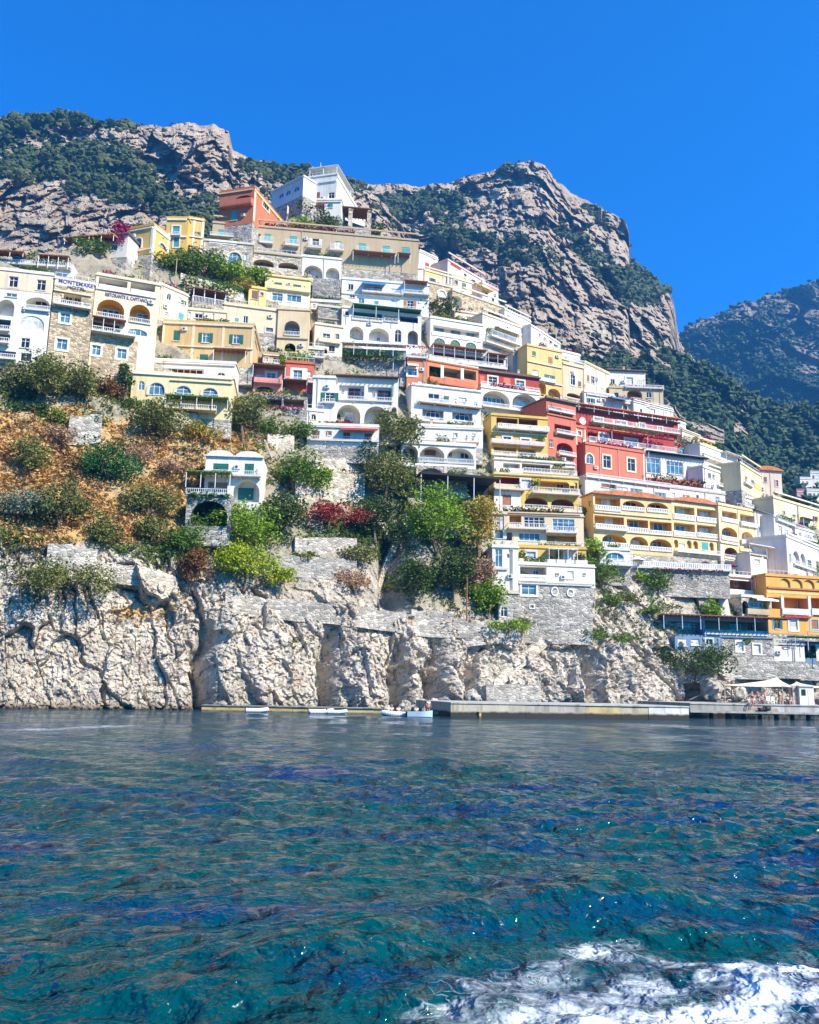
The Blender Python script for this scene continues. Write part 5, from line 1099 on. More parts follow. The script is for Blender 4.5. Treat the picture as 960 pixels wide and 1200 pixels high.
B('db', 'K9', 'blue grey base storey below the dark glazed restaurant', 285, 502, 560, 504, 506, 'bs', 'w 295 515 340 548 b; w 360 515 400 545 k; w 430 515 460 545 k', name='restaurant_annex', cat='restaurant', roof='none', theta=10, push=3.6)
B('ds', 'K9', 'rough stone storey with two white shutters under the glazed restaurant', 490, 748, 612, 504, 510, 'S', 'w 572 528 605 572 c Tw; w 652 540 685 584 c Tw; w 712 536 733 552 k; k 490 502 748 514 Cbs; g 600 515 640 530 P.2', name='retaining_wall', cat='wall', group='stone walls', theta=10, roof='none', push=3.4)
B('dw', 'K9', 'white terrace wall left of the green roofed kiosk', 738, 892, 612, 540, 556, 'w', 'w 795 545 815 560 k; b 738 515 890 545 bar P.2', name='terrace_wall', cat='wall', group='stone walls', theta=10, roof='none', push=3.6)
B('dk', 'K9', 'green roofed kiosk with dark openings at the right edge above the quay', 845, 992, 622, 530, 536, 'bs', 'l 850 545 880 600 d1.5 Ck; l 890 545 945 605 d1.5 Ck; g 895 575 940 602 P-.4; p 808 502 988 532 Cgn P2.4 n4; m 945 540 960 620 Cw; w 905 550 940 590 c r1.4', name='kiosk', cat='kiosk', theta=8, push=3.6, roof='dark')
# ------------------------------------------------------------------ the small houses between
FILL = [('K8', 598, 664, 742, 650, 668, 'w', 'small white cube house behind the yellow end of the hotel'), ('K8', 640, 702, 805, 748, 758, 'cr', 'small cream cube house right of the yellow end of the hotel'), ('K8', 830, 902, 905, 846, 862, 'lg', 'small grey white house with railings above the white arched house'), ('K8', 555, 622, 706, 632, 655, 'w', 'small white house over the right end of the long grey wall house'),
 ('K8', 760, 840, 905, 850, 868, 'w', 'small white terrace house left of the white arched house'), ('K6', 862, 935, 356, 308, 316, 'cr', 'small cream house at the right end of the ochre stone base'), ('K8', 255, 335, 350, 288, 312, 'w', 'small white house on the ridge right of the stepping white house'), ('K8', 318, 402, 402, 340, 372, 'cr', 'small cream house on the ridge above the vine hung coral storey'),
 ('K4', 846, 968, 490, 412, 470, 'w', 'white house on the ridge beyond the ochre stone house'), ('K4', 520, 600, 250, 205, 225, 'w', 'small white house on the skyline right of the red shuttered house'), ('K6', 470, 560, 190, 128, 150, 'w', 'white roof room with railing above the beige house'), ('K2', 655, 800, 745, 690, 700, 'lg', 'low pale house under the stone bastion'),
 ('K3', 512, 590, 345, 300, 306, 'be', 'small beige house behind the terrace of the pink house'), ('K3', 690, 800, 330, 270, 280, 'Sb', 'small stone house above the brick red house'), ('K6', 365, 480, 480, 345, 372, 'oc', 'ochre house between the vaulted veranda and the red hotel'), ('K8', 392, 470, 420, 375, 400, 'y2', 'small yellow topped house on the ridge left of the tall white posts'),
 ('K4', 612, 742, 485, 420, 440, 'cr', 'cream house behind the green arched windows house'), ('K8', 850, 935, 860, 795, 820, 'w', 'white house under the cream yellow house at the right edge'), ('K9', 590, 700, 165, 100, 112, 'y2', 'low yellow house with canopy at the right end of the hotel')]
for i, (K_, xl, xr, yb, yt, ytr, c, lb) in enumerate(FILL):
    rr = random.Random(i); n = max(1, int((xr-xl)/34)); el = ''
    for j in range(n):
        x = xl+(xr-xl)*(j+.5)/n; y = yt+(ytr-yt)*(j+.5)/n
        el += 'w %d %d %d %d k;' % (x-7, y+14, x+7, y+36) if rr.random() < .6 else 'la %d %d %d %d d1.2;' % (x-12, y+12, x+12, y+40)
    el += 'b %d %d %d %d bar P.7;' % (xl, (yt+ytr)/2+32, xr, (yt+ytr)/2+50) + 'k %d %d %d %d' % (xl, yt+2, xr, yt+10)
    B('fill%d' % i, K_, lb, xl, xr, yb, yt, ytr, c, el, push=1.2)
# ------------------------------------------------------------------ the writing on the hotel
def lettering(b, fac, txt, x0, y0, x1, y1, K, col, parent=None, depth=-.12, plate=None):
    cv = b.cv; (a0, b0), (a1, b1) = cv(x0, y0), cv(x1, y1)
    u0, u1, w0, w1 = b.fs[fac].q(a0, b0, a1, b1, depth)
    cu = bpy.data.curves.new('lettering', 'FONT'); cu.body = txt; cu.size = 1; cu.extrude = .03; cu.align_x = 'CENTER'; cu.offset = .012
    o = bpy.data.objects.new('lettering', cu); COL.objects.link(o); bpy.context.view_layer.update()
    dx, dy = max(o.dimensions.x, .1), max(o.dimensions.y, .1)
    me = bpy.data.meshes.new_from_object(o.evaluated_get(bpy.context.evaluated_depsgraph_get())); bpy.data.objects.remove(o); bpy.data.curves.remove(cu)
    o = bpy.data.objects.new('lettering', me); COL.objects.link(o); me.materials.clear(); cu = me
    o.scale = ((u1-u0)/dx, (w1-w0)/dy, 1); o.rotation_euler = (math.pi/2, 0, 0); o.location = ((u0+u1)/2, depth, w0)
    cu.materials.append(simple('sign_blue', col, .5, .05)); o.parent = parent or b.e
    return o
tw = BL['tw']
def signplate(b, x0, y0, x1, y1, c):
    (a0, b0), (a1, b1) = b.cv(x0, y0), b.cv(x1, y1); u0, u1, w0, w1 = b.fs['F'].q(a0, b0, a1, b1, 0)
    m = FM(b.fs['F']); m.box(u0, u1, -.10, -.052, w0, w1); return m.build('sign', plaster(c), b.e)
sp = signplate(tw, 262, 226, 440, 286, (.80, .74, .62)); lettering(tw, 'F', 'MONTEMARE', 274, 228, 438, 268, 'K1', (.03, .03, .22), sp, -.135); lettering(tw, 'F', 'HOTEL', 316, 256, 402, 282, 'K1', (.05, .05, .12), sp, -.135)
rw = BL['rw']; lettering(rw, 'F', 'RISTORANTE IL CAPITANO', 492, 296, 692, 332, 'K1', (.10, .06, .22), None, -.05)
# ================================================================== PLANTS
LEAF = {'olive': (.14, .165, .045), 'dark': (.050, .095, .022), 'mid': (.10, .18, .024), 'bright': (.17, .29, .018), 'pine': (.26, .34, .015), 'red': (.27, .045, .035), 'redmix': (.17, .085, .03), 'yellow': (.34, .27, .06),
        'purple': (.30, .018, .12), 'pinkdry': (.36, .25, .17), 'grey': (.14, .20, .15), 'fig': (.030, .13, .030)}
BARK = simple('bark', (.16, .11, .07), .95, .35, 4.0)
def crown(r, w, h, n, leaf, lobes=9, squash=1.0, hollow=.55):
    """leaves spread over overlapping lobes of an uneven crown, base at z = 0"""
    L = []
    for i in range(lobes):
        a = r.uniform(0, 2*math.pi); rr = math.sqrt(r.uniform(0, 1))*.92*w/2
        z = h*(.12+.66*r.random()**.8)*(1-.35*rr/(w/2)); s = r.uniform(.10, .30)*min(w, h*1.4)
        L.append((rr*math.cos(a), rr*math.sin(a), z, s))
    L.append((w*r.uniform(-.12, .12), 0, h*r.uniform(.35, .5), .30*min(w, h*1.2)))
    L = np.array(L); vol = L[:, 3]**2; k = r.choice(len(L), n, p=vol/vol.sum())
    d = r.normal(0, 1, (n, 3)); d /= np.linalg.norm(d, axis=1)[:, None]
    rad = L[k, 3]*(hollow+(1.08-hollow)*r.random(n)**.5)
    C = L[k, :3] + d*rad[:, None]*np.array([1, 1, .8*squash])
    C += r.normal(0, .05*w, (n, 3))*(r.random((n, 1)) < .3)
    C[:, 0] *= w/max(.1, np.ptp(np.percentile(C[:, 0], [3, 97]))); C[:, 1] *= w/max(.1, np.ptp(np.percentile(C[:, 1], [3, 97])))*.9
    z0, z1 = np.percentile(C[:, 2], [2, 98]); C[:, 2] = (C[:, 2]-z0)/(z1-z0)*h*.96+h*.04
    C[:, 2] = np.maximum(C[:, 2], -.1)
    return C, leaf_quads(C, leaf*(.55+.9*r.random(n)), r)
_ps = [0]
def plant(px, py, w, h, kind, label, name='shrub', cat='shrub', group='shrubs on the slope', trunk=None, push=.7, P0=None, dens=1.0, squash=1.0):
    _ps[0] += 1; r = np.random.default_rng(100+_ps[0])
    P0 = hit(px, py) if P0 is None else np.array(P0, float)
    d = ray(px, py); dn = d/np.linalg.norm(d); P0 = P0 - dn*push
    k = float((P0-CAM)@Fv)/FPX; wm, hm = w*k, h*k
    e = empty(name, tuple(P0), 0, label, cat, group)
    tr = trunk if trunk is not None else (.45 if name == 'tree' else .18)
    cb = hm*tr*.55; leaf = float(np.clip(1.9*k, .12, .30)) if dens <= 1 else float(np.clip(1.5*k, .1, .26))
    n = int(np.clip(w*h*1.25*dens, 160, 5200))
    C, (V, F) = crown(r, wm, hm-cb, n, leaf, lobes=int(11+w/5), squash=squash)
    V = V+np.array([0, 0, cb])
    np_mesh('crown', V, F, leafmat(LEAF[kind]), e)
    m = MB(); tt = max(.06, hm*.03); lean = r.normal(0, .1, 2)*hm
    top = (lean[0], lean[1], cb+hm*.28); m.tube((0, 0, -.8), (lean[0]*.4, lean[1]*.4, cb*.7+.1), tt*1.5, tt, 7); m.tube((lean[0]*.4, lean[1]*.4, cb*.7+.1), top, tt, tt*.6, 7)
    for i in range(7):
        q = C[r.integers(0, len(C))]*np.array([.75, .75, .85])+np.array([0, 0, cb]); m.tube((lean[0]*.5, lean[1]*.5, cb*.7+r.uniform(.1, .3)*hm*.5), tuple(q), tt*.5, tt*.14, 5)
    m.build('trunk', BARK, e)
    return e
PL = [
 (40, 478, 66, 64, 'olive', 'large dark bushy olive tree under the white hotel at the left edge', 'tree'), (90, 473, 48, 42, 'olive', 'smaller olive tree below the stone hotel tower', 'tree'), (127, 470, 30, 30, 'redmix', 'dark reddish shrub between the olive tree and the pale yellow villa', 'shrub'),
 (146, 468, 16, 42, 'dark', 'narrow dark cypress tree left of the pale yellow villa', 'tree'), (188, 522, 54, 54, 'olive', 'dark olive tree below the balcony of the pale yellow villa', 'tree'), (229, 511, 24, 18, 'mid', 'small green shrub right under the villa balcony fence', 'shrub'),
 (286, 520, 46, 58, 'olive', 'tall grey green tree at the right corner of the pale yellow villa', 'tree'), (125, 570, 62, 50, 'fig', 'round deep green bush standing alone on the orange slope', 'bush'), (36, 554, 36, 40, 'olive', 'dark shrub on the orange slope near the left edge', 'shrub'),
 (66, 622, 52, 54, 'olive', 'loose olive green shrub above the left stone wall', 'shrub'), (22, 606, 56, 30, 'grey', 'grey green cactus clump at the left edge of the orange slope', 'cactus'), (172, 610, 62, 42, 'olive', 'wide dark shrub right of the round bush on the orange slope', 'shrub'),
 (118, 642, 36, 38, 'olive', 'dark shrub standing on the cliff edge wall in the left', 'shrub'), (176, 636, 34, 32, 'olive', 'shrub on the cliff edge just left of the bright hedge', 'shrub'), (96, 606, 26, 20, 'dark', 'small spiky dark plant in the middle of the orange slope', 'shrub'),
 (70, 704, 118, 44, 'olive', 'low wide scrub hanging over the left grey cliff', 'scrub_bush'), (272, 638, 80, 46, 'bright', 'bright green mound of hedge below the white cottage', 'hedge'), (286, 690, 66, 52, 'pine', 'yellow green umbrella pine on the cliff edge below the bright hedge', 'tree'),
 (328, 692, 30, 26, 'pine', 'small yellow green pine right of the umbrella pine', 'tree'), (226, 684, 32, 40, 'redmix', 'reddish shrub left of the umbrella pine', 'shrub'), (216, 654, 40, 34, 'mid', 'green shrub above the reddish shrub', 'shrub'),
 (330, 628, 44, 48, 'dark', 'dark green tree right of the bright hedge mound', 'tree'), (346, 582, 48, 48, 'mid', 'green tree behind the right side of the white cottage', 'tree'), (374, 577, 30, 28, 'bright', 'light green shrub on the terrace wall right of the cottage', 'shrub'),
 (384, 616, 68, 25, 'red', 'red flowering bougainvillea on the terrace right of the cottage', 'flowering_shrub'), (450, 592, 58, 60, 'olive', 'grey green tree beside the three arched loggias', 'tree'), (440, 630, 38, 48, 'dark', 'dark shrub below the grey green tree', 'shrub'),
 (461, 534, 48, 52, 'olive', 'olive tree between the low annex and the arched loggias', 'tree'), (427, 549, 36, 34, 'dark', 'dark shrub in the shade under the low annex', 'shrub'), (515, 652, 70, 80, 'bright', 'big bright green tree below the dark net canopy', 'tree'),
 (562, 656, 38, 72, 'yellow', 'dry yellow tree left of the apartment house', 'tree'), (530, 699, 44, 56, 'dark', 'dark tree beside the brown pole above the sea path', 'tree'), (563, 695, 32, 40, 'pinkdry', 'pale dry shrub left of the blue shaded stair block', 'shrub'),
 (572, 718, 36, 38, 'bright', 'round green shrub in front of the arched stone store', 'shrub'), (698, 662, 26, 30, 'bright', 'bright green shrub between apartment house and yellow hotel', 'shrub'), (704, 684, 44, 28, 'mid', 'green shrubs under the glazed arch pavilion', 'shrub'),
 (772, 694, 30, 26, 'mid', 'green bush below the middle of the balustraded terrace', 'shrub'), (803, 692, 30, 30, 'bright', 'green bush left of the concrete ramp wall', 'shrub'), (833, 724, 24, 20, 'bright', 'small green bush between the two concrete slabs', 'shrub'), (751, 684, 14, 14, 'bright', 'tiny green bush under the white parasol', 'shrub'),
 (814, 794, 76, 38, 'dark', 'dark green bush hanging over the rock left of the boat shelter', 'bush'), (722, 754, 44, 12, 'mid', 'low strip of green plants on the rock edge under the terrace', 'shrub'), (692, 750, 34, 14, 'mid', 'low green plants at the corner of the stone base wall', 'shrub'),
 (214, 324, 40, 30, 'mid', 'green garden tree nearest the yellow chapel', 'tree'), (242, 332, 44, 34, 'mid', 'large green garden tree below the taller yellow villa', 'tree'), (270, 338, 40, 32, 'bright', 'light green garden tree left of the small yellow house', 'tree'), (288, 350, 26, 22, 'yellow', 'yellowish garden tree by the brown pergola', 'tree'), (250, 349, 62, 18, 'mid', 'green hedge along the top of the garden below the trees', 'hedge'), (232, 308, 34, 18, 'dark', 'dark garden shrub under the taller yellow villa', 'shrub'), (188, 316, 30, 18, 'mid', 'green shrub right under the yellow chapel', 'shrub'),
 (305, 343, 26, 30, 'bright', 'round light green tree in front of the pale yellow house', 'tree'), (506, 376, 54, 22, 'dark', 'dark spreading tree above the house with the planted roof edge', 'tree'), (353, 272, 32, 18, 'bright', 'light green shrub under the hilltop villa terrace', 'shrub'), (384, 272, 28, 18, 'dark', 'dark shrub behind the stone pergola pillars', 'shrub'), (362, 258, 38, 16, 'dark', 'dark hedge below the shallow white arch', 'hedge'),
 (372, 250, 24, 9, 'purple', 'dark pink bougainvillea under the hilltop villa', 'flowering_shrub'), (142, 284, 24, 24, 'purple', 'magenta bougainvillea left of the yellow chapel', 'flowering_shrub'), (104, 300, 34, 18, 'mid', 'green shrub above the hotel roof terrace', 'shrub'), (441, 278, 20, 18, 'dark', 'dark shrub on the skyline right of the pergola pillars', 'shrub'),
 (344, 434, 38, 20, 'bright', 'light green shrub behind the brick red house', 'shrub'), (322, 512, 34, 20, 'mid', 'green shrub under the vine garden terrace', 'shrub'), (352, 516, 30, 22, 'mid', 'green shrub right of the vine garden terrace', 'shrub'), (682, 610, 14, 16, 'mid', 'small plant at the right corner of the apartment house', 'shrub'), (646, 526, 14, 13, 'mid', 'small plant beside the red arched balconies', 'shrub'),
 (236, 630, 44, 24, 'mid', 'green shrub hiding the foot of the dark arch terrace', 'shrub'), (254, 644, 34, 26, 'dark', 'dark shrub between the arch terrace and the bright hedge', 'shrub'), (430, 512, 18, 14, 'bright', 'small light shrub on the low annex terrace', 'shrub'),
 (30, 486, 40, 16, 'dark', 'dark shrub at the foot of the large olive tree', 'shrub'), (70, 520, 36, 20, 'pinkdry', 'brown dry shrub above the orange slope on the left', 'shrub'), (205, 560, 40, 22, 'pinkdry', 'brown dry shrub left of the white cottage', 'shrub'), (240, 520, 42, 22, 'yellow', 'yellow dry shrub under the villa corner', 'shrub'), (160, 545, 36, 22, 'pinkdry', 'brown dry shrub upper right of the round bush', 'shrub'),
 (486, 700, 40, 46, 'dark', 'dark shrub in the shaded gully above the sea path', 'shrub'), (410, 690, 36, 22, 'pinkdry', 'greyish dry shrub above the long path wall', 'shrub'), (470, 640, 26, 26, 'dark', 'dark shrub at the foot of the long stair', 'shrub'), (596, 742, 46, 16, 'bright', 'green creeper spilling over the low wall under the stone store', 'creeper'), (648, 700, 1, 1, None, '', ''),
 (420, 660, 34, 20, 'olive', 'olive shrub on the terrace below the bougainvillea', 'shrub'), (360, 660, 30, 14, 'olive', 'low olive shrub on the middle terrace wall', 'shrub'), (160, 480, 30, 12, 'mid', 'low green shrub at the villa fence', 'shrub'), (62, 498, 30, 18, 'mid', 'green shrub beside the upper terrace wall on the left', 'shrub'), (112, 502, 22, 20, 'mid', 'green creeper on the upper terrace wall on the left', 'creeper'),
 (660, 690, 18, 14, 'mid', 'small green shrub behind the oval window wall', 'shrub'), (735, 706, 30, 12, 'olive', 'thin olive scrub on the rock under the terrace', 'shrub'), (760, 722, 26, 12, 'mid', 'small green scrub low on the rock under the terrace', 'shrub'), (715, 712, 22, 16, 'mid', 'green shrub on the rock right of the oval window wall', 'shrub'),
 (476, 586, 20, 18, 'dark', 'dark shrub in the shade left of the stone pillars', 'shrub'), (566, 610, 24, 30, 'olive', 'grey green shrub in the shade beside the apartment house', 'shrub')]
for px, py, w, h, kd, lb, nm in PL:
    if kd is None: continue
    cat = {'tree': 'tree', 'hedge': 'hedge', 'cactus': 'cactus', 'creeper': 'creeper'}.get(nm, 'shrub')
    plant(px, py, w, h, kd, lb, nm, cat, 'trees on the slope' if nm == 'tree' else 'shrubs on the slope', squash=.7 if kd == 'pine' else 1.0, trunk=.5 if kd == 'pine' else None)
def hit2(px, py):
    """the point of the finished rock surface seen at a photo pixel"""
    j = int(np.argmin(np.abs(cols-px))); i = int(np.argmin(np.abs(RW[:, j]-py))); return P2[i, j].copy()
# ------------------------------------------------------------------ ground cover nobody could count
def scatter(name, label, prob, n, size, kind, seed, up=.4, clump=5, long=1.8):
    r = np.random.default_rng(seed); w = prob.ravel(); w = w/w.sum(); k = r.choice(len(w), n, p=w)
    C = P2.reshape(-1, 3)[k]; C = np.repeat(C, clump, 0)+r.normal(0, size*1.1, (n*clump, 3))*np.array([1, 1, .6]); C[:, 2] += size*.5
    C = C - Nv*.25*r.random((len(C), 1))
    V, F = leaf_quads(C, size*(.5+r.random(len(C))), r, up, long)
    o = np_mesh(name, V, F, leafmat(LEAF[kind], 'ground_leaf')); tag(o, label, 'undergrowth', None, 'stuff')
area = np.clip(np.linalg.norm(P, axis=-1), 1, 400)
infr_ = ((PX > -120) & (PX < 1180)).astype(float)
LEAF['straw'] = (.46, .31, .135); LEAF['scrub'] = (.085, .105, .04)
dryg = dry[:P2.shape[0]]*infr_*(1-iscliff*.6)
nz = fbm(P/3.5, 3, 95); nz2 = fbm(P/6, 3, 96)
scatter('dry_grass', 'dry orange grass covering the slope above the left cliff', dryg*sstep(-.5, .4, nz)+1e-9*infr_, 5200, .22, 'straw', 1, up=1.5, clump=6, long=2.6)
scatter('slope_scrub', 'low olive scrub scattered over the slope between the walls', infr_*(slope_amt*sstep(.05, .4, nz2)*(RW > 430)+.10*dryg*sstep(.1, .4, nz2)+.5*iscliff*sstep(.30, .5, nz2)*sstep(.45, .9, Z/np.maximum(CZ, 1)))+1e-9*infr_, 8500, .16, 'scrub', 2, clump=9)
scatter('slope_herbs', 'green herbs and creepers tangled over the slope', infr_*(slope_amt*sstep(.0, .35, nz2-nz*.5)*(RW > 455)*(RW < 720)*(1-.95*dryg))+1e-9*infr_, 8000, .17, 'mid', 5, clump=9)
scatter('hill_greenery', 'green plants growing between the houses of the town', infr_*(slope_amt*sstep(-.2, .3, nz)*(RW < 640)*(1-dryg))+1e-9*infr_, 6500, .24, 'mid', 3, clump=7)
# ================================================================== STONE WALLS AND PATHS
def wall_line(pts, hpx, label, mat='S', th=.5, push=.6, name='stone_wall', step=True):
    """a wall along photo points of its foot, following the slope"""
    pts = np.array(pts, float); t_ = np.linspace(0, len(pts)-1, max(2, int(np.abs(np.diff(pts[:, 0])).sum()/7)+2)); px = np.interp(t_, range(len(pts)), pts[:, 0]); py = np.interp(t_, range(len(pts)), pts[:, 1])
    F0 = np.array([hit2(a_, b_) for a_, b_ in zip(px, py)]); d = ray(px, py); F0 = F0 - d/np.linalg.norm(d, axis=1)[:, None]*push
    if len(px) > 8:
        pad_ = np.concatenate([F0[:1]]*3+[F0]+[F0[-1:]]*3); F0 = np.stack([np.convolve(pad_[:, c], np.ones(7)/7, 'valid') for c in range(3)], -1)
    k = ((F0-CAM)@Fv)/FPX; h = hpx*k*(1+.16*fbm(np.stack([px/7, px*0, px*0], -1), 4, 7))
    V = []; n = len(px)
    for i in range(n):
        a = F0[i]; b = a+Nv*(th+.3)
        V += [a-np.array([0, 0, 1.2])-Nv*.25, a+np.array([0, 0, h[i]]), b+np.array([0, 0, h[i]]), b-np.array([0, 0, 1.5])]
    F = []
    for i in range(n-1):
        for j in range(3): F.append((4*i+j, 4*i+4+j, 4*i+5+j, 4*i+1+j))
    V = np.array(V); c = V.mean(0); c[2] = F0[:, 2].min()
    me_f = [tuple(q) for q in F]+[(0, 1, 2, 3), (4*n-1, 4*n-2, 4*n-3, 4*n-4)]
    m = MB(); m.v = [tuple(v-c) for v in V]; m.f = me_f; m.m = [0]*len(me_f)
    o = m.build(name, wall_mat(mat), None, loc=tuple(c)); return tag(o, label, 'wall', 'stone walls')
LW = stonewall((.56, .52, .46), 1.8)
wall_line([(48, 656), (118, 664)], 17, 'pale stone wall on the cliff top in the left', 'S')
wall_line([(104, 668), (160, 676), (215, 690)], 12, 'long low stone wall stepping down along the left cliff top', 'Sb')
wall_line([(258, 706), (310, 712), (400, 722), (480, 732), (556, 738)], 13, 'long grey stone wall of the sea path across the middle cliff', 'S', push=.4)
wall_line([(338, 582), (390, 580), (432, 580)], 26, 'pale terrace wall of rough stones right of the cottage trees', 'Sb')
wall_line([(304, 664), (360, 668), (424, 672)], 15, 'rough stone terrace wall below the red bougainvillea', 'Sd')
wall_line([(340, 640), (424, 640)], 10, 'low upper stone terrace wall just below the red bougainvillea', 'S')
wall_line([(80, 512), (118, 511)], 26, 'stone terrace wall high on the left slope', 'S')
wall_line([(540, 748), (575, 744), (614, 742)], 18, 'stone wall under the green creeper', 'S', push=.5)
wall_line([(478, 728), (540, 732)], 16, 'short stone wall at the foot of the brown pole', 'S', push=.5)
wall_line([(150, 496), (270, 502)], 14, 'stone wall carrying the timber fence of the pale yellow villa', 'Sb')
wall_line([(566, 822), (612, 824), (642, 822)], 22, 'low stone wall behind the quay', 'S', push=.5)
wall_line([(790, 790), (860, 788), (975, 786)], 16, 'long rough stone wall under the kiosk at the right', 'S', push=1.0)
wall_line([(655, 735), (640, 752), (612, 772), (590, 792), (580, 806)], 5, 'pale stone stair climbing diagonally up the cliff from the quay', 'Sb', push=.25, name='stone_stair', th=.9)
wall_line([(478, 606), (470, 640), (452, 690), (446, 712)], 6, 'long narrow stone stair climbing through the shaded gully', 'Sb', push=.8, name='stone_stair')
wall_line([(432, 600), (456, 612), (474, 622)], 4, 'pale handrail wall slanting across the shaded gully', 'Sb', push=.8)
wall_line([(312, 522), (345, 524)], 14, 'stone pillared wall below the vine garden terrace', 'Sb')
wall_line([(360, 548), (434, 546)], 10, 'low terrace wall under the annex with red shutters', 'Sb')
wall_line([(205, 326), (290, 352)], 5, 'garden terrace wall below the green garden trees', 'Sb')
for (x0, x1, y0, y1, lb, mt) in ((817, 832, 668, 716, 'grey concrete ramp slab standing against the slope under the terrace', plaster((.40, .34, .30))), (842, 854, 676, 722, 'pale concrete buttress slab left of the small white house', plaster((.62, .60, .55)))):
    P0 = hit((x0+x1)/2, y1)-Nv*.8; k = float((P0-CAM)@Fv)/FPX; w, h = (x1-x0)*k, (y1-y0)*k
    m = MB(); m.face([(0, 0, -1), (w, 0, -1), (w, 1.8, h), (0, 1.8, h)]); m.face([(w, 6, -1), (0, 6, -1), (0, 6, h), (w, 6, h)]); m.face([(0, 6, -1), (0, 0, -1), (0, 1.8, h), (0, 6, h)]); m.face([(w, 0, -1), (w, 6, -1), (w, 6, h), (w, 1.8, h)]); m.face([(0, 1.8, h), (w, 1.8, h), (w, 6, h), (0, 6, h)])
    m.box(-.18, -.002, 1.9, 5.8, -1, h+.25); m.box(w+.002, w+.18, 1.9, 5.8, -1, h+.25)
    o = m.build('concrete_slab', mt, None, loc=tuple(P0-np.array([w/2*math.cos(.2), w/2*math.sin(.2), 0]))); o.rotation_euler = (0, 0, .2); tag(o, lb, 'wall', 'concrete slabs')
# ================================================================== SMALL THINGS IN THE TOWN
def parasol(px, py, wpx, col, label, P0=None, push=2.0, h=2.3):
    P0 = (hit(px, py)-ray(px, py)/np.linalg.norm(ray(px, py))*push) if P0 is None else np.array(P0)
    k = float((P0-CAM)@Fv)/FPX; r_ = wpx*k/2
    e = empty('parasol', tuple(P0-np.array([0, 0, h])), 0, label, 'parasol', 'parasols on the terraces')
    m = MB(); m.tube((0, 0, 0), (0, 0, h+.05), .035, .03, 6); m.build('pole', RAILM, e)
    m = MB(); n = 8
    for i in range(n):
        a, b = 2*math.pi*i/n, 2*math.pi*(i+1)/n; pa, pb = (r_*math.cos(a), r_*math.sin(a), h-.1), (r_*math.cos(b), r_*math.sin(b), h-.1)
        m.face([(0, 0, h+r_*.32), pa, pb]); m.face([(0, 0, h+r_*.32-.03), pb, pa]); m.face([pa, (pa[0], pa[1], h-.26), (pb[0], pb[1], h-.26), pb])
    m.build('canopy', simple('parasol_cloth', col, .8, .08), e)
parasol(23, 303, 16, (.10, .24, .55), 'blue striped parasol at the left on the hotel roof terrace'); parasol(52, 307, 15, (.14, .30, .60), 'blue parasol right of the striped one on the hotel roof terrace')
parasol(747, 655, 18, (.80, .76, .66), 'white parasol in front of the glazed arch pavilion', push=5); parasol(827, 659, 10, (.16, .02, .12), 'dark purple parasol on the balustraded terrace under the hotel', push=5); parasol(858, 662, 14, (.18, .02, .10), 'wide purple parasol at the right end of the balustraded terrace', push=5)
def pole(px, y0, y1, rpx, col, label, name='pole', arms=0, push=1.0):
    P0 = hit(px, y1); P0 = P0-ray(px, y1)/np.linalg.norm(ray(px, y1))*push; k = float((P0-CAM)@Fv)/FPX
    m = MB(); h = (y1-y0)*k; m.tube((0, 0, -.6), (0, 0, h), rpx*k, rpx*k*.7, 8)
    for i in range(arms): m.tube((-.6, 0, h-.3-.5*i), (.6, 0, h-.3-.5*i), .05, .05, 5)
    o = m.build(name, simple('pole_paint', col, .7, .2), None, loc=tuple(P0)); tag(o, label, 'pole', 'poles on the slope')
pole(547, 656, 722, 1.0, (.26, .11, .05), 'brown utility pole beside the dark tree above the sea path', arms=1); pole(205, 300, 336, .7, (.42, .30, .18), 'slim wooden pole among the garden trees', arms=1); pole(375, 188, 216, .5, (.6, .6, .6), 'thin white mast behind the hilltop villa', 'mast'); pole(366, 193, 214, .45, (.6, .6, .6), 'thin white mast left of the taller mast behind the hilltop villa', 'mast')
def dish(px, py, dpx, label, push=2.5):
    P0 = hit(px, py); P0 = P0-ray(px, py)/np.linalg.norm(ray(px, py))*push; k = float((P0-CAM)@Fv)/FPX; r_ = dpx*k/2
    e = empty('satellite_dish', tuple(P0-np.array([0, 0, 1.2])), R(25), label, 'satellite dish', 'satellite dishes')
    m = MB(); m.tube((0, .15, 0), (0, .15, 1.25), .04, .04, 6); m.build('mast', RAILM, e)
    m = MB(); n = 14; rings = [(0, .22), (.5, .16), (1, 0)]
    for (a, da), (b, db) in zip(rings[:-1], rings[1:]):
        for i in range(n):
            t0, t1 = 2*math.pi*i/n, 2*math.pi*(i+1)/n; f = lambda s, dd, t: (s*r_*math.cos(t), dd*r_, 1.2+s*r_*math.sin(t))
            q = [f(a, da, t0), f(b, db, t0), f(b, db, t1), f(a, da, t1)]; m.face(q); m.face([(x, y+.03, z) for x, y, z in reversed(q)])
    m.build('reflector', simple('dish_paint', (.74, .74, .72), .4, .04), e)
    m = MB(); m.tube((0, .1, 1.2-r_*.9), (0, -r_*.7, 1.2), .02, .02, 5); m.box(-.06, .06, -r_*.7-.1, -r_*.7, 1.15, 1.27); m.build('receiver', DARKM, e)
dish(683, 493, 9, 'white satellite dish on the corner of the red hotel'); dish(918, 645, 8, 'white satellite dish on the grey stair wall left of the white arched house', push=3.5)
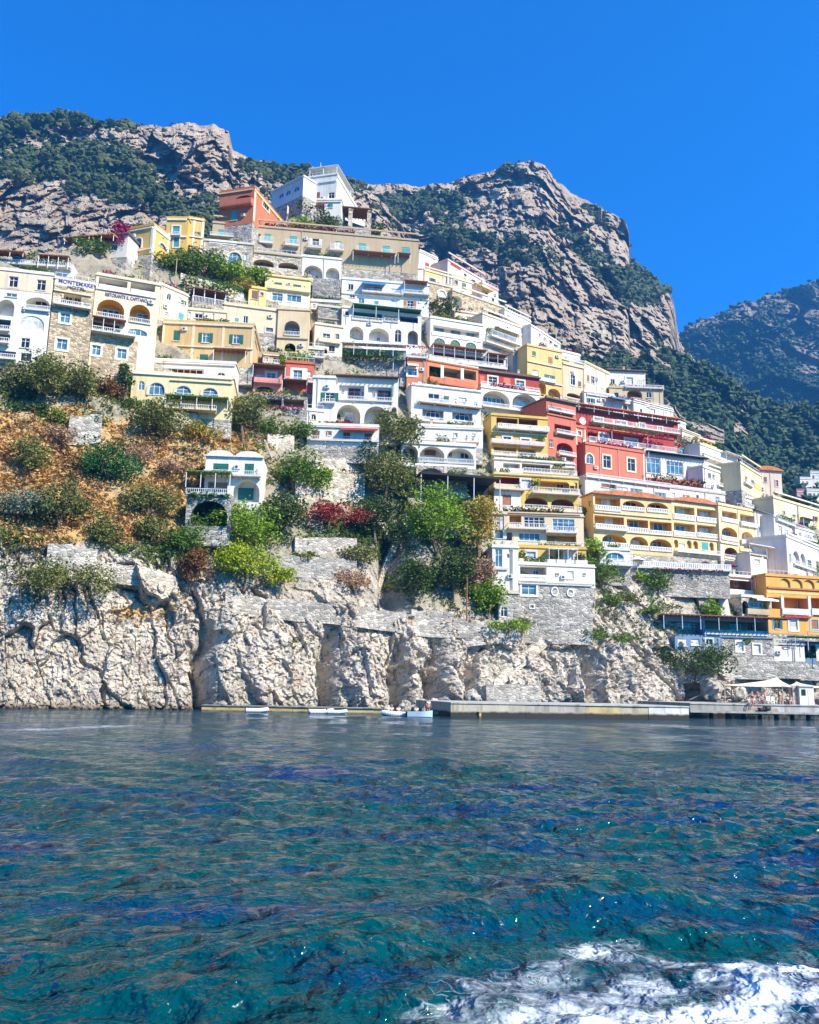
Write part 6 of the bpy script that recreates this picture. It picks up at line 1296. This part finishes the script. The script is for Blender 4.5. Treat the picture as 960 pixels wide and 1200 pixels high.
# pergola with stone pillars near the hilltop
P0 = hit(411, 272)-Nv*1.5; k = float((P0-CAM)@Fv)/FPX; e = empty('pergola', tuple(P0), R(8), 'brown roofed pergola on stone pillars below the hilltop villa', 'pergola')
m = MB(); w = 44*k; m.box(-w*.35, w*.5, -.2, 4.5, 27*k, 27*k+.22)
for i in range(9): x = -w*.33+w*.82*i/8; m.box(x-.07, x+.07, -.5, 4.8, 27*k-.2, 27*k-.003)
m.build('roof', simple('weathered_wood', PAL['br'], .8, .3), e)
for i, x in enumerate((-w*.62, -w*.08, w*.42)):
    m = MB(); m.box(x-.45, x+.45, 0, .9, -1.5, 27*k-(.25 if i else 2.5)); m.box(x-.55, x+.55, -.1, 1, 27*k-(.55 if i else 2.5), 27*k-(.23 if i else 2.3)); m.build('pillar', stonewall((.56, .47, .34), 2.0), e)
# brown pergola over tables above the ochre palazzo
P0 = hit(242, 362)-Nv*2.2; k = float((P0-CAM)@Fv)/FPX; e = empty('pergola', tuple(P0), R(22), 'dark brown restaurant pergola with white posts above the ochre palazzo', 'pergola')
m = MB(); w = 40*k; m.box(-w/2, w/2, 0, 4, 2.5, 2.68)
for i in range(14): x = -w/2+.1+(w-.2)*i/13; m.box(x-.06, x+.06, -.4, 4.2, 2.34, 2.497)
m.build('roof', simple('weathered_wood', (.12, .05, .035), .8, .3), e)
for i in range(4): m = MB(); x = -w/2+.2+(w-.4)*i/3; m.tube((x, .1, -.5), (x, .1, 2.34), .08, .08, 6); m.build('post', RAILM, e)
m = MB(); m.box(-w/2, w/2, -.3, 5, -1.5, -.02); m.build('floor', stonewall((.56, .47, .34), 2.0), e)
m = MB(); m.box(-w/2, w/2, -.25, -.2, .95, 1.02); [m.box(-w/2+w*i/24-.03, -w/2+w*i/24+.03, -.25, -.2, -.02, .95) for i in range(25)]; m.build('railing', RAILM, e)
# black net canopy by the three arched loggias
P0 = hit(527, 582)-Nv*2; k = float((P0-CAM)@Fv)/FPX; e = empty('shade_canopy', tuple(P0), R(12), 'black net shade canopy on thin posts above the big bright green tree', 'canopy'); w = 96*k
m = MB(); m.box(-w/2, w/2, -3.2, 6, 18*k, 18*k+.08); m.box(-w/2, w/2, -3.25, -3.2, 18*k-.25, 18*k+.1); m.build('net', simple('black_net', (.018, .018, .02), .9, .2), e)
m = MB(); m.box(-w/2, w/2, 3.2, 3.3, -.8, 18*k-.01); m.build('void_backing', simple('black_net', (.018, .018, .02), .9, .2), e)  # black sheet stands in for the dark void in shade under the net
for i in range(4): m = MB(); x = -w/2+.15+(w-.3)*i/3; m.tube((x, -3.1, -3), (x, -3.1, 18*k-.26), .07, .07, 6); m.build('post', RAILM, e)
# the roof frame of the hilltop villa
b = BL['wv']; m = MB(); e = b.e
for x in (0.3, b.W/2, b.W-.3):
    for y in (.4, b.D*.5): m.box(x-.08, x+.08, y-.08, y+.08, b.H+.17, b.H+2.5)
m.box(0, b.W, .2, b.D*.6, b.H+2.501, b.H+2.62); m.build('roof_frame', RAILM, e)
# houses far across the valley
for i, (xl, xr, yb, yt, c, lb) in enumerate(((938, 952, 574, 560, 'w', 'small white house far across the valley behind the right shoulder'), (950, 975, 570, 553, 'lg', 'long pale house highest on the far valley slope at the right edge'), (934, 944, 586, 575, 'pk', 'tiny pink house low on the far valley slope'), (946, 972, 588, 574, 'w', 'wide white house low on the far valley slope at the right edge'))):
    B('far%d' % i, 'S', lb, xl, xr, yb, yt, yt, c, ';'.join('w %f %f %f %f k' % (xl+2+j*5, yt+4, xl+4.4+j*5, yt+8) for j in range(int((xr-xl)/5)))+';k %d %d %d %d' % (xl, yt+1, xr, yt+2), dist=mhit('valley_slope', (xl+xr)/2, yb)-1.5, found=5, theta=5, group='houses far across the valley')
# ================================================================== QUAY
CONC = {}
def concrete(c, key, tide=.85):
    if key in CONC: return CONC[key]
    t = NT('concrete'); p = t.geo(); n = t.noise(.5, 6, .65, p); st = t.noise(.9, 5, .65, t.mapv(p, (1.2, 1.2, .18)))
    col = t.mix(t.ramp(n, [(.35, 0.0), (.65, .8)]), c, scl(c, .62)); col = t.mix(t.ramp(st, [(.5, 0.0), (.7, .7)]), col, (.10, .085, .06))
    sx = t.new('ShaderNodeSeparateXYZ'); t.link(p, sx.inputs[0]); col = t.mix(t.ramp(t.math('ADD', sx.outputs[2], t.math('MULTIPLY', st, .5)), [(tide-.1, 1.0), (tide+.12, 0.0)]), col, (.03, .026, .018))
    CONC[key] = t.done(col, .9, t.bump(n, .5, .1)); return CONC[key]
def on_water(px, py): d = ray(px, py); return CAM+d*(-CAMH/d[2])
def quay(xl, yl, xr, yr, tops, depth, label, segs, name='quay', tide=.85, under=.0):
    """concrete quay between two photo points on the water line; tops: row of the upper edge at xl"""
    A, Bq = on_water(xl, yl), on_water(xr, yr); th = math.atan2(Bq[1]-A[1], Bq[0]-A[0]); L = float(np.linalg.norm(Bq-A)); k = float((A-CAM)@Fv)/FPX; h = (yl-tops)*k
    e = empty(name, tuple(A), th, label, 'quay', 'quays along the shore')
    for i, (s0, s1, c) in enumerate(segs):
        m = MB(); m.box(L*s0+.02, L*s1-.02, .02*i % .07, depth, under-.0, h-.14) if under else m.box(L*s0+.02, L*s1-.02, .02*i % .07, depth, -1.5, h-.14); m.build('block', concrete(c, (c, tide), tide), e)
    m = MB(); m.box(0, L, -.1, depth, h-.137, h); m.build('deck', concrete((.50, .47, .40), 'deck'), e)
    if under:
        for i in range(int(L/2.2)): m = MB(); x = .6+i*2.2; m.box(x, x+.35, .15, .6, -1.5, under-.003); m.build('pile', concrete((.2, .18, .14), 'pile'), e)
    return e, L, h, th, A
Q1_ = quay(528, 840.5, 808, 844, 823.2, 14, 'long concrete quay with stained and pale blocks at the foot of the cliff', [(0, .30, (.54, .47, .34)), (.30, .55, (.46, .41, .32)), (.55, .70, (.58, .43, .20)), (.70, .82, (.50, .42, .28)), (.82, 1, (.66, .63, .55))])
Q2_ = quay(809, 841.5, 985, 844.5, 824, 18, 'right quay with a dark undercut and wooden steps before the boat shelter', [(0, .36, (.36, .34, .29)), (.36, 1, (.48, .46, .42))], under=.7)
Q3_ = quay(508, 838.5, 562, 841, 832, 2.5, 'low yellow stained landing step at the left end of the long quay', [(0, 1, (.62, .42, .10))], tide=.38)
Q3b = quay(511, 837.5, 530, 838.5, 826, 6, 'small yellow stained block between the landing step and the long quay', [(0, 1, (.54, .42, .16))], tide=.45)
Q4_ = quay(236, 832.5, 448, 836.5, 826, 3, 'long low yellow brown ledge along the cliff at sea level', [(0, .5, (.58, .42, .16)), (.5, 1, (.60, .45, .20))], name='landing_ledge', tide=.30)
e, L, h, th, A = Q2_
m = MB(); x0, x1 = L*.36, L*.58
for i in range(5): m.box(x0, x1, -.6+.28*i, .02+.28*i, .6+.26*i, .6+.26*(i+1)-.01)
m.build('steps', simple('weathered_wood', (.34, .25, .17), .85, .25), e)
m = MB(); m.box(-.4, L, -1.0, -.101, .72, .95); m.build('lower_ledge', concrete((.40, .38, .33), 'ledge'), e)
def on_quay(px, dy, Q=Q2_, dz=0):
    """a point on the deck of a quay, dy metres behind its front edge, at photo column px"""
    e, L, h, th, A = Q; ex = np.array([math.cos(th), math.sin(th), 0]); ey = np.array([-math.sin(th), math.cos(th), 0]); lo, hi = -30, L+30
    for _ in range(40):
        mid = (lo+hi)/2; P = A+ex*mid+ey*dy+np.array([0, 0, h+dz])
        if project(P)[0] < px: lo = mid
        else: hi = mid
    return A+ex*lo+ey*dy+np.array([0, 0, h+dz])
# boat shelter: stretched canvas on poles, and the white hut
a, b_, c, d_ = on_quay(850, 9), on_quay(928, 6), on_quay(932, 14), on_quay(858, 14); pk = on_quay(913, 10)
k = float((pk-CAM)@Fv)/FPX; zt = 20*k
e = empty('canvas_shelter', tuple(pk), 0, 'cream canvas sun shelter stretched to a peak over the bathers on the quay', 'sun shelter')
def cloth(pts, apex, zedge, zapex, name, par, n=8):
    V, F = [], []; O = pk
    for i in range(len(pts)):
        p, q = pts[i], pts[(i+1) % len(pts)]; base = len(V)
        for r_ in range(n+1):
            f = r_/n
            for s in range(n+1):
                g = s/n; edge = p*(1-g)+q*g; sag = -.5*math.sin(math.pi*g)*(1-.2)
                pt = apex*(1-f)+edge*f; z = zapex+(zedge-zapex)*f**.6+sag*f*.6*.5
                V.append((pt[0]-O[0], pt[1]-O[1], z))
        for r_ in range(n):
            for s in range(n): w_ = base+r_*(n+1)+s; F.append((w_, w_+n+1, w_+n+2, w_+1))
    V = np.array(V); o = np_mesh(name, np.concatenate([V, V-np.array([0, 0, .04])]), np.concatenate([np.array(F), np.array(F)[:, ::-1]+len(V)]), simple('canvas', (.74, .60, .42), .85, .08), par, smooth=True); return o
cloth([a, b_, c, d_], pk, zt*1.0, zt*1.55, 'canvas', e)
cloth([on_quay(920, 5), on_quay(972, 6), on_quay(975, 13), on_quay(922, 13)], on_quay(935, 9), zt*.98, zt*1.3, 'canvas', e)
for q in (a, b_, c, d_, on_quay(968, 6), on_quay(918, 5.2)):
    m = MB(); v = q-pk; m.tube((v[0], v[1], -.02), (v[0], v[1], zt*1.02), .07, .06, 6); m.build('pole', simple('weathered_wood', (.45, .36, .26), .85, .25), e)
m = MB(); m.tube(tuple(pk-pk), (0, 0, zt*1.55), .09, .07, 6); m.build('mast', simple('weathered_wood', (.45, .36, .26), .85, .25), e)
hq = on_quay(938, 4.2); hk = float((hq-CAM)@Fv)/FPX; w, hh_ = 18*hk, 21*hk
e = empty('quay_hut', tuple(hq), Q2_[3], 'small white hut with a green window on the right quay', 'hut')
m = MB(); m.box(0, w, 0, 2.6, 0, hh_); m.build('wall', plaster(WHITE), e); m = MB(); m.box(-.12, w+.12, -.2, 2.7, hh_+.002, hh_+.12); m.build('roof', plaster((.7, .68, .62)), e)
m = MB(); m.box(w*.12, w*.42, -.05, -.002, hh_*.5, hh_*.85); wn = m.build('window', frame_mat(PAL['g']), e); m = MB(); m.box(w*.15, w*.39, -.06, -.051, hh_*.53, hh_*.82); m.build('pane', glass('k'), wn)
m = MB(); m.box(w*.58, w*.92, -.05, -.002, 0.02, hh_*.8); m.build('door', frame_mat((.66, .66, .64)), e)
e = empty('quay_screen', tuple(on_quay(930, 4.6)), Q2_[3], 'brown and grey plank screen left of the white hut', 'screen')
m = MB(); [m.box(i*.28, i*.28+.25, 0, .06, 0, hh_*1.05) for i in range(3)]; m.build('planks', simple('weathered_wood', (.42, .33, .25), .85, .3), e); m = MB(); m.box(-.05, .9, .061, .12, .4, .5); m.build('rail', RAILM, e)
for i, px in enumerate((901.5, 907.5)):
    q = on_quay(px, 2.6); e = empty('deck_chair', tuple(q), Q2_[3]+.2*i, ['white plastic chair left of its twin under the canvas', 'white plastic chair right of its twin under the canvas'][i], 'chair', 'chairs on the quay')
    m = MB(); m.box(-.25, .25, -.25, .25, .4, .45); m.build('seat', frame_mat(WHITE), e); m = MB(); m.box(-.25, .25, .2, .25, .452, .98); m.build('backrest', frame_mat(WHITE), e)
    for sx_ in (-.22, .22):
        for sy_ in (-.22, .22): m = MB(); m.box(sx_-.025, sx_+.025, sy_-.025, sy_+.025, 0, .398); m.build('leg', frame_mat(WHITE), e)
    m = MB(); m.box(-.26, -.2, -.25, .25, .62, .66); m.build('armrest', frame_mat(WHITE), e); m = MB(); m.box(.2, .26, -.25, .25, .62, .66); m.build('armrest', frame_mat(WHITE), e)
# ================================================================== PEOPLE
def skin_mesh(J, E, name):
    me = bpy.data.meshes.new(name); me.from_pydata([j[:3] for j in J], E, []); o = bpy.data.objects.new(name, me); COL.objects.link(o)
    md = o.modifiers.new('skin', 'SKIN'); md.use_smooth_shade = True
    for v, j in zip(me.skin_vertices[0].data, J): v.radius = (j[3], j[4] if len(j) > 4 else j[3])
    me.skin_vertices[0].data[0].use_root = True
    sb = o.modifiers.new('sub', 'SUBSURF'); sb.levels = 1; sb.render_levels = 1
    bpy.context.view_layer.update(); out = bpy.data.meshes.new_from_object(o.evaluated_get(bpy.context.evaluated_depsgraph_get())); bpy.data.objects.remove(o); return out
def body_pose(pose):
    if pose == 'stand':
        J = [(0, 0, .95, .13, .10), (0, 0, 1.15, .125, .09), (0, 0, 1.38, .16, .10), (0, 0, 1.50, .055), (0, -.01, 1.60, .085), (0, -.01, 1.72, .075)]
        J += [(.17, 0, 1.42, .055), (.24, .02, 1.16, .042), (.25, -.06, .92, .033), (.25, -.09, .82, .028), (-.17, 0, 1.42, .055), (-.26, .03, 1.18, .042), (-.20, -.14, 1.02, .033), (-.14, -.2, .98, .028)]
        J += [(.09, 0, .86, .085), (.10, -.02, .48, .058), (.10, .02, .09, .04), (.10, -.12, .03, .035), (-.09, 0, .86, .085), (-.11, -.01, .48, .058), (-.12, .04, .09, .04), (-.13, -.1, .03, .035)]
    else:
        J = [(0, 0, .12, .14, .12), (0, .03, .34, .125, .09), (0, .02, .56, .155, .10), (0, .0, .68, .055), (0, -.03, .78, .085), (0, -.03, .90, .075)]
        J += [(.17, .02, .60, .052), (.24, .1, .36, .042), (.22, .02, .14, .033), (.22, -.06, .06, .028), (-.17, .02, .60, .052), (-.24, -.06, .40, .042), (-.17, -.28, .38, .033), (-.14, -.36, .36, .028)]
        J += [(.10, -.06, .12, .085), (.13, -.42, .14, .062), (.13, -.52, -.24, .045), (.13, -.64, -.28, .033), (-.10, -.06, .12, .085), (-.13, -.42, .16, .062), (-.14, -.50, -.22, .045), (-.14, -.62, -.28, .033)]
    E = [(0, 1), (1, 2), (2, 3), (3, 4), (4, 5), (2, 6), (6, 7), (7, 8), (8, 9), (2, 10), (10, 11), (11, 12), (12, 13), (0, 14), (14, 15), (15, 16), (16, 17), (0, 18), (18, 19), (19, 20), (20, 21)]
    return J, E
def cloth_pose(pose, part):
    J, E = body_pose(pose); g = lambda i, d=.022: (*J[i][:3], *[x+d for x in (J[i][3:] if len(J[i]) > 4 else (J[i][3], J[i][3]))])
    if part == 'shirt':
        idx = [1, 2, 6, 10]; ed = [(0, 1), (1, 2), (1, 3)]
        return [g(i) for i in idx]+[tuple(np.array(J[6][:3])*.5+np.array(J[7][:3])*.5)+(.07, .07), tuple(np.array(J[10][:3])*.5+np.array(J[11][:3])*.5)+(.07, .07)], ed+[(2, 4), (3, 5)]
    idx = [0, 14, 18]; m1 = tuple(np.array(J[14][:3])*.55+np.array(J[15][:3])*.45)+(.095, .095); m2 = tuple(np.array(J[18][:3])*.55+np.array(J[19][:3])*.45)+(.095, .095)
    return [g(i, .018) for i in idx]+[m1, m2], [(0, 1), (0, 2), (1, 3), (2, 4)]
PM = {}
for ps in ('stand', 'sit'):
    PM[ps, 'body'] = skin_mesh(*body_pose(ps), 'body'); PM[ps, 'shirt'] = skin_mesh(*cloth_pose(ps, 'shirt'), 'shirt'); PM[ps, 'shorts'] = skin_mesh(*cloth_pose(ps, 'shorts'), 'shorts')
    hd = body_pose(ps)[0][5]; m = MB(); V, F = leafclumps(np.array([[hd[0], hd[1]+.015, hd[2]+.01]]), np.array([.115]), 3, 1.0); PM[ps, 'hair'] = (V, F)
SKINM = simple('skin', (.48, .28, .18), .6, .08)
def person(P0, rz, pose, shirt, shorts, hair, label):
    me = PM[pose, 'body'].copy(); me.materials.clear(); me.materials.append(SKINM)
    o = bpy.data.objects.new('person', me); COL.objects.link(o); o.location = tuple(P0); o.rotation_euler = (0, 0, rz); tag(o, label, 'person', 'people on the shore')
    for nm, c in (('shirt', shirt), ('shorts', shorts)):
        if c is None: continue
        q = PM[pose, nm].copy(); q.materials.clear(); q.materials.append(simple('cloth', c, .85, .1)); k_ = bpy.data.objects.new(nm, q); COL.objects.link(k_); k_.parent = o
    V, F = PM[pose, 'hair']; np_mesh('hair', V, F, simple('hair', hair, .8, .1), o, smooth=True)
W2, RDc, BLc, DKc = (.78, .78, .76), (.55, .06, .05), (.05, .10, .30), (.03, .03, .04)
HB, HD, HL = (.05, .03, .02), (.02, .015, .012), (.35, .22, .09)
for px, dy, dz, ps, sh, st_, hr, lb, rz in (
  (877.5, -.1, .0, 'sit', W2, W2, HD, 'person in white sitting on the quay edge left of the wooden steps', .1), (883, -.05, .0, 'sit', (.70, .62, .55), RDc, HB, 'person in a pale top sitting at the left end of the wooden steps', -.2), (882, 4.0, 0, 'stand', RDc, DKc, HD, 'person in a red shirt standing under the left part of the canvas', .5),
  (888.5, 4.6, 0, 'stand', (.62, .10, .10), BLc, HB, 'person in a red top and blue shorts standing left of the leaning trunk', -.4), (893, 3.2, .28, 'sit', (.20, .26, .40), DKc, HD, 'person in a blue shirt sitting low under the canvas', .3), (897.5, 3.8, 0, 'stand', None, RDc, HL, 'bare chested person in red shorts standing left of the white chairs', .2),
  (914.5, 3.2, .28, 'sit', RDc, RDc, HB, 'person in red sitting right of the white chairs', -.3), (923, 3.4, .28, 'sit', W2, DKc, HD, 'person in white sitting beside the plank screen', .5), (927, 3.0, .28, 'sit', (.70, .40, .36), W2, HL, 'person in a pink top sitting closest to the plank screen', -.5)):
    q = on_quay(px, dy, dz=dz)
    person(q, Q2_[3]+rz, ps, sh, st_, hr, lb)
    if dz:
        e = empty('bench', tuple(on_quay(px, dy)), Q2_[3]+rz, 'low wooden stool under %s' % lb.replace('person', 'the person'), 'stool', 'stools under the bathers'); m = MB(); m.box(-.24, .24, -.2, .26, .30, .36); m.build('seat', simple('weathered_wood', (.45, .36, .26), .85, .25), e)
        for sx_ in (-.2, .2): m = MB(); m.box(sx_-.03, sx_+.03, -.18, .24, 0, .297); m.build('leg', simple('weathered_wood', (.45, .36, .26), .85, .25), e)
# driftwood trunk and dark mooring bag
a = on_quay(896, 4.2); m = MB(); m.tube((0, 0, -.05), (.5, .3, 1.0), .16, .14, 8); m.tube((.5, .3, 1.0), (1.1, .5, 2.1), .14, .08, 8); m.tube((.5, .3, 1.0), (.9, -.1, 1.5), .08, .04, 6); o = m.build('leaning_trunk', simple('bleached_wood', (.55, .48, .38), .9, .2), None, loc=tuple(a)); tag(o, 'pale leaning tree trunk among the bathers under the canvas', 'trunk')
q = on_quay(895, -.55, dz=-(Q2_[2]-.95)); V, F = leafclumps(np.array([[0, 0, .3], [.45, .0, .35], [-.4, .05, .28]]), np.array([.42, .45, .38]), 12, .8); o = np_mesh('rubber_fender', V, F, simple('black_rubber', (.015, .015, .017), .6, .1), smooth=True); o.location = tuple(q); tag(o, 'black rubber fender hanging on the ledge below the wooden steps', 'fender')
# ================================================================== BOATS
def dinghy(px, py, wpx, rz, label, tube_c, hull_c, rigid=False):
    P0 = on_water(px, py); k = float((P0-CAM)@Fv)/FPX; L = wpx*k; Wd = L*.42; e = empty('dinghy' if not rigid else 'rowing_boat', tuple(P0), rz, label, 'boat', 'boats moored at the cliff')
    n = 16; out = []
    for i in range(n+1):
        f = i/n; x = -L/2+L*f; hw = Wd/2*(1-max(0, (f-.45)/.55)**2.2) if f < 1 else 0.02; out.append((x, hw, .14+.20*max(0, f-.5)**1.5*2))
    if not rigid:
        m = MB(); r_ = L*.10
        for sgn in (1, -1):
            for p, q_ in zip(out[:-1], out[1:]): m.tube((p[0], sgn*p[1], p[2]+.05), (q_[0], sgn*q_[1], q_[2]+.05), r_, r_*.96, 9)
        m.build('tube', simple('boat_rubber', tube_c, .5, .05), e, smooth=True)
    m = MB()
    for p, q_ in zip(out[:-1], out[1:]):
        zt_ = (.0, .0) if not rigid else (.42, .42); hp, hq_ = p[2]+zt_[0], q_[2]+zt_[1]
        for s in (1, -1):
            m.face([(p[0], 0, -.15), (q_[0], 0, -.15+.1*(q_[0] > L*.3)), (q_[0], s*q_[1]*.8, .02), (p[0], s*p[1]*.8, .02)]); m.face([(p[0], s*p[1]*.8, .02), (q_[0], s*q_[1]*.8, .02), (q_[0], s*q_[1], hq_), (p[0], s*p[1], hp)])
            m.face([(p[0], s*p[1], hp), (q_[0], s*q_[1], hq_), (q_[0], s*q_[1]*.88, hq_), (p[0], s*p[1]*.88, hp)])
        m.face([(p[0], -p[1]*.8, .1), (q_[0], -q_[1]*.8, .1), (q_[0], q_[1]*.8, .1), (p[0], p[1]*.8, .1)])
    p = out[0]; m.face([(p[0], -p[1], p[2]+(.42 if rigid else .05)), (p[0], p[1], p[2]+(.42 if rigid else .05)), (p[0], p[1]*.8, .02), (p[0], 0, -.15), (p[0], -p[1]*.8, .02)])
    m.build('hull', simple('boat_paint', hull_c, .4, .06), e)
    m = MB(); m.box(-L*.12, L*.02, -Wd*.42, Wd*.42, .28, .33); m.build('thwart', simple('boat_paint', (.62, .60, .55), .4, .06), e)
    m = MB(); m.box(-L/2-.16, -L/2-.02, -.09, .09, .15, .62); m.box(-L/2-.12, -L/2-.06, -.05, .05, -.3, .149); m.build('outboard_motor', DARKM, e)
    return e, L
dinghy(301, 834.5, 25, R(8), 'white inflatable dinghy alone at the left of the low ledge', (.76, .76, .76), (.60, .60, .60)); dinghy(376, 836, 28, R(15), 'white inflatable dinghy moored left in a pair at the ledge', (.74, .74, .74), (.55, .56, .58)); dinghy(395, 836.5, 22, R(5), 'white inflatable dinghy moored right in a pair at the ledge', (.78, .78, .78), (.6, .6, .6))
d1 = dinghy(463, 839, 30, R(170), 'white inflatable dinghy crowded with bathers near the yellow step', (.78, .78, .78), (.6, .6, .6)); d2 = dinghy(492, 840, 30, R(4), 'pale blue rowing boat between the crowded dinghy and the yellow step', (.7, .7, .7), (.42, .56, .62), True)
for px, py, dz, ps, sh, st_, hr, lb in ((459, 838.5, .30, 'sit', W2, W2, HL, 'person in white sitting in the crowded dinghy'), (467, 838.8, .30, 'sit', W2, DKc, HD, 'person in a white shirt and dark shorts sitting in the crowded dinghy'), (488, 839.6, .33, 'sit', W2, BLc, HD, 'person in a white shirt sitting in the rowing boat'), (497, 839.8, .33, 'sit', (.06, .30, .16), RDc, HB, 'person in a green top sitting in the rowing boat'), (502, 839.9, .2, 'stand', (.70, .66, .62), RDc, HD, 'person in red shorts standing in the bow of the rowing boat')):
    person(on_water(px, py)+np.array([0, .0, dz-.1 if ps == 'sit' else .12]), .1, ps, sh, st_, hr, lb)
# fallen rocks at the foot of the cliff
rk = simple('shore_rock', (.40, .35, .28), .95, .35, 1.5)
for i, (px, py, wpx, lb) in enumerate(((448, 833, 12, 'pale boulder at the water right of the low ledge'), (470, 830, 15, 'tan boulder behind the crowded dinghy'), (486, 829, 17, 'large tan slab rock behind the rowing boat'), (505, 826, 14, 'dark boulder left of the yellow block'), (828, 812, 26, 'tall tan rock behind the right quay'), (858, 815, 18, 'grey rock in the shade of the canvas'), (770, 818, 16, 'pale rock lying behind the long quay'), (548, 818, 18, 'flat grey rock slab behind the long quay left end'))):
    P0 = hit(px, py)-Nv*1.3; k = float((P0-CAM)@Fv)/FPX; r_ = wpx*k/2
    rr = np.random.default_rng(i); th_ = np.linspace(0, math.pi, 14); ph_ = np.linspace(0, 2*math.pi, 25)[:-1]; TT, PP = np.meshgrid(th_, ph_, indexing='ij'); D_ = np.stack([np.sin(TT)*np.cos(PP), np.sin(TT)*np.sin(PP), np.cos(TT)], -1)
    F1, F2, V_ = worley(D_*1.5+i*7.1, 60+i); rad_ = 1+.45*(V_-.5)+.25*fbm(D_*2+i*3, 3, 5+i); Vv = D_*rad_[..., None]*r_*np.array([1, .8, .9]); nr_, nc_ = TT.shape
    Ff = np.array([(a*nc_+b, a*nc_+(b+1) % nc_, (a+1)*nc_+(b+1) % nc_, (a+1)*nc_+b) for a in range(nr_-1) for b in range(nc_)])
    o = np_mesh('boulder', Vv.reshape(-1, 3), Ff[:, ::-1], rk); o.location = tuple(P0+np.array([0, 0, r_*.25])); tag(o, lb, 'rock', 'boulders at the foot of the cliff')
# ================================================================== AIR
HAZE = 0.00021
hb = MB(); hb.box(-1500, 1500, -300, 2000, -6, 780)
t = NT('haze'); vol = t.new('ShaderNodeVolumePrincipled'); vol.inputs['Color'].default_value = (.10, .46, 1.0, 1); vol.inputs['Density'].default_value = HAZE; vol.inputs['Anisotropy'].default_value = 0.2
t.n.remove(t.b); t.link(vol.outputs[0], t.n['Material Output'].inputs['Volume'])
hz = hb.build('haze', t.m); tag(hz, 'thin blue haze in the air over the bay', 'haze', None, 'stuff')
